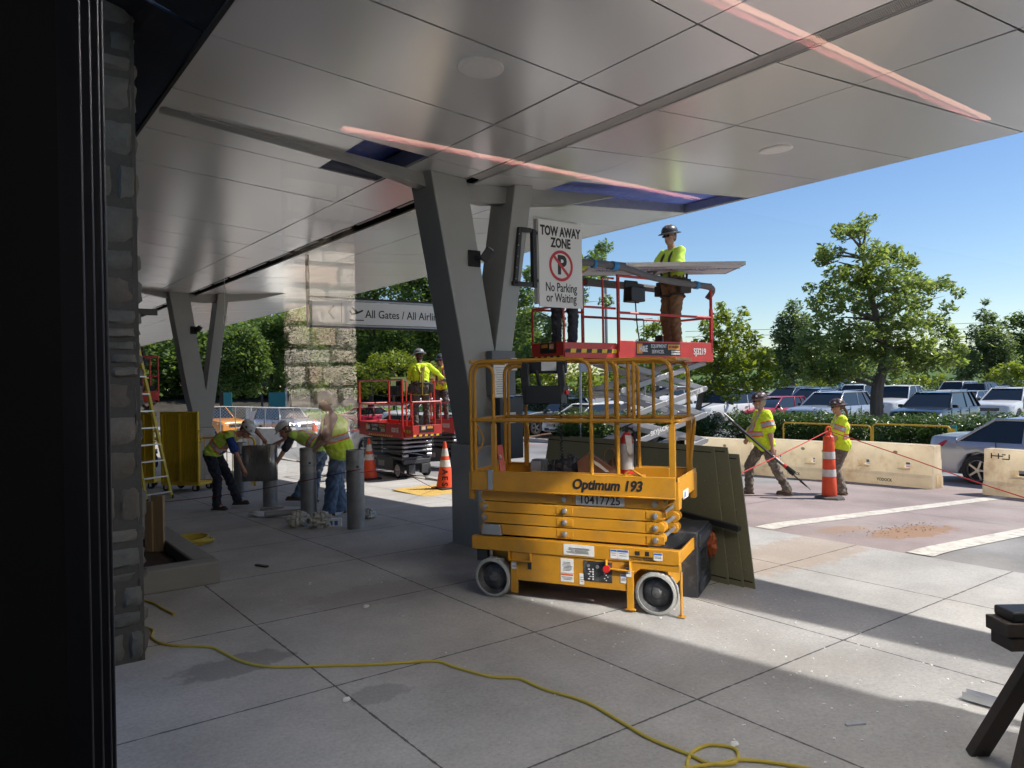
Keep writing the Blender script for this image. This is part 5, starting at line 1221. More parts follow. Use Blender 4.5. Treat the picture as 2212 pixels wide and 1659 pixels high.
    for x in (fa, ra):
        for s in (-1, 1):
            Mw = Matrix.Translation((x, s*(w-.09), wr)) @ Matrix.Rotation(math.radians(90)*(-s), 4, 'X')
            b = MB(); b.lathe([(wr*.6, -.1), (wr*.93, -.1), (wr, -.07), (wr, .07), (wr*.93, .1), (wr*.68, .1), (wr*.64, .07)], 28, 0, Mw, cap=False); wh = b.obj('wheel', M_RUB, t)
            b = MB(); b.M = Mw; b.lathe([(wr*.66, .085), (wr*.62, .09), (wr*.6, .05)], 28, cap=False)
            for q in range(5):
                a = 2*math.pi*q/5; b.beam((wr*.1*math.cos(a), wr*.1*math.sin(a), .08), (wr*.63*math.cos(a), wr*.63*math.sin(a), .075), wr*(.12 if kind == 'sedan' else .2), .02)
            b.lathe([(wr*.16, .05), (wr*.15, .095), (0, .098)], 14); b.obj('rim', M_ALLOY, wh)
            b = MB(); b.M = Mw; b.lathe([(wr*.64, .0), (0, .0)], 20, cap=False); b.obj('brake_disc', M_PLAST, wh)
    hl = hz-.12
    for s in (-1, 1):
        b = MB(); b.add([(h-.02, s*w*.52, hl-.07), (h-.02, s*w*.52, hl+.05), (h-.10, s*w*.84, hl+.07), (h-.42, s*w*.955, hl+.11), (h-.40, s*w*.962, hl+.0), (h-.12, s*w*.85, hl-.07)], [(0, 1, 2, 5), (2, 3, 4, 5)] if s > 0 else [(5, 2, 1, 0), (5, 4, 3, 2)])
        o = b.obj('headlight', M_HEAD if not lights else mat('headlamp_lit', (.9, .9, .85), .2, emit=(1, .96, .85), es=6), t, smooth=0); sm = o.modifiers.new('solid', 'SOLIDIFY'); sm.thickness = .05; sm.offset = 1
        b = MB(); tz = belt-.12
        if kind in ('sedan', 'hatch'): b.add([(-h-.01, s*w*.55, tz+.0), (-h-.01, s*w*.55, tz+.12), (-h+.04, s*w*.82, tz+.13), (-h+.42, s*w*.975, tz+.1), (-h+.3, s*w*.985, tz-.02), (-h+.03, s*w*.85, tz-.03)], [(0, 1, 2, 5), (2, 3, 4, 5)] if s < 0 else [(5, 2, 1, 0), (5, 4, 3, 2)])
        else: b.box((-h+.02, s*w*.83, tz), (.06, .14, .36))
        o = b.obj('taillight', M_TAIL, t, smooth=0)
        if kind in ('sedan', 'hatch'): sm = o.modifiers.new('solid', 'SOLIDIFY'); sm.thickness = .03; sm.offset = 1
        b = MB(); b.box((wsb-.22, s*(w+.06), belt+.06), (.14, .2, .13)); b.obj('side_mirror', pm if kind == 'sedan' else M_PLAST, t, bevel=.03)
    if grille:
        b = MB(); b.box((h-.005, 0, hz-.2), (.03, w*.95, .17)); b.box((h-.0, 0, gc+.13), (.03, w*1.3, .13)); g = b.obj('grille', M_PLAST, t, bevel=.02)
        b = MB()
        for q in range(4): b.box((h+.014, 0, hz-.26+.042*q), (.012, w*.9, .012))
        b.obj('grille_bars', M_CHROME, g)
        b = MB(); b.box((h+.02, 0, gc+.2), (.012, .5, .11)); b.obj('number_plate', M_WHITE, t)
    if seams or kind in ('suv', 'boxsuv', 'pickup', 'sedan'):
        b = MB()
        for s in (-1, 1):
            for x in ((.98, .02, -.95) if kind != 'pickup' else (1.0, .1, -.85)):
                b.box((x, s*(w+.0), (belt+gc+.1)/2+.08), (.012, .016, belt-gc-.28))
            for x in (.2, -.75): b.box((x, s*(w+.012), belt-.17), (.2, .03, .03))
            b.box((0, s*(w*.985), gc+.08), (L*.48, .03, .09))
        b.obj('door_seams', M_PLAST, t)
    return t
HX = math.pi
PW, PB, PS, PG, PR = paint('white', (.68, .68, .67)), paint('black', (.012, .014, .02)), paint('silver', (.45, .47, .52), .5), paint('grey', (.12, .13, .15), .3), paint('red', (.42, .015, .05))
PBL = paint('bluegrey', (.10, .15, .24), .3)
q = col(2041, 16.9); car('silver sedan driving past between the two beige barriers', 'sedan', paint('silver_blue', (.42, .46, .55), .45), (q.x, q.y-2.3, gz(q.x, q.y-2)), DEG(-91), name='sedan', seams=True)
car('black SUV with twin chrome grille parked behind the yellow tube railing', 'suv', PB, col(2018, 31.0), HX+DEG(4))
car('silver SUV parked left of the big tree trunk', 'suv', PS, col(1792, 34.5), HX+DEG(2))
car('white pickup truck parked between the tree trunk and the black SUV', 'pickup', PW, col(1942, 41), HX+DEG(2), name='pickup_truck', cat='pickup')
car('white SUV parked at the right edge beyond the silver sedan', 'suv', PW, col(2178, 37), HX)
car('red hatchback parked just behind the bearded man', 'hatch', PR, col(1668, 38), HX+DEG(2))
car('boxy white SUV with dark windows parked right of the raised lift arms', 'boxsuv', PW, col(1556, 37.5), HX)
car('white hatchback parked behind the hedge seen through the yellow lift rails', 'hatch', PW, col(1262, 36.5), HX+DEG(3))
car('dark green-black SUV parked next to the white hatchback behind the hedge', 'suv', paint('dark_green', (.02, .035, .04)), col(1180, 38.5), HX)
car('black pickup truck parked farthest left behind the hedge', 'pickup', PB, col(1108, 41), HX, name='pickup_truck', cat='pickup')
car('dark blue SUV parked behind the silver SUV in the second row', 'suv', PBL, col(1752, 46), HX)
car('grey crossover roof showing between the red hatchback and the dark blue SUV', 'suv', PG, col(1700, 52), HX)
car('white van-like SUV in the second row above the silver SUV', 'boxsuv', PW, col(1850, 50), HX)
car('dark SUV in the back row right of the pale sign posts', 'suv', PG, col(2128, 58), 0)
car('white SUV in the back row above the black SUV', 'boxsuv', PW, col(2062, 60), HX)
car('silver sedan in the back row above the white pickup', 'sedan', PS, col(2090, 47), HX)
car('small white car far back near the teal letter sign', 'hatch', PW, col(1905, 66), HX)
car('dark car far back at the right edge under the yellow bush', 'suv', PBL, col(2190, 70), HX)
car('white SUV far back seen through the raised grey scissor arms', 'boxsuv', PW, col(1440, 58), HX)
car('white sedan far back left of the raised scissor arms', 'sedan', PW, col(1350, 55), HX)
car('silver car far back behind the dark green-black SUV', 'suv', PS, col(1215, 56), HX)
car('large silver SUV with lit headlights coming along the road behind the fence', 'boxsuv', PS, col(617, 46), DEG(-80), lights=True, name='suv_on_road')
car('orange pickup truck beside the far grey column', 'pickup', paint('orange', (.72, .27, .02)), col(452, 45), DEG(-75), name='pickup_truck', cat='pickup')
car('white hatchback standing in the road behind the folded red lifts', 'hatch', PW, col(880, 24.5), DEG(100), grille=True)
car('red car roof far behind the folded lifts by the hedge', 'sedan', PR, col(782, 52), HX)
car('white SUV far behind the folded lift worker', 'suv', PW, col(910, 48), HX)

# ------------------------------------------------------------------ trees and hedges
def leaves(name, m, clumps, size, dens, parent=None, seed=1, kind=None, flat=.75, squash=.85):
    """clumps: (x, y, z, r) in world; many small leaf faces spread through each clump"""
    r_ = np.random.default_rng(seed); P_ = []
    for (x, y, z, r) in clumps:
        n = max(12, int(dens*r*r)); d = r_.normal(size=(n, 3)); d /= np.linalg.norm(d, axis=1)[:, None]
        rad = r*(.35+.65*r_.random(n)**.6)*(1+.22*np.sin(d[:, 0]*7+x)*np.cos(d[:, 1]*6+z)); p = d*rad[:, None]; p[:, 2] *= squash
        P_.append(p+np.array((x, y, z)))
    p = np.concatenate(P_); n = len(p); o = np.array(parent.location) if parent else np.zeros(3)
    nr = r_.normal(size=(n, 3)); nr[:, 2] = np.abs(nr[:, 2])+flat; nr /= np.linalg.norm(nr, axis=1)[:, None]
    a = np.cross(nr, r_.normal(size=(n, 3))); a /= np.linalg.norm(a, axis=1)[:, None]; c = np.cross(nr, a); s = (size*(.4+1.3*r_.random(n)**1.6))[:, None]
    V = np.stack([p-a*s, p-c*s*.45-nr*s*.1, p+a*s, p+c*s*.45-nr*s*.1], axis=1).reshape(-1, 3)-o
    me = bpy.data.meshes.new(name); me.vertices.add(n*4); me.vertices.foreach_set('co', V.astype(np.float32).ravel())
    me.loops.add(n*4); me.loops.foreach_set('vertex_index', np.arange(n*4, dtype=np.int32)); me.polygons.add(n)
    me.polygons.foreach_set('loop_start', np.arange(0, n*4, 4, dtype=np.int32)); me.update(calc_edges=True); me.materials.append(m)
    ob = bpy.data.objects.new(name, me); COL.objects.link(ob)
    if parent: ob.parent = parent
    return ob
LF_A = leafmat('leaf_olive', (.13, .18, .06), (.34, .40, .17), .6, .38); LF_Y = leafmat('leaf_yellowgreen', (.12, .17, .02), (.30, .34, .05), .5)
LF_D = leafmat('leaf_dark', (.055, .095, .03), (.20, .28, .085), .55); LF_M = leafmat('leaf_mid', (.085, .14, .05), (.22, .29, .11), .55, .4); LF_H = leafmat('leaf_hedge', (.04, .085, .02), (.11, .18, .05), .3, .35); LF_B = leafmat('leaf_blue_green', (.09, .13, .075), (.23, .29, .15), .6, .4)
M_BARK = mat('bark', (.13, .105, .085), .9, var=.35, vs=8, bump=.6, bs=12, stretch=(1, 1, .25)); M_BARKD = mat('bark_dark', (.05, .04, .033), .9, var=.3, vs=8)
def tree(label, d, base, trunk, cl, lm, size=.13, dens=420, tr=.16, seed=1, deep=.55, name='leafy_tree', bark=None, group=None, limbs=True):
    """base/trunk/clumps measured as (column, row, radius) at depth d; depth is spread so the crown is as deep as it is wide"""
    rn = random.Random(seed); g = col(base, d); t = thing(name, label, 'tree', g, 0, group)
    xs = [c[0] for c in cl]; cx = (min(xs)+max(xs))/2; hw = max(8, (max(xs)-min(xs))/2)
    C_ = []
    for (px, py, r) in cl:
        k = d/FOC; f = max(0, 1-((px-cx)/hw)**2)**.5; dd = rn.uniform(-1, 1)*f*hw*k*deep
        p = P(px, py, d+dd); C_.append((p.x, p.y, p.z, r*k*1.05*(d+dd)/d))
        if r > 18: 
            p2 = P(px+rn.uniform(-.5, .5)*r, py+rn.uniform(-.4, .4)*r, d-dd*.8); C_.append((p2.x, p2.y, p2.z, r*k*.8))
    leaves('crown', lm, C_, size, dens, t, seed)
    b = MB(); tp = [g]+[P(px, py, d) for px, py in trunk]; tp = smoothline(tp, 4) if len(tp) > 2 else tp; n = len(tp)
    o = Vector(g); b.tube([p-o for p in tp], [tr*(1.25 if i == 0 else 1)*(1-.72*i/(n-1)) for i in range(n)], 10)
    if limbs:
        for i, c in enumerate(C_):
            if rn.random() < .55:
                z = Vector(c[:3]); cand = [p for p in tp if p.z < z.z-.1] or [tp[-1]]; s = min(cand, key=lambda p: (p-z).length); m = s.lerp(z, .5)+Vector((rn.uniform(-.2, .2), rn.uniform(-.2, .2), .1))*(z-s).length*.3
                b.tube([p-o for p in smoothline([s, m, z], 3)], [tr*.30*(1-.2*k) for k in range(7)][:7], 6)
    b.obj('trunk', bark or M_BARK, t)
    return t
def Z5(l): return [(1668.3+.2543*x, 441+.2543*y, .2543*r) for x, y, r in l]
tree('tall broad tree with an uneven olive green crown rising above the car park', 29.5, 1893, [(1893, 850), (1905, 800), (1908, 740), (1880, 640), (1862, 540)], Z5([(780, 140, 70), (720, 220, 100), (600, 250, 85), (860, 115, 38), (450, 400, 85), (440, 470, 75), (560, 420, 70), (850, 400, 125), (1000, 420, 105), (1150, 490, 90), (900, 560, 135), (720, 600, 125), (540, 600, 105), (480, 720, 110), (320, 715, 60), (400, 850, 100), (640, 760, 115), (850, 720, 130), (1050, 640, 125), (1200, 640, 105), (1300, 700, 95), (1450, 670, 75), (1580, 750, 62), (1480, 880, 70), (1250, 850, 100), (1100, 800, 110), (960, 880, 120), (760, 900, 100), (540, 870, 80), (420, 1000, 110), (600, 1060, 125), (800, 1050, 130), (1000, 1040, 140), (1200, 1000, 130), (1400, 1020, 105), (300, 1130, 110), (470, 1200, 140), (680, 1230, 140), (880, 1230, 120), (1080, 1200, 140), (1290, 1170, 140), (1500, 1140, 105), (1580, 1250, 80), (250, 1290, 105), (400, 1380, 125), (600, 1400, 130), (780, 1400, 100), (1050, 1380, 130), (1250, 1350, 140), (1450, 1320, 115), (1600, 1350, 60), (330, 1460, 85), (500, 1480, 85)]), LF_A, .10, 950, .27, 3)
tree('low spreading yellow-green tree right of the raised red lift', 28.5, 1500, [(1512, 858), (1545, 810), (1560, 760), (1575, 700)], [(1560, 682, 24), (1532, 705, 26), (1592, 702, 27), (1612, 738, 28), (1562, 742, 32), (1522, 752, 28), (1642, 768, 30), (1600, 788, 33), (1560, 800, 33), (1668, 798, 24), (1642, 820, 28), (1600, 830, 28), (1545, 832, 26), (1686, 828, 17), (1520, 790, 26), (1555, 660, 12), (1605, 672, 14), (1580, 855, 20), (1640, 845, 18), (1505, 835, 18)], LF_Y, .10, 800, .13, 5)
tree('small yellow-green tree seen through the raised lift rails', 44, 1420, [(1420, 800), (1425, 740)], [(1400, 715, 22), (1432, 700, 20), (1388, 745, 20), (1440, 738, 27), (1470, 758, 26), (1420, 788, 28), (1372, 765, 18), (1455, 800, 25), (1385, 810, 22)], LF_Y, .13, 420, .12, 6)
tree('tall airy tree standing behind the tow away sign', 42, 1170, [(1170, 820), (1180, 740), (1220, 640), (1280, 560)], [(1305, 535, 20), (1285, 560, 24), (1270, 600, 24), (1300, 590, 18), (1250, 640, 22), (1085, 600, 30), (1120, 640, 34), (1062, 650, 30), (1150, 690, 34), (1100, 712, 36), (1130, 770, 40), (1180, 790, 38), (1068, 760, 32), (1190, 740, 30), (1150, 590, 24), (1200, 700, 26), (1090, 560, 24), (1225, 600, 20), (1310, 650, 16)], LF_M, .12, 700, .2, 7)
tree('bright leafy tree behind the hedge left of the coil cable', 39, 1225, [(1225, 860), (1222, 820)], [(1160, 810, 26), (1195, 800, 30), (1235, 805, 30), (1270, 815, 28), (1180, 838, 26), (1220, 838, 30), (1262, 842, 26), (1300, 830, 24), (1330, 810, 22), (1135, 830, 20)], LF_Y, .12, 420, .1, 8)
for i, (lab, d, bx, top, cl) in enumerate((
    ('dark shade tree nearest the far grey column', 62, 480, 730, [(470, 742, 26), (500, 730, 30), (530, 722, 30), (480, 780, 30), (515, 765, 32), (550, 750, 32), (475, 815, 26), (520, 805, 30), (560, 795, 30), (455, 850, 18), (500, 842, 22), (545, 838, 24)]),
    ('dark drooping tree above the silver SUV with lit headlights', 66, 585, 700, [(570, 718, 30), (600, 700, 32), (640, 690, 34), (590, 755, 34), (630, 740, 36), (670, 730, 34), (610, 800, 32), (650, 785, 34), (690, 780, 32), (600, 835, 24), (640, 838, 22), (685, 830, 26)]),
    ('large dark tree behind the hanging gates sign', 58, 800, 640, [(700, 665, 36), (740, 645, 38), (790, 630, 40), (840, 618, 40), (720, 720, 40), (770, 700, 42), (820, 690, 42), (870, 680, 42), (730, 780, 38), (780, 765, 40), (830, 750, 40), (880, 745, 38), (745, 830, 30)]),
    ('dark tree behind the upper part of the near grey column', 55, 920, 600, [(880, 605, 36), (920, 590, 38), (960, 585, 38), (1000, 600, 36), (900, 650, 40), (945, 640, 42), (990, 650, 40), (915, 710, 40), (960, 700, 40), (1005, 715, 38), (1040, 640, 30), (1040, 700, 32), (930, 760, 34), (980, 770, 34), (1030, 770, 32)]))):
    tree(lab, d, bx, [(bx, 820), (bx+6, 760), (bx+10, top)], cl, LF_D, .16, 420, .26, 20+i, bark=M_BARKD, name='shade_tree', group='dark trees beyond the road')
tree('sunlit yellow-green tree behind the folded red lifts', 50, 850, [(850, 840), (852, 800)], [(790, 800, 24), (820, 785, 26), (855, 780, 28), (890, 790, 26), (925, 800, 24), (800, 835, 24), (835, 825, 28), (875, 830, 26), (915, 838, 22), (780, 850, 16), (945, 820, 20)], LF_Y, .13, 360, .1, 31)
tree('rounded tree left of the tall broad tree, partly behind it', 72, 1712, [(1712, 800), (1712, 720)], [(1715, 662, 18), (1700, 690, 25), (1730, 695, 25), (1690, 725, 27), (1735, 735, 28), (1710, 750, 30), (1688, 770, 28), (1730, 785, 30), (1700, 805, 26), (1745, 810, 22)], LF_B, .17, 420, .2, 9)
tree('narrow topped tree right of the tall broad tree', 68, 2132, [(2132, 800), (2128, 720)], [(2128, 652, 9), (2122, 680, 17), (2138, 690, 17), (2112, 722, 26), (2145, 718, 26), (2165, 745, 28), (2105, 762, 28), (2135, 765, 30), (2170, 785, 32), (2095, 795, 28), (2140, 805, 30), (2185, 812, 22), (2080, 820, 18)], LF_B, .17, 420, .2, 10)
tree('dark rounded tree at the far right edge', 96, 2205, [(2205, 780)], [(2178, 700, 18), (2200, 690, 22), (2225, 700, 24), (2190, 735, 28), (2220, 745, 30), (2195, 780, 26)], LF_D, .25, 140, .22, 11)
tree('small yellow-green tree at the right edge beyond the cars', 54, 2180, [(2180, 830)], [(2150, 806, 16), (2180, 798, 19), (2207, 806, 20), (2132, 816, 10), (2165, 822, 15), (2200, 828, 16)], LF_Y, .14, 420, .08, 12)
tree('small yellow-green tree under the right side of the tall tree', 64, 1975, [(1975, 835)], [(1945, 828, 12), (1965, 818, 15), (1990, 820, 16), (2012, 830, 12), (1975, 835, 12), (2030, 815, 12)], LF_Y, .15, 380, .08, 13)
tree('small yellow-green tree left of the teal letter sign', 66, 1770, [(1770, 838)], [(1745, 832, 13), (1768, 826, 15), (1788, 834, 11), (1722, 838, 10)], LF_Y, .15, 380, .08, 14)
def mass(name, label_kind, pts, m, size, dens, seed):
    o = leaves(name, m, pts, size, dens, None, seed); o['kind'] = 'stuff'; return o
rn = random.Random(40)
mass('distant_woods', '', [(*(lambda p: (p.x, p.y, p.z))(P(px+rn.uniform(-8, 8), rn.uniform(770, 812), 175+rn.uniform(-6, 20))), rn.uniform(3.0, 5.0)) for px in range(1330, 2330, 14)], LF_B, .6, 26, 41)
mass('distant_shrubs', '', [(*(lambda p: (p.x, p.y, p.z))(P(px+rn.uniform(-6, 6), rn.uniform(822, 838), 112+rn.uniform(-2, 4))), rn.uniform(.9, 1.5)) for px in range(1330, 2330, 12)], LF_H, .3, 60, 42)
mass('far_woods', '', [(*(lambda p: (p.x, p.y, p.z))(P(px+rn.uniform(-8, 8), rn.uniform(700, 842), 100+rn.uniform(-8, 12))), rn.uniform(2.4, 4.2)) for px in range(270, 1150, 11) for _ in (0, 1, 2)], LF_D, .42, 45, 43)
def hedge(label, x0, x1, y0, y1, z1, lm, seed, dens=1500):
    rn = random.Random(seed); t = thing('hedge', label, 'hedge', ((x0+x1)/2, (y0+y1)/2, gz(x0, y0)+.1), 0, 'clipped hedges along the car park')
    cl = []; y = y0
    while y < y1:
        zg = gz((x0+x1)/2, y)+.1
        for x in np.linspace(x0+.25, x1-.25, 4):
            for z in np.linspace(.2, z1-.22, 3): cl.append((x+rn.uniform(-.1, .1), y+rn.uniform(-.12, .12), zg+z+rn.uniform(-.1, .1), rn.uniform(.28, .38)))
        y += .33
    leaves('foliage', lm, cl, .052, dens, t, seed)
    b = MB(); o = Vector(t.location); y = y0+.2
    while y < y1:
        p = Vector(((x0+x1)/2+rn.uniform(-.3, .3), y, gz(x0, y)+.1)); b.tube([p-o, p-o+Vector((rn.uniform(-.15, .15), rn.uniform(-.15, .15), z1*.75))], [.03, .012], 6); y += .4
    b.obj('stems', M_BARKD, t); return t
hedge('clipped hedge in front of the black SUV behind the yellow tube railing', 22.0, 23.6, 6.6, 11.6, 1.15, LF_H, 51)
hedge('clipped hedge behind the bearded man', 22.0, 23.6, 12.3, 17.2, 1.2, LF_H, 52)
hedge('clipped hedge seen through the yellow lift rails', 22.0, 23.6, 18.4, 26.5, 1.1, LF_H, 53)
hedge('clipped hedge behind the folded red lifts', 22.2, 23.8, 30, 41, 1.3, LF_H, 54, 800)
t = thing('round_shrub', 'rounded sunlit shrub left of the coil cable behind the lift', 'shrub', (21.9, 22.6, gz(21.9, 22.6)+.1))
leaves('foliage', LF_M, [(21.9+dx, 22.6+dy, gz(21.9, 22.6)+.55+dz, .42) for dx, dy, dz in ((0, 0, .1), (.3, .4, 0), (-.3, -.4, 0), (.1, -.6, -.1), (-.1, .6, -.1), (0, 0, .35))], .05, 700, t, 61)
b = MB(); b.tube([(0, 0, 0), (0, .05, .5)], [.04, .02], 6); b.obj('stem', M_BARKD, t)
grs = mass('short_grass', '', [(24+rn.uniform(0, 14), 50+rn.uniform(0, 18), -.4, .5) for _ in range(160)], leafmat('grass_blade', (.10, .18, .03), (.2, .3, .07), .4), .12, 60, 62)
# ------------------------------------------------------------------ bollards and the men's work
M_BOLL = mat('steel_pipe', (.27, .275, .28), .5, metal=.5, var=.22, vs=7, dirt=(.42, .42, .42), ds=6, damt=.4)
BO = [G(520, 1074), G(584, 1094), G(667, 1117), G(769, 1141)]
for i, (p, hh, lab) in enumerate(zip(BO, (1.02, 1.02, 1.04, 1.06), ('steel pipe bollard farthest back, behind the bent man\'s outstretched arms', 'steel pipe bollard with the metal sheet wrapped round its top', 'steel pipe bollard in front of the man in jeans', 'steel pipe bollard nearest the camera with red twine round it'))):
    t = thing('bollard', lab, 'bollard', p, 0, 'row of steel pipe bollards')
    b = MB(); b.lathe([(.118, 0), (.119, hh), (.106, hh), (.106, hh-.25)], 32, cap=False); b.obj('pipe', M_BOLL, t)
    b = MB(); b.lathe([(.106, hh-.25), (0, hh-.25)], 24); b.obj('fill', M_BASE, t)
    b = MB(); b.cyl((-.02, -.117, hh-.22), (-.02, -.123, hh-.22), .018, n=10); b.obj('hole', M_BLACK, t)
p = BO[1]; R = .128
c0 = Vector((p.x, p.y, 0)); tow = Vector((-.8028, .5964, 0)); cam_dir = Vector((-.5964, -.8028, 0))
prof = [c0+tow*(.40)+cam_dir*(R+.05), c0+tow*.33+cam_dir*(R+.012), c0+tow*.22+cam_dir*R, c0+tow*.1+cam_dir*R]
prof += [c0+cam_dir*(R*math.cos(a))+(-tow)*(R*math.sin(a)) for a in [math.pi*1.2*k/14 for k in range(15)]]
b = MB(); vs = []
for z in (p.z+.44, p.z+1.04):
    for q in prof: vs.append((q.x, q.y, z))
k = len(prof); b.add(vs, [(i, i+1, k+i+1, k+i) for i in range(k-1)])
o = b.obj('metal_sheet', mat('brushed_sheet', (.36, .35, .33), .32, metal=.85, var=.1, vs=9, stretch=(6, 6, .3)), smooth=60); sm = o.modifiers.new('solid', 'SOLIDIFY'); sm.thickness = .003
tag(o, 'thin brushed metal sheet being wrapped round a bollard by two men', 'metal sheet')
M_FILM = mat('white_film', (.66, .68, .72), .35, var=.04, vs=5)
a, c = G(536, 1118), G(700, 1122)
b = MB(); vs = []
ux = (c-a).normalized(); uy = Vector((-ux.y, ux.x, 0))
for j, (s, z) in enumerate(((0, .012), (.2, .008), (.42, .006), (.55, .02), (.62, .07))):
    for q in np.linspace(0, 1, 8): vs.append(a+ux*((c-a).length*q)+uy*s+Vector((0, 0, z+.03*max(0, .12-q)/.12*(2 if j < 2 else 1))))
b.add(vs, [(j*8+i, j*8+i+1, j*8+i+9, j*8+i+8) for j in range(4) for i in range(7)])
o = b.obj('protective_film', M_FILM, smooth=60); sm = o.modifiers.new('solid', 'SOLIDIFY'); sm.thickness = .002; tag(o, 'white sheet of backing film curling on the floor under the bollards', 'film sheet')
for i, (p0, p1, r, lab) in enumerate((((572, 1112), (655, 1104), .045, 'grey cardboard roll lying on the white film'), ((562, 1100), (640, 1097), .03, 'thin foil strip roll lying behind the grey roll'))):
    A, B_ = G(*p0, r+.02), G(*p1, r+.02); b = MB(); b.tube([A, B_], r, 16); b.tube([A, A+(A-B_).normalized()*.002], r*.7, 12, 1); tag(b.obj('roll', [M_GALV if i else mat('roll_grey', (.25, .25, .26), .5, metal=.3), M_BLACK]), lab, 'roll')
M_BAG = mat('thin_plastic', (.55, .55, .50), .3, var=.15, vs=10, trans=.25)
for i, (px, py, r, lab) in enumerate(((643, 1138, .15, 'crumpled clear plastic bag left of the pair in front of the bollards'), (692, 1140, .16, 'crumpled clear plastic bag beside the small white carton'), (797, 1120, .1, 'small crumpled plastic bag right of the nearest bollard'))):
    q = G(px, py); b = MB(); crumple(b, (0, 0, r*.62), (r*1.05, r*.8, r*.75), n=26, seed=70+i); tag(b.obj('plastic_bag', M_BAG, None, q, smooth=15), lab, 'plastic bag')
q = G(722, 1137); bx = thing('carton', 'small white carton lying by the plastic bags', 'carton', q, DEG(-30)); b = MB(); b.box((0, 0, .055), (.2, .1, .11)); b.obj('box', M_WHITE, bx, bevel=.004)
b = MB(); b.box((-.04, -.051, .055), (.045, .002, .06)); b.box((.03, -.051, .055), (.045, .002, .06)); b.obj('printed_label', M_BLUE, bx, smooth=0)

# ------------------------------------------------------------------ signs
M_SIGN = mat('sign_white', (.70, .70, .69), .45)
s0 = PY(1163.5, 567, 6.9); sg = thing('tow_away_sign', 'white TOW AWAY ZONE no parking sign on a black bracket beside the near column', 'sign', (5.53, 6.88, 2.78))
b = MB(); b.box((.34, 0, .515), (.68, .012, 1.03)); b.obj('panel', M_SIGN, sg, bevel=.002)
b = MB(); b.box((.31, .06, .55), (.66, .01, 1.03)); b.box((-.01, .035, .53), (.012, .06, 1.0)); b.obj('back_panel', mat('sign_edge_grey', (.5, .49, .48), .5), sg, smooth=0)
sf = lambda x, z: FRONT(x, z, -.0065)
lettering('TOW AWAY', .155, M_INK, sg, sf(.34, .90), bold=.006, squeeze=.70); lettering('ZONE', .155, M_INK, sg, sf(.34, .765), bold=.006, squeeze=.72)
lettering('No Parking', .15, M_INK, sg, sf(.34, .235), bold=.0018, squeeze=.72); lettering('or Waiting', .15, M_INK, sg, sf(.34, .11), bold=.0018, squeeze=.72)
lettering('P', .31, M_INK, sg, sf(.352, .50), bold=.012, squeeze=.9)
b = MB(); n = 48; vs = []
for r in (.150, .186):
    for k in range(n): vs.append((.34+r*math.cos(2*math.pi*k/n), -.0085, .50+r*math.sin(2*math.pi*k/n)))
b.add(vs, [(k, (k+1) % n, n+(k+1) % n, n+k) for k in range(n)]); b.beam((.34-.116, -.0088, .50+.116), (.34+.116, -.0088, .50-.116), .036, .0015, up=(0, 1, 0)); b.obj('prohibition_ring', mat('sign_red', (.50, .03, .035), .5), sg, smooth=0)
b = MB(); x0 = -.30
for (p0, p1) in (((-.10, .02, .88), (-.26, .02, .88)), ((-.10, .02, .25), (-.38, .02, .25)), ((-.26, .02, .9), (-.34, .02, .24)), ((-.06, .02, .9), (-.06, .02, .22))): b.beam(p0, p1, .05, .06, up=(0, 1, 0))
b.box((-.03, .02, .3), (.1, .03, .04)); b.box((-.03, .02, .86), (.1, .03, .04))
br = b.obj('bracket', M_DK, sg, bevel=.004)
b = MB()
for k in range(5): b.ball((-.285-.016*k, -.012, .82-.13*k), .009, 8)
b.obj('bolt', M_STEEL, br)
Yg = 12.5; a0, a1 = PY(672, 652, Yg), PY(941, 723, Yg)
gs = thing('overhead_sign', 'long white overhead sign reading All Gates / All Airlines hung from the canopy', 'sign', (a0.x, Yg, 2.98))
hh = .40; LX = 3.5
b = MB(); b.box((LX/2, 0, hh/2), (LX, .06, hh)); b.obj('panel', mat('sign_panel', (.82, .83, .84), .4), gs, smooth=0)
b = MB(); b.box((LX/2+.0, 0, hh+.06), (LX+.04, .08, .03)); b.box((LX/2, 0, -.06), (LX+.04, .08, .035)); b.obj('frame_bar', M_DK, gs, smooth=0)
b = MB(); b.box((LX/2, 0, hh+.03), (LX, .03, .04)); b.box((LX/2, 0, -.03), (LX, .03, .04)); b.obj('spacer', M_STEEL, gs, smooth=0)
b = MB()
for x in (-.06, LX-.3): b.beam((x, 0, -.09), (x, 0, zc(a0.x+x)-2.98), .05, .05)
b.obj('hanger', M_DK, gs, smooth=0)
gf = lambda x, z: FRONT(x, z, -.032)
lettering('All Gates / All Airlines', .205, M_INK, gs, gf(1.0, .185), align='LEFT', bold=.0008, squeeze=.9)
b = MB(); b.beam((.30, -.032, .2), (.40, -.032, .32), .03, .002, up=(0, 1, 0)); b.beam((.30, -.032, .2), (.40, -.032, .08), .03, .002, up=(0, 1, 0)); b.obj('arrow', mat('sign_grey', (.2, .2, .2), .5), gs, smooth=0)
b = MB(); b.box((.54, -.032, .2), (.008, .002, .34)); b.box((.83, -.032, .075), (.28, .002, .018)); b.obj('rule', M_INK, gs, smooth=0)
b = MB(); b.prism([(.69, .235), (.72, .225), (.755, .2), (.80, .21), (.735, .3), (.765, .305), (.855, .23), (.945, .265), (.965, .25), (.94, .23), (.83, .18), (.73, .16)], -.033, -.031, 'y'); b.obj('aircraft_symbol', M_INK, gs, smooth=0)
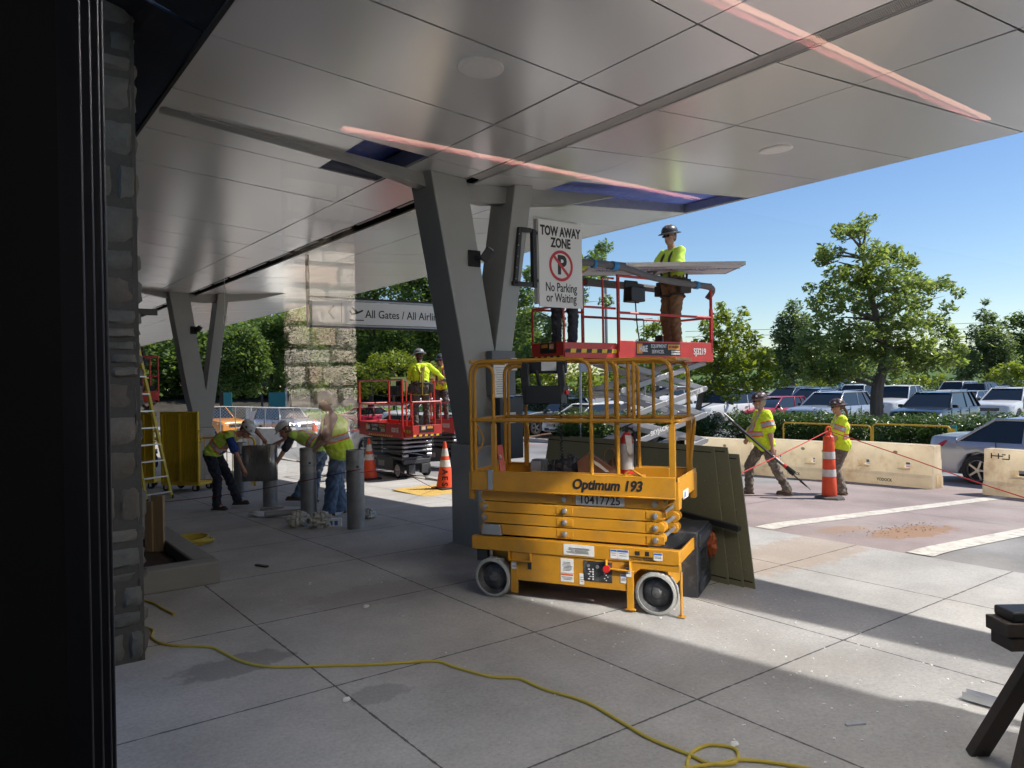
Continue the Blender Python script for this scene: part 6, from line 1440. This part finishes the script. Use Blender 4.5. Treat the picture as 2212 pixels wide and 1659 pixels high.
# ------------------------------------------------------------------ cones, channelizers, barriers, railings
M_CONE = mat('cone_orange', (.80, .085, .025), .5, var=.08, vs=8); M_BAND = mat('cone_band', (.66, .64, .6), .45, var=.15, vs=12)
def cone(px, py, H, label, words=True, rz=0.0):
    g = G(px, py); t = thing('traffic_cone', label, 'traffic cone', g, rz, 'orange traffic cones'); s = H/.9
    b = MB(); b.box((0, 0, .025), (.40*s, .40*s, .05)); b.obj('base', M_RUB, t, bevel=.012)
    rr = lambda z: .16*s*(1-z/H)+.024*s
    b = MB(); b.lathe([(rr(.05), .05), (rr(H), H), (0, H)], 28); c = b.obj('body', M_CONE, t)
    for u, v in ((.48, .62), (.70, .86)): b = MB(); b.lathe([(rr(u*H)+.002, u*H), (rr(v*H)+.002, v*H)], 28, cap=False); b.obj('reflective_band', M_BAND, t)
    if words:
        vd = Vector((-.5964, -.8028, 0))
        for i, ch in enumerate('AES'):
            z = (.38-.125*i)*H; n = Vector((vd.x, vd.y, .19)).normalized(); up = Vector((0, 0, 1)); sx = up.cross(n).normalized(); 
            o = Vector((0, 0, z))+Vector((vd.x, vd.y, 0)).normalized()*(rr(z)+.004); y = n.cross(sx)
            M4 = basis(o, -y, sx); lettering(ch, .15*s, M_INK, c, M4, bold=.004)
    return t
cone(798, 1036, .9, 'orange traffic cone right of the nearest bollard', words=False)
cone(962, 1057, .9, 'orange traffic cone marked AES in front of the near column')
cone(772, 968, .85, 'orange traffic cone marked AES farther off, left of the folded red lift', words=True)
def channelizer(px, py, H, label):
    g = G(px, py); t = thing('channelizer', label, 'channelizer', g, .3, 'tall orange channelizers')
    b = MB(); b.lathe([(.24, 0), (.25, .015), (.23, .05), (.12, .06), (0, .06)], 8); b.obj('base', mat('rubber_base', (.09, .085, .08), .85, var=.2, vs=9), t, bevel=.008)
    zs = [.06, .38, .52, .68, .82, .98, 1.06]; k = H/1.25
    b = MB()
    for i in range(6):
        r0, r1 = .125-.035*zs[i], .125-.035*zs[i+1]; b.lathe([(r0*.97, zs[i]*k), (r0, zs[i]*k+.01), (r1, zs[i+1]*k-.01), (r1*.97, zs[i+1]*k)], 24)
        if i in (1, 3): w_ = MB(); w_.lathe([(r0+.003, zs[i]*k+.01), (r1+.003, zs[i+1]*k-.01)], 24, cap=False); w_.obj('reflective_band', M_BAND, t)
    b.lathe([(.085, 1.06*k), (.05, 1.09*k), (.04, 1.14*k)], 20); b.tube(arc((0, 0, 1.16*k), .055, -.9, 4.05, Vector((.8, -.6, 0)), (0, 0, 1.25), 16), .016, 8)
    b.obj('post', M_CONE, t); return t
ch1 = channelizer(1791, 1078, 1.25, 'tall orange and white channelizer post beside the woman')
ch2 = channelizer(680, 978, 1.2, 'tall orange channelizer post behind the bollards near the silver SUV')
M_BARR = mat('barrier_plastic', (.97, .89, .72), .5, var=.1, vs=2.5, dirt=(.52, .34, .19), ds=1.9, damt=.55)
_n = M_BARR.node_tree; _t = _n.nodes.new('ShaderNodeBsdfTranslucent'); _m = _n.nodes.new('ShaderNodeMixShader'); _m.inputs[0].default_value = .65
_p = _n.nodes['Principled BSDF']; _n.links.new(_p.inputs['Base Color'].links[0].from_socket, _t.inputs[0]); _n.links.new(_p.outputs[0], _m.inputs[1]); _n.links.new(_t.outputs[0], _m.inputs[2]); _n.links.new(_m.outputs[0], _n.nodes['Material Output'].inputs[0])
def carve(mb, cut, name):
    oo = []
    for m_ in (mb, cut):
        me = bpy.data.meshes.new('c'); me.from_pydata(m_.v, [], m_.f); bm = bmesh.new(); bm.from_mesh(me); bmesh.ops.remove_doubles(bm, verts=bm.verts, dist=1e-5); bmesh.ops.recalc_face_normals(bm, faces=bm.faces); bm.to_mesh(me); bm.free()
        o = bpy.data.objects.new('c', me); _TMP.collection.objects.link(o); oo.append(o)
    md = oo[0].modifiers.new('b', 'BOOLEAN'); md.operation = 'DIFFERENCE'; md.object = oo[1]; md.solver = 'EXACT'
    with bpy.context.temp_override(scene=_TMP, view_layer=_TMP.view_layers[0]):
        dg = bpy.context.evaluated_depsgraph_get(); dg.update()
    out = bpy.data.meshes.new_from_object(oo[0].evaluated_get(dg), depsgraph=dg); out.name = name
    for o in oo: bpy.data.objects.remove(o)
    return out
L_ = 2.0
b = MB(); prof = [(-.24, 0), (.24, 0), (.24, .2), (.19, .27), (.185, .55), (.16, .62), (.15, .86), (-.15, .86), (-.16, .62), (-.185, .55), (-.19, .27), (-.24, .2)]
b.prism(prof, -L_/2, L_/2, 'y'); cut = MB()
for y in (-.42, .42): cut.box((0, y, .43), (1, .25, .14), taper=1)
for y in (-L_/2, L_/2): cut.box((0, y, .12), (.2, .12, .3))
bme = carve(b, cut, 'shell'); bme.materials.append(M_BARR); bme.shade_smooth(); bme.set_sharp_from_angle(angle=math.radians(30))
def barrier(x, y, label, rot=0, words=True, mark=None):
    t = thing('road_barrier', label, 'barrier', (x, y, gz(x, y)), rot, 'beige water filled road barriers')
    o = bpy.data.objects.new('shell', bme); COL.objects.link(o); o.parent = t
    bv = o.modifiers.new('bevel', 'BEVEL'); bv.width = .018; bv.segments = 2; bv.limit_method = 'ANGLE'; bv.angle_limit = DEG(30)
    b = MB()
    for yy in (-.42, .42):
        b.box((-.192, yy, .43-.074), (.014, .26, .012))
    b.obj('slot_lip', mat('barrier_pale', (.68, .6, .47), .5), t, bevel=.006)
    b = MB(); b.ball((-.17, -.25, .69), (.012, .05, .035), 12); b.obj('filler_cap', mat('barrier_cap', (.62, .5, .33), .5), t)
    wf = lambda y, z, xx: basis((xx, y, z), (0, -1, 0), (0, 0, 1))
    if words:
        lettering('YODOCK', .085, M_INK, o, wf(-.05, .115, -.2425), bold=.002, squeeze=.85)
    if mark == 'red':
        b = MB()
        for p0, p1 in (((-.17, .62, .72), (-.165, .62, .79)), ((-.17, .62, .74), (-.17, .5, .74)), ((-.17, .56, .78), (-.17, .5, .78)), ((-.17, .5, .74), (-.165, .5, .79)), ((-.17, .56, .70), (-.17, .56, .78))): b.beam(p0, p1, .016, .004, up=(1, 0, 0))
        b.obj('painted_mark', M_RED, o, smooth=0)
    if mark == 'black':
        b = MB()
        for p0, p1 in (((-.17, .86, .69), (-.17, .86, .79)), ((-.17, .86, .74), (-.17, .66, .74)), ((-.17, .74, .69), (-.17, .74, .79)), ((-.17, .68, .69), (-.17, .56, .69)), ((-.17, .56, .69), (-.17, .56, .78)), ((-.17, .68, .77), (-.17, .62, .77))): b.beam(p0, p1, .02, .004, up=(1, 0, 0))
        b.obj('painted_mark', M_INK, o, smooth=0)
    return t
barrier(15.65, 7.95, 'beige plastic barrier right of the woman with its near end showing', 0)
barrier(15.6, 10.02, 'beige plastic barrier with a red mark between the two road workers', DEG(2), mark='red')
barrier(15.5, 12.1, 'beige plastic barrier farthest left, behind the bearded man', DEG(2))
barrier(15.6, 5.05, 'beige plastic barrier with black painted figures at the right edge', DEG(-3), words=False, mark='black')
M_YTUBE = mat('yellow_tube', (.70, .42, .03), .45, var=.06, vs=6)
def tube_rail(p0, p1, h, label, loops=True, name='tube_railing', cat='railing', feet=False, bars=0, group=None):
    p0, p1 = Vector(p0), Vector(p1); t = thing(name, label, cat, p0, math.atan2(p1.y-p0.y, p1.x-p0.x), group); L = (p1-p0).length
    b = MB(); b.tube(bend([(0, 0, 0), (0, 0, h), (L, 0, h), (L, 0, 0)], .12), .022, 8); b.obj('frame', M_YTUBE, t)
    b = MB(); b.tube([(0, 0, h*(.42 if not bars else .15)), (L, 0, h*(.42 if not bars else .15))], .018, 8)
    for k in range(bars): b.tube([(L*(k+1)/(bars+1), 0, h*.15), (L*(k+1)/(bars+1), 0, h)], .009, 6)
    b.obj('rail', M_YTUBE, t)
    if feet:
        for x in (.15, L-.15):
            b = MB(); b.tube(bend([(x, -.3, .0), (x, -.25, .06), (x, 0, .16), (x, .25, .06), (x, .3, 0)], .08), .02, 8); b.obj('foot', M_YTUBE, t)
    return t
for i, (a, c, lab) in enumerate(((1691, 1880, 'yellow tube railing panel behind the woman, in front of the hedge'), (1884, 2052, 'yellow tube railing panel in front of the black SUV'))):
    A = PX(a, 900, 20.6); B_ = PX(c, 900, 20.6); tube_rail((20.6, A.y, gz(20.6, A.y)), (20.6, B_.y, gz(20.6, B_.y)), 1.12, lab, group='yellow tube railing panels')
b = MB(); q = PX(2056, 920, 20.7); b.box((0, 0, .55), (.04, .22, 1.1)); b.box((-.03, 0, .9), (.02, .2, .25), 1)
tag(b.obj('teal_marker', [mat('teal_panel', (.02, .25, .27), .5), M_HZY], None, (20.7, q.y, gz(20.7, q.y)), smooth=0), 'teal and yellow marker post at the right end of the tube railing', 'marker post')
tube_rail(G(432, 1052), G(551, 1050), 1.05, 'yellow crowd control barrier with feet behind the bending man', name='crowd_barrier', cat='crowd barrier', feet=True, bars=9)
# red safety line
M_LINE = mat('red_line', (.65, .04, .03), .6); M_TWINE = mat('dark_red_twine', (.22, .03, .03), .7)
top = Vector(ch1.location)+Vector((0, 0, 1.16))
def line(pts, r, m, label, sag=.0):
    pts = [Vector(p) for p in pts]; b = MB(); b.tube(smoothline(pts, 5), r, 6); return tag(b.obj('safety_line', m), label, 'rope')
line([P(1600, 1022, 11.3), P(1700, 975, 11.9), top], .008, M_LINE, 'red line running from the olive panels up to the tall channelizer')
line([top, P(1950, 985, 11.8), P(2090, 1035, 10.9), P(2215, 1076, 10.2)], .008, M_LINE, 'red line sagging from the tall channelizer to the right edge')
b4 = Vector(BO[3]); 
line([P(290, 1091, 12.5), P(430, 1076, 12.3), P(530, 1062, 11.9), P(650, 1040, 10.9), b4+Vector((-.12, -.06, .78)), b4+Vector((.0, -.125, .80)), b4+Vector((.125, -.03, .82))], .006, M_TWINE, 'dark red twine strung from the stone pier across the bollards')
line([b4+Vector((.02, -.128, .76)), P(860, 1018, 11.2), Vector(G(940, 1060))+Vector((0, 0, .05)), Vector(G(962, 1057))+Vector((0, 0, .15))], .006, M_TWINE, 'dark red twine running from the nearest bollard to the AES cone')
line([Vector(ch2.location)+Vector((0, 0, 1.05)), P(715, 935, 21), P(790, 925, 20)], .012, M_LINE, 'red line from the far channelizer towards the folded lifts')
# ------------------------------------------------------------------ left side: ladder, carts, planter
M_LADY = mat('fibreglass_yellow', (.62, .47, .04), .5); M_ALU = mat('aluminium', (.62, .63, .65), .35, metal=.7)
f0, f1 = G(316, 1086), G(371, 1076); tp = P(293.5, 731, 13.0); off = (f1-f0)
t = thing('step_ladder', 'yellow step ladder with silver rungs leaning at the stone pier', 'ladder', f0)
for nm, a, c in (('rail', f0, tp-off*.62), ('rail', f1, tp)): b = MB(); b.beam(a-f0, c-f0, .035, .08, up=(.6, .8, 0)); b.obj(nm, M_LADY, t, smooth=0)
b = MB()
for k in range(1, 10):
    u = (k-.55)/9.6; b.beam((f0.lerp(tp-off*.62, u))-f0, (f1.lerp(tp, u))-f0, .07, .025)
b.obj('rungs', M_ALU, t, smooth=0)
for a in (f0, f1): b = MB(); b.box(a-f0+Vector((0, 0, .03)), (.06, .09, .07)); b.obj('foot', M_RUB, t, bevel=.01)
M_CARTY = mat('cart_yellow', (.78, .54, .035), .55, var=.1, vs=5)
def cart(px0, px1, py, H, label, rz):
    A, B_ = G(px0, py), G(px1, py); W_ = (B_-A).length; t = thing('slatted_cart', label, 'cart', (A+B_)/2, math.atan2(B_.y-A.y, B_.x-A.x), 'yellow slatted carts')
    z0, z1 = .16, H; b = MB()
    for x in (-W_/2+.02, W_/2-.02, 0): b.box((x, 0, (z0+z1)/2), (.045, .05, z1-z0))
    for z in (z0+.02, z1-.02): b.box((0, 0, z), (W_, .05, .04))
    b.box((0, .25, z0-.01), (W_, .55, .04)); b.obj('frame', M_CARTY, t, bevel=.004)
    b = MB(); n = 20
    for k in range(n): b.box((-W_/2+.05+(W_-.1)*k/(n-1), .02, (z0+z1)/2), ((W_-.1)/n*.62, .03, z1-z0-.06))
    b.box((0, .06, (z0+z1)/2), (W_-.06, .02, z1-z0-.06), 1); b.obj('slats', [M_CARTY, mat('cart_backing', (.36, .24, .025), .7)], t, smooth=0)
    b = MB(); b.tube(bend([(W_/2, 0, H*.62), (W_/2+.07, 0, H*.62), (W_/2+.07, 0, H*.76), (W_/2, 0, H*.76)], .03), .01, 6); b.obj('handle', M_CARTY, t)
    for x in (-W_/2+.1, W_/2-.1):
        for y in (.02, .45):
            Mw = Matrix.Translation((x, y, .075)) @ Matrix.Rotation(math.radians(90), 4, 'X') @ Matrix.Rotation(.5, 4, 'Y'); b = MB(); b.lathe([(0, -.02), (.07, -.02), (.075, -.012), (.075, .012), (.07, .02), (0, .02)], 20, 0, Mw); cs = b.obj('caster', M_RUB, t)
            b = MB(); b.box((x, y-.03, .1), (.05, .012, .1)); b.box((x, y, .148), (.06, .07, .012)); b.obj('fork', M_STEEL, cs)
    return t
cart(350, 431, 1062, 1.62, 'yellow slatted cart on casters standing by the far column', 0)
cart(292, 334, 1056, 1.62, 'yellow slatted cart half hidden behind the step ladder', 0)
t = thing('planter', 'low concrete planter box beside the stone pier', 'planter', (1.5, 8.6, 0))
b = MB()
for c, d in (((.0, -.95, .11), (1.1, .22, .22)), ((.45, .2, .11), (.22, 2.1, .22)), ((.0, 1.35, .11), (.68, .22, .22))): b.box(c, d)
b.obj('kerb', mat('planter_concrete', (.24, .235, .22), .85, var=.12, vs=4), t, bevel=.018)
b = MB(); b.box((-.1, .2, .05), (.9, 2.1, .1)); b.obj('soil', mat('planter_soil', (.05, .035, .03), .95, var=.4, vs=14, bump=.8), t)
tim = mat('timber', (.30, .22, .13), .8, var=.2, vs=5, stretch=(6, 6, .6))
for i, (px, h_, w_, lab) in enumerate(((343, .62, .15, 'wide timber board standing in the planter'), (324, .55, .09, 'narrow timber board standing behind the wide one in the planter'))):
    q = P(px, 1200, 8.3); b = MB(); b.box((0, 0, h_/2), (.038, w_, h_)); tag(b.obj('timber_board', tim, None, (q.x, q.y, .1), DEG(40), bevel=.003), lab, 'board')
b = MB(); b.tube([(0, 0, .0), (0, 0, 2.95)], .03, 10); b.box((.1, .0, 2.6), (.3, .05, .06))
q = P(283, 900, 7.3); tag(b.obj('downpipe', M_DK, None, (q.x, q.y, .05)), 'thin black pipe rising beside the stone pier', 'pipe')
# cords
M_CORD = mat('yellow_cord', (.50, .38, .05), .5, var=.08, vs=9)
def cord(pts, label, r=.0095, closed=False):
    b = MB(); b.tube(smoothline([G(x, y, r+.004) for x, y in pts], 6), r, 8); return tag(b.obj('extension_cord', M_CORD), label, 'cord')
z3 = [(575, 1045), (655, 1065), (652, 1100), (720, 1130), (900, 1140), (960, 1165), (1050, 1205), (1180, 1225), (1400, 1220), (1600, 1215), (1860, 1200), (1950, 1225), (2100, 1265)]
z4 = [(20, 1272), (60, 1280), (150, 1320), (330, 1375), (480, 1460), (600, 1530), (770, 1600), (860, 1640), (960, 1640), (985, 1605), (960, 1572), (860, 1560), (790, 1590), (765, 1640), (780, 1700)]
cord([(x*.5028, 824.5+y*.5028) for x, y in z3]+[(1098.8+x*.5028, 824.5+y*.5028) for x, y in z4], 'long yellow extension cord snaking across the plaza to a loop at the bottom edge')
cord([(1098.8+x*.5028, 824.5+y*.5028) for x, y in ((640, 1700), (760, 1660), (900, 1640), (985, 1625), (1100, 1632), (1290, 1662), (1400, 1700))], 'yellow extension cord tail crossing the loop at the bottom edge')
cord([(x*.5028, 824.5+y*.5028) for x, y in ((520, 945), (580, 937), (650, 947), (700, 975), (748, 998))], 'short yellow cord end by the foot of the stone pier')
q = G(408, 1178)
b = MB(); hx = []
for k in range(140): a = k*.33; r_ = .2+.03*math.sin(k*.7); hx.append(q+Vector((r_*1.3*math.cos(a), r_*math.sin(a), .015+.0006*k)))
b.tube(hx, .009, 6); tag(b.obj('cord_coil', M_CORD), 'coiled yellow cord lying beside the concrete planter', 'cord')
# saw horse with boards at the right edge, stud and scraps
q0 = P(2190, 1400, 3.3); t = thing('saw_horse', 'dark wooden saw horse with a board stack at the right edge', 'saw horse', (q0.x, q0.y, 0), DEG(-36.6))
Rr = lambda px, py, d: (lambda v: Vector(world_to(t.location, DEG(-36.6), v)))(P(px, py, d))
dt = mat('dark_timber', (.055, .042, .034), .8, var=.25, vs=6, stretch=(6, .6, 6))
a = Rr(2160, 1366, 3.3)
b = MB(); b.box((a.x+.6, .03, a.z+.02), (1.2, .15, .06)); b.box((a.x+.62, .03, a.z-.045), (1.2, .14, .055)); b.obj('top_board', dt, t, bevel=.004)
for p0, p1 in (((.22, .06, a.z-.07), (-.08, -.1, 0)), ((1.0, .0, a.z-.07), (1.15, -.1, 0)), ((.22, .1, a.z-.07), (.1, .45, 0)), ((1.0, .1, a.z-.07), (1.15, .45, 0))): b = MB(); b.beam(p0, p1, .05, .09, up=(1, 0, 0)); b.obj('leg', dt, t, bevel=.003)
b = MB(); b.box((a.x+.13, .03, a.z+.075), (.2, .13, .045)); tag(b.obj('tool_case', M_DK, None, local_to(t.location, DEG(-36.6), (0, 0, 0)), DEG(-36.6), bevel=.01), 'black tool case lying on the saw horse boards', 'tool case')
A, B_ = G(2082, 1505, .02), G(2186, 1535, .02); t = thing('metal_stud', 'short silver metal stud lying on the paving at lower right', 'metal stud', A); v = B_-A
b = MB(); b.beam((0, 0, 0), v, .06, .004, up=(0, 0, 1)); sd = frame(v)[0]*.03
for s in (-1, 1): b.beam(sd*s+Vector((0, 0, .02)), v+sd*s+Vector((0, 0, .02)), .003, .045)
b.obj('channel', M_ALU, t, smooth=0)
for i, (x0, y0, x1, y1, r_, c, lab) in enumerate(((1826, 1566, 1868, 1562, .012, M_GALV, 'thin grey stick lying on the paving at lower right'), (553, 1220, 577, 1224, .02, M_DK, 'flat dark scrap on the paving left of centre'))):
    b = MB(); b.beam(G(x0, y0, r_*.6), G(x1, y1, r_*.6), r_*2, r_); tag(b.obj('scrap', c, bevel=.003), lab, 'scrap')
for i, (px, py, lab) in enumerate(((790, 1312, 'small white paper scrap behind the yellow cord'), (748, 1515, 'twisted white paper scrap on a paving joint'), (1585, 1612, 'white paper scrap beside the cord loop'), (990, 1038, 'clear bottle lying in the road behind the AES cone'))):
    b = MB(); crumple(b, (0, 0, .012), (.03, .018, .012), n=12, seed=90+i); tag(b.obj('paper_scrap', M_PAPER, None, G(px, py, .004), smooth=20), lab, 'scrap')
rn = random.Random(77); b = MB()
for k in range(230):
    x, y = rn.uniform(2.2, 6.4), rn.uniform(1.5, 7)
    if k % 3: x, y = rn.uniform(3.4, 5.6), rn.uniform(1.6, 4.2)
    s = rn.uniform(.003, .009); b.box((x, y, .004+s*.3), (s*2, s*1.4, s*.7), R=Matrix.Rotation(rn.uniform(0, 3), 3, 'Z'))
o = b.obj('debris_crumbs', M_PAPER, smooth=0, weld=False); o['kind'] = 'stuff'
b = MB()
for k in range(160):
    a = rn.gauss(0, 1); x, y = 9.7+rn.gauss(0, .5), 4.75+rn.gauss(0, .16); s = rn.uniform(.002, .008); b.box((x, y, gz(x, y)+.006+s*.1), (s*2.4, s*1.8, s*.6), R=Matrix.Rotation(rn.uniform(0, 3), 3, 'Z'))
o = b.obj('dirt_clods', mat('red_dirt', (.26, .15, .08), .95, var=.3, vs=20), smooth=0, weld=False); o['kind'] = 'stuff'
# hook cord hanging from the far canopy slot
q = P(486, 690, 15.0)
b = MB(); zt = zc(q.x); b.tube([(0, 0, zt-q.z), (0, 0, .12)], .004, 5); b.tube(arc((0, 0, 0), .035, 0, 2*math.pi, Vector((.8, -.6, 0)), (0, 0, 3.2), 20), .004, 5); tag(b.obj('hanging_cord', M_WHITE, None, q), 'thin white looped cord hanging from the canopy slot', 'cord')
# far street things
M_POLE = mat('pole_grey', (.34, .35, .36), .45, metal=.4)
def pole(px, d, topy, label, head=None, r=.06):
    g = col(px, d); z = (P(px, topy, d)).z-g.z; t = thing('light_pole' if head == 'lamp' else 'sign_pole', label, 'light pole' if head == 'lamp' else 'sign post', g, DEG(-36.6))
    b = MB(); b.tube([(0, 0, 0), (0, 0, z)], r, 8); b.obj('pole', M_POLE, t)
    if head == 'lamp': b = MB(); b.box((.0, 0, z), (1.4, .3, .12)); b.box((-.55, 0, z-.05), (.5, .36, .1)); b.box((.55, 0, z-.05), (.5, .36, .1)); b.obj('lamp_head', M_PLAST, t)
    if head == 'sign': b = MB(); b.box((.2, -.03, z-.35), (.5, .02, .6)); b.obj('sign_back', M_GALV, t)
    if head == 'teal':
        b = MB(); b.box((.0, -.1, z-.65), (.95, .12, 1.3)); p = b.obj('sign_board', mat('teal_sign', (.03, .30, .38), .5), t)
        b = MB(); b.box((0, -.165, z-1.05), (.95, .006, .45)); b.obj('lower_band', mat('teal_light', (.15, .45, .55), .5), p)
    return t, z
pole(1253, 33, 772, 'grey sign pole standing in the hedge behind the yellow lift rails', 'sign', .05)
pole(1311, 46, 560, 'tall grey light pole behind the raised red lift', None, .09)
pole(1392, 62, 690, 'distant light pole with twin lamp heads seen through the raised lift rails', 'lamp')
p, z = pole(1822, 62, 818, 'teal letter sign E on a pole beyond the parked cars', 'teal', .05)
for x in (-.22, .22): lettering('E', .75, M_WHITE, p, basis((x, -.17, z-.42), (1, 0, 0), (0, 0, 1)), bold=.02, squeeze=.8)
p, z = pole(1460, 60, 842, 'teal letter sign D seen through the raised scissor arms', 'teal', .05); lettering('D', .8, M_WHITE, p, basis((-.1, -.17, z-.45), (1, 0, 0), (0, 0, 1)), bold=.02)
pole(2037, 62, 856, 'pale sign post in the back of the car park above the white pickup', 'sign', .05); pole(2122, 66, 848, 'pale sign post in the back of the car park right of the tall tree', 'sign', .05)
pole(618, 58, 838, 'slim white sign post beyond the silver SUV', None, .06)
for i, (x0, x1, y0, y1, d, lab) in enumerate(((482, 500, 848, 882, 58, 'teal hoarding panel nearest the far column'), (580, 616, 848, 876, 60, 'wide teal hoarding panel beyond the silver SUV'))):
    A, B_ = P(x0, y0, d), P(x1, y0, d); g = col(x0, d); b = MB(); w_ = (B_-A).length; b.box((w_/2, 0, (A.z-g.z)/2), (w_, .05, A.z-g.z)); tag(b.obj('hoarding_panel', mat('teal_hoarding', (.03, .22, .22), .6), None, g, DEG(-36.6), smooth=0), lab, 'hoarding')
t = thing('leaning_sign', 'two pale leaning sign boards beyond the wire fence', 'sign board', col(536, 52), DEG(-36.6)); b = MB(); b.box((0, 0, 1.0), (.4, .05, 2.0)); b.obj('board', M_BAND, t); b = MB(); b.box((.45, 0, .85), (.45, .05, 1.7), R=Matrix.Rotation(-.2, 3, 'Y')); b.obj('board', M_BAND, t)
# wire fence with concrete blocks
A, B_ = col(440, 33), col(690, 36); t = thing('wire_fence', 'temporary wire mesh fence in front of the silver SUV', 'fence', A, math.atan2(B_.y-A.y, B_.x-A.x)); L = (B_-A).length; hf = 1.75; zt = B_.z-A.z
n = 9
for k in range(n): b = MB(); x = L*k/(n-1); b.tube([(x, 0, zt*k/(n-1)), (x, 0, zt*k/(n-1)+hf)], .022, 6); b.obj('post', M_POLE, t)
b = MB()
for z in (hf, .15): b.tube([(0, 0, z), (L, 0, z+zt)], .018, 6)
b.obj('rail', M_POLE, t); b = MB(); x = -hf
while x < L:
    for s in (1, -1):
        xa, xb = max(0, x), min(L, x+hf); 
        if xb <= xa: continue
        z0, z1 = (xa-x), (xb-x)
        if s < 0: z0, z1 = hf-z0, hf-z1
        b.beam((xa, .01, z0+zt*xa/L), (xb, .01, z1+zt*xb/L), .005, .005)
    x += .14
b.obj('mesh', M_POLE, t, smooth=0)
for i, (px, lab) in enumerate(((598, 'concrete block at the foot of the wire fence, second from the left'), (548, 'concrete block at the foot of the wire fence behind the bent man'), (716, 'concrete block at the foot of the wire fence, farthest right'))):
    q = col(px, 31.5+i*.4); b = MB(); b.prism([(-.3, 0), (.3, 0), (.24, .35), (.2, .85), (-.2, .85), (-.24, .35)], -.7, .7, 'y'); tag(b.obj('concrete_block', mat('block_concrete', (.45, .44, .42), .85, var=.15, vs=3), None, q, DEG(50), bevel=.02), lab, 'concrete block', 'concrete blocks along the wire fence')
q = G(480, 1030); 
# shelter beyond the road
t = thing('shelter', 'dark flat roofed shelter under the trees beyond the silver SUV', 'shelter', col(600, 74), DEG(-36.6)); b = MB(); b.box((0, 0, 3.0), (3.2, 2.2, .35)); b.obj('roof', M_PLAST, t)
for x in (-1.3, 1.5): b = MB(); b.box((x, -.9, 1.4), (.18, .18, 2.8)); b.obj('post', M_PLAST, t)
# power lines over the far woods
for i, (y0, y1) in enumerate(((716, 690), (728, 702))):
    b = MB(); b.tube([P(1480, y0, 190), P(1850, (y0+y1)/2+4, 190), P(2330, y1, 190)], .06, 5); tag(b.obj('power_line', M_PLAST), ['upper', 'lower'][i]+' of two thin power lines crossing the sky above the far trees', 'power line')
# green sheet held up on the folded lift
q = P(858, 835, 17.2); t = thing('green_sheet', 'pale green sheet panel standing on the rail of the folded red lift', 'sheet panel', q, DEG(-36.6)); b = MB(); b.box((.35, 0, .05), (1.0, .02, .34), R=Matrix.Rotation(-.25, 3, 'X')); b.obj('sheet', mat('pale_green', (.38, .52, .22), .5), t, smooth=0)
bpy.data.scenes.remove(_TMP)
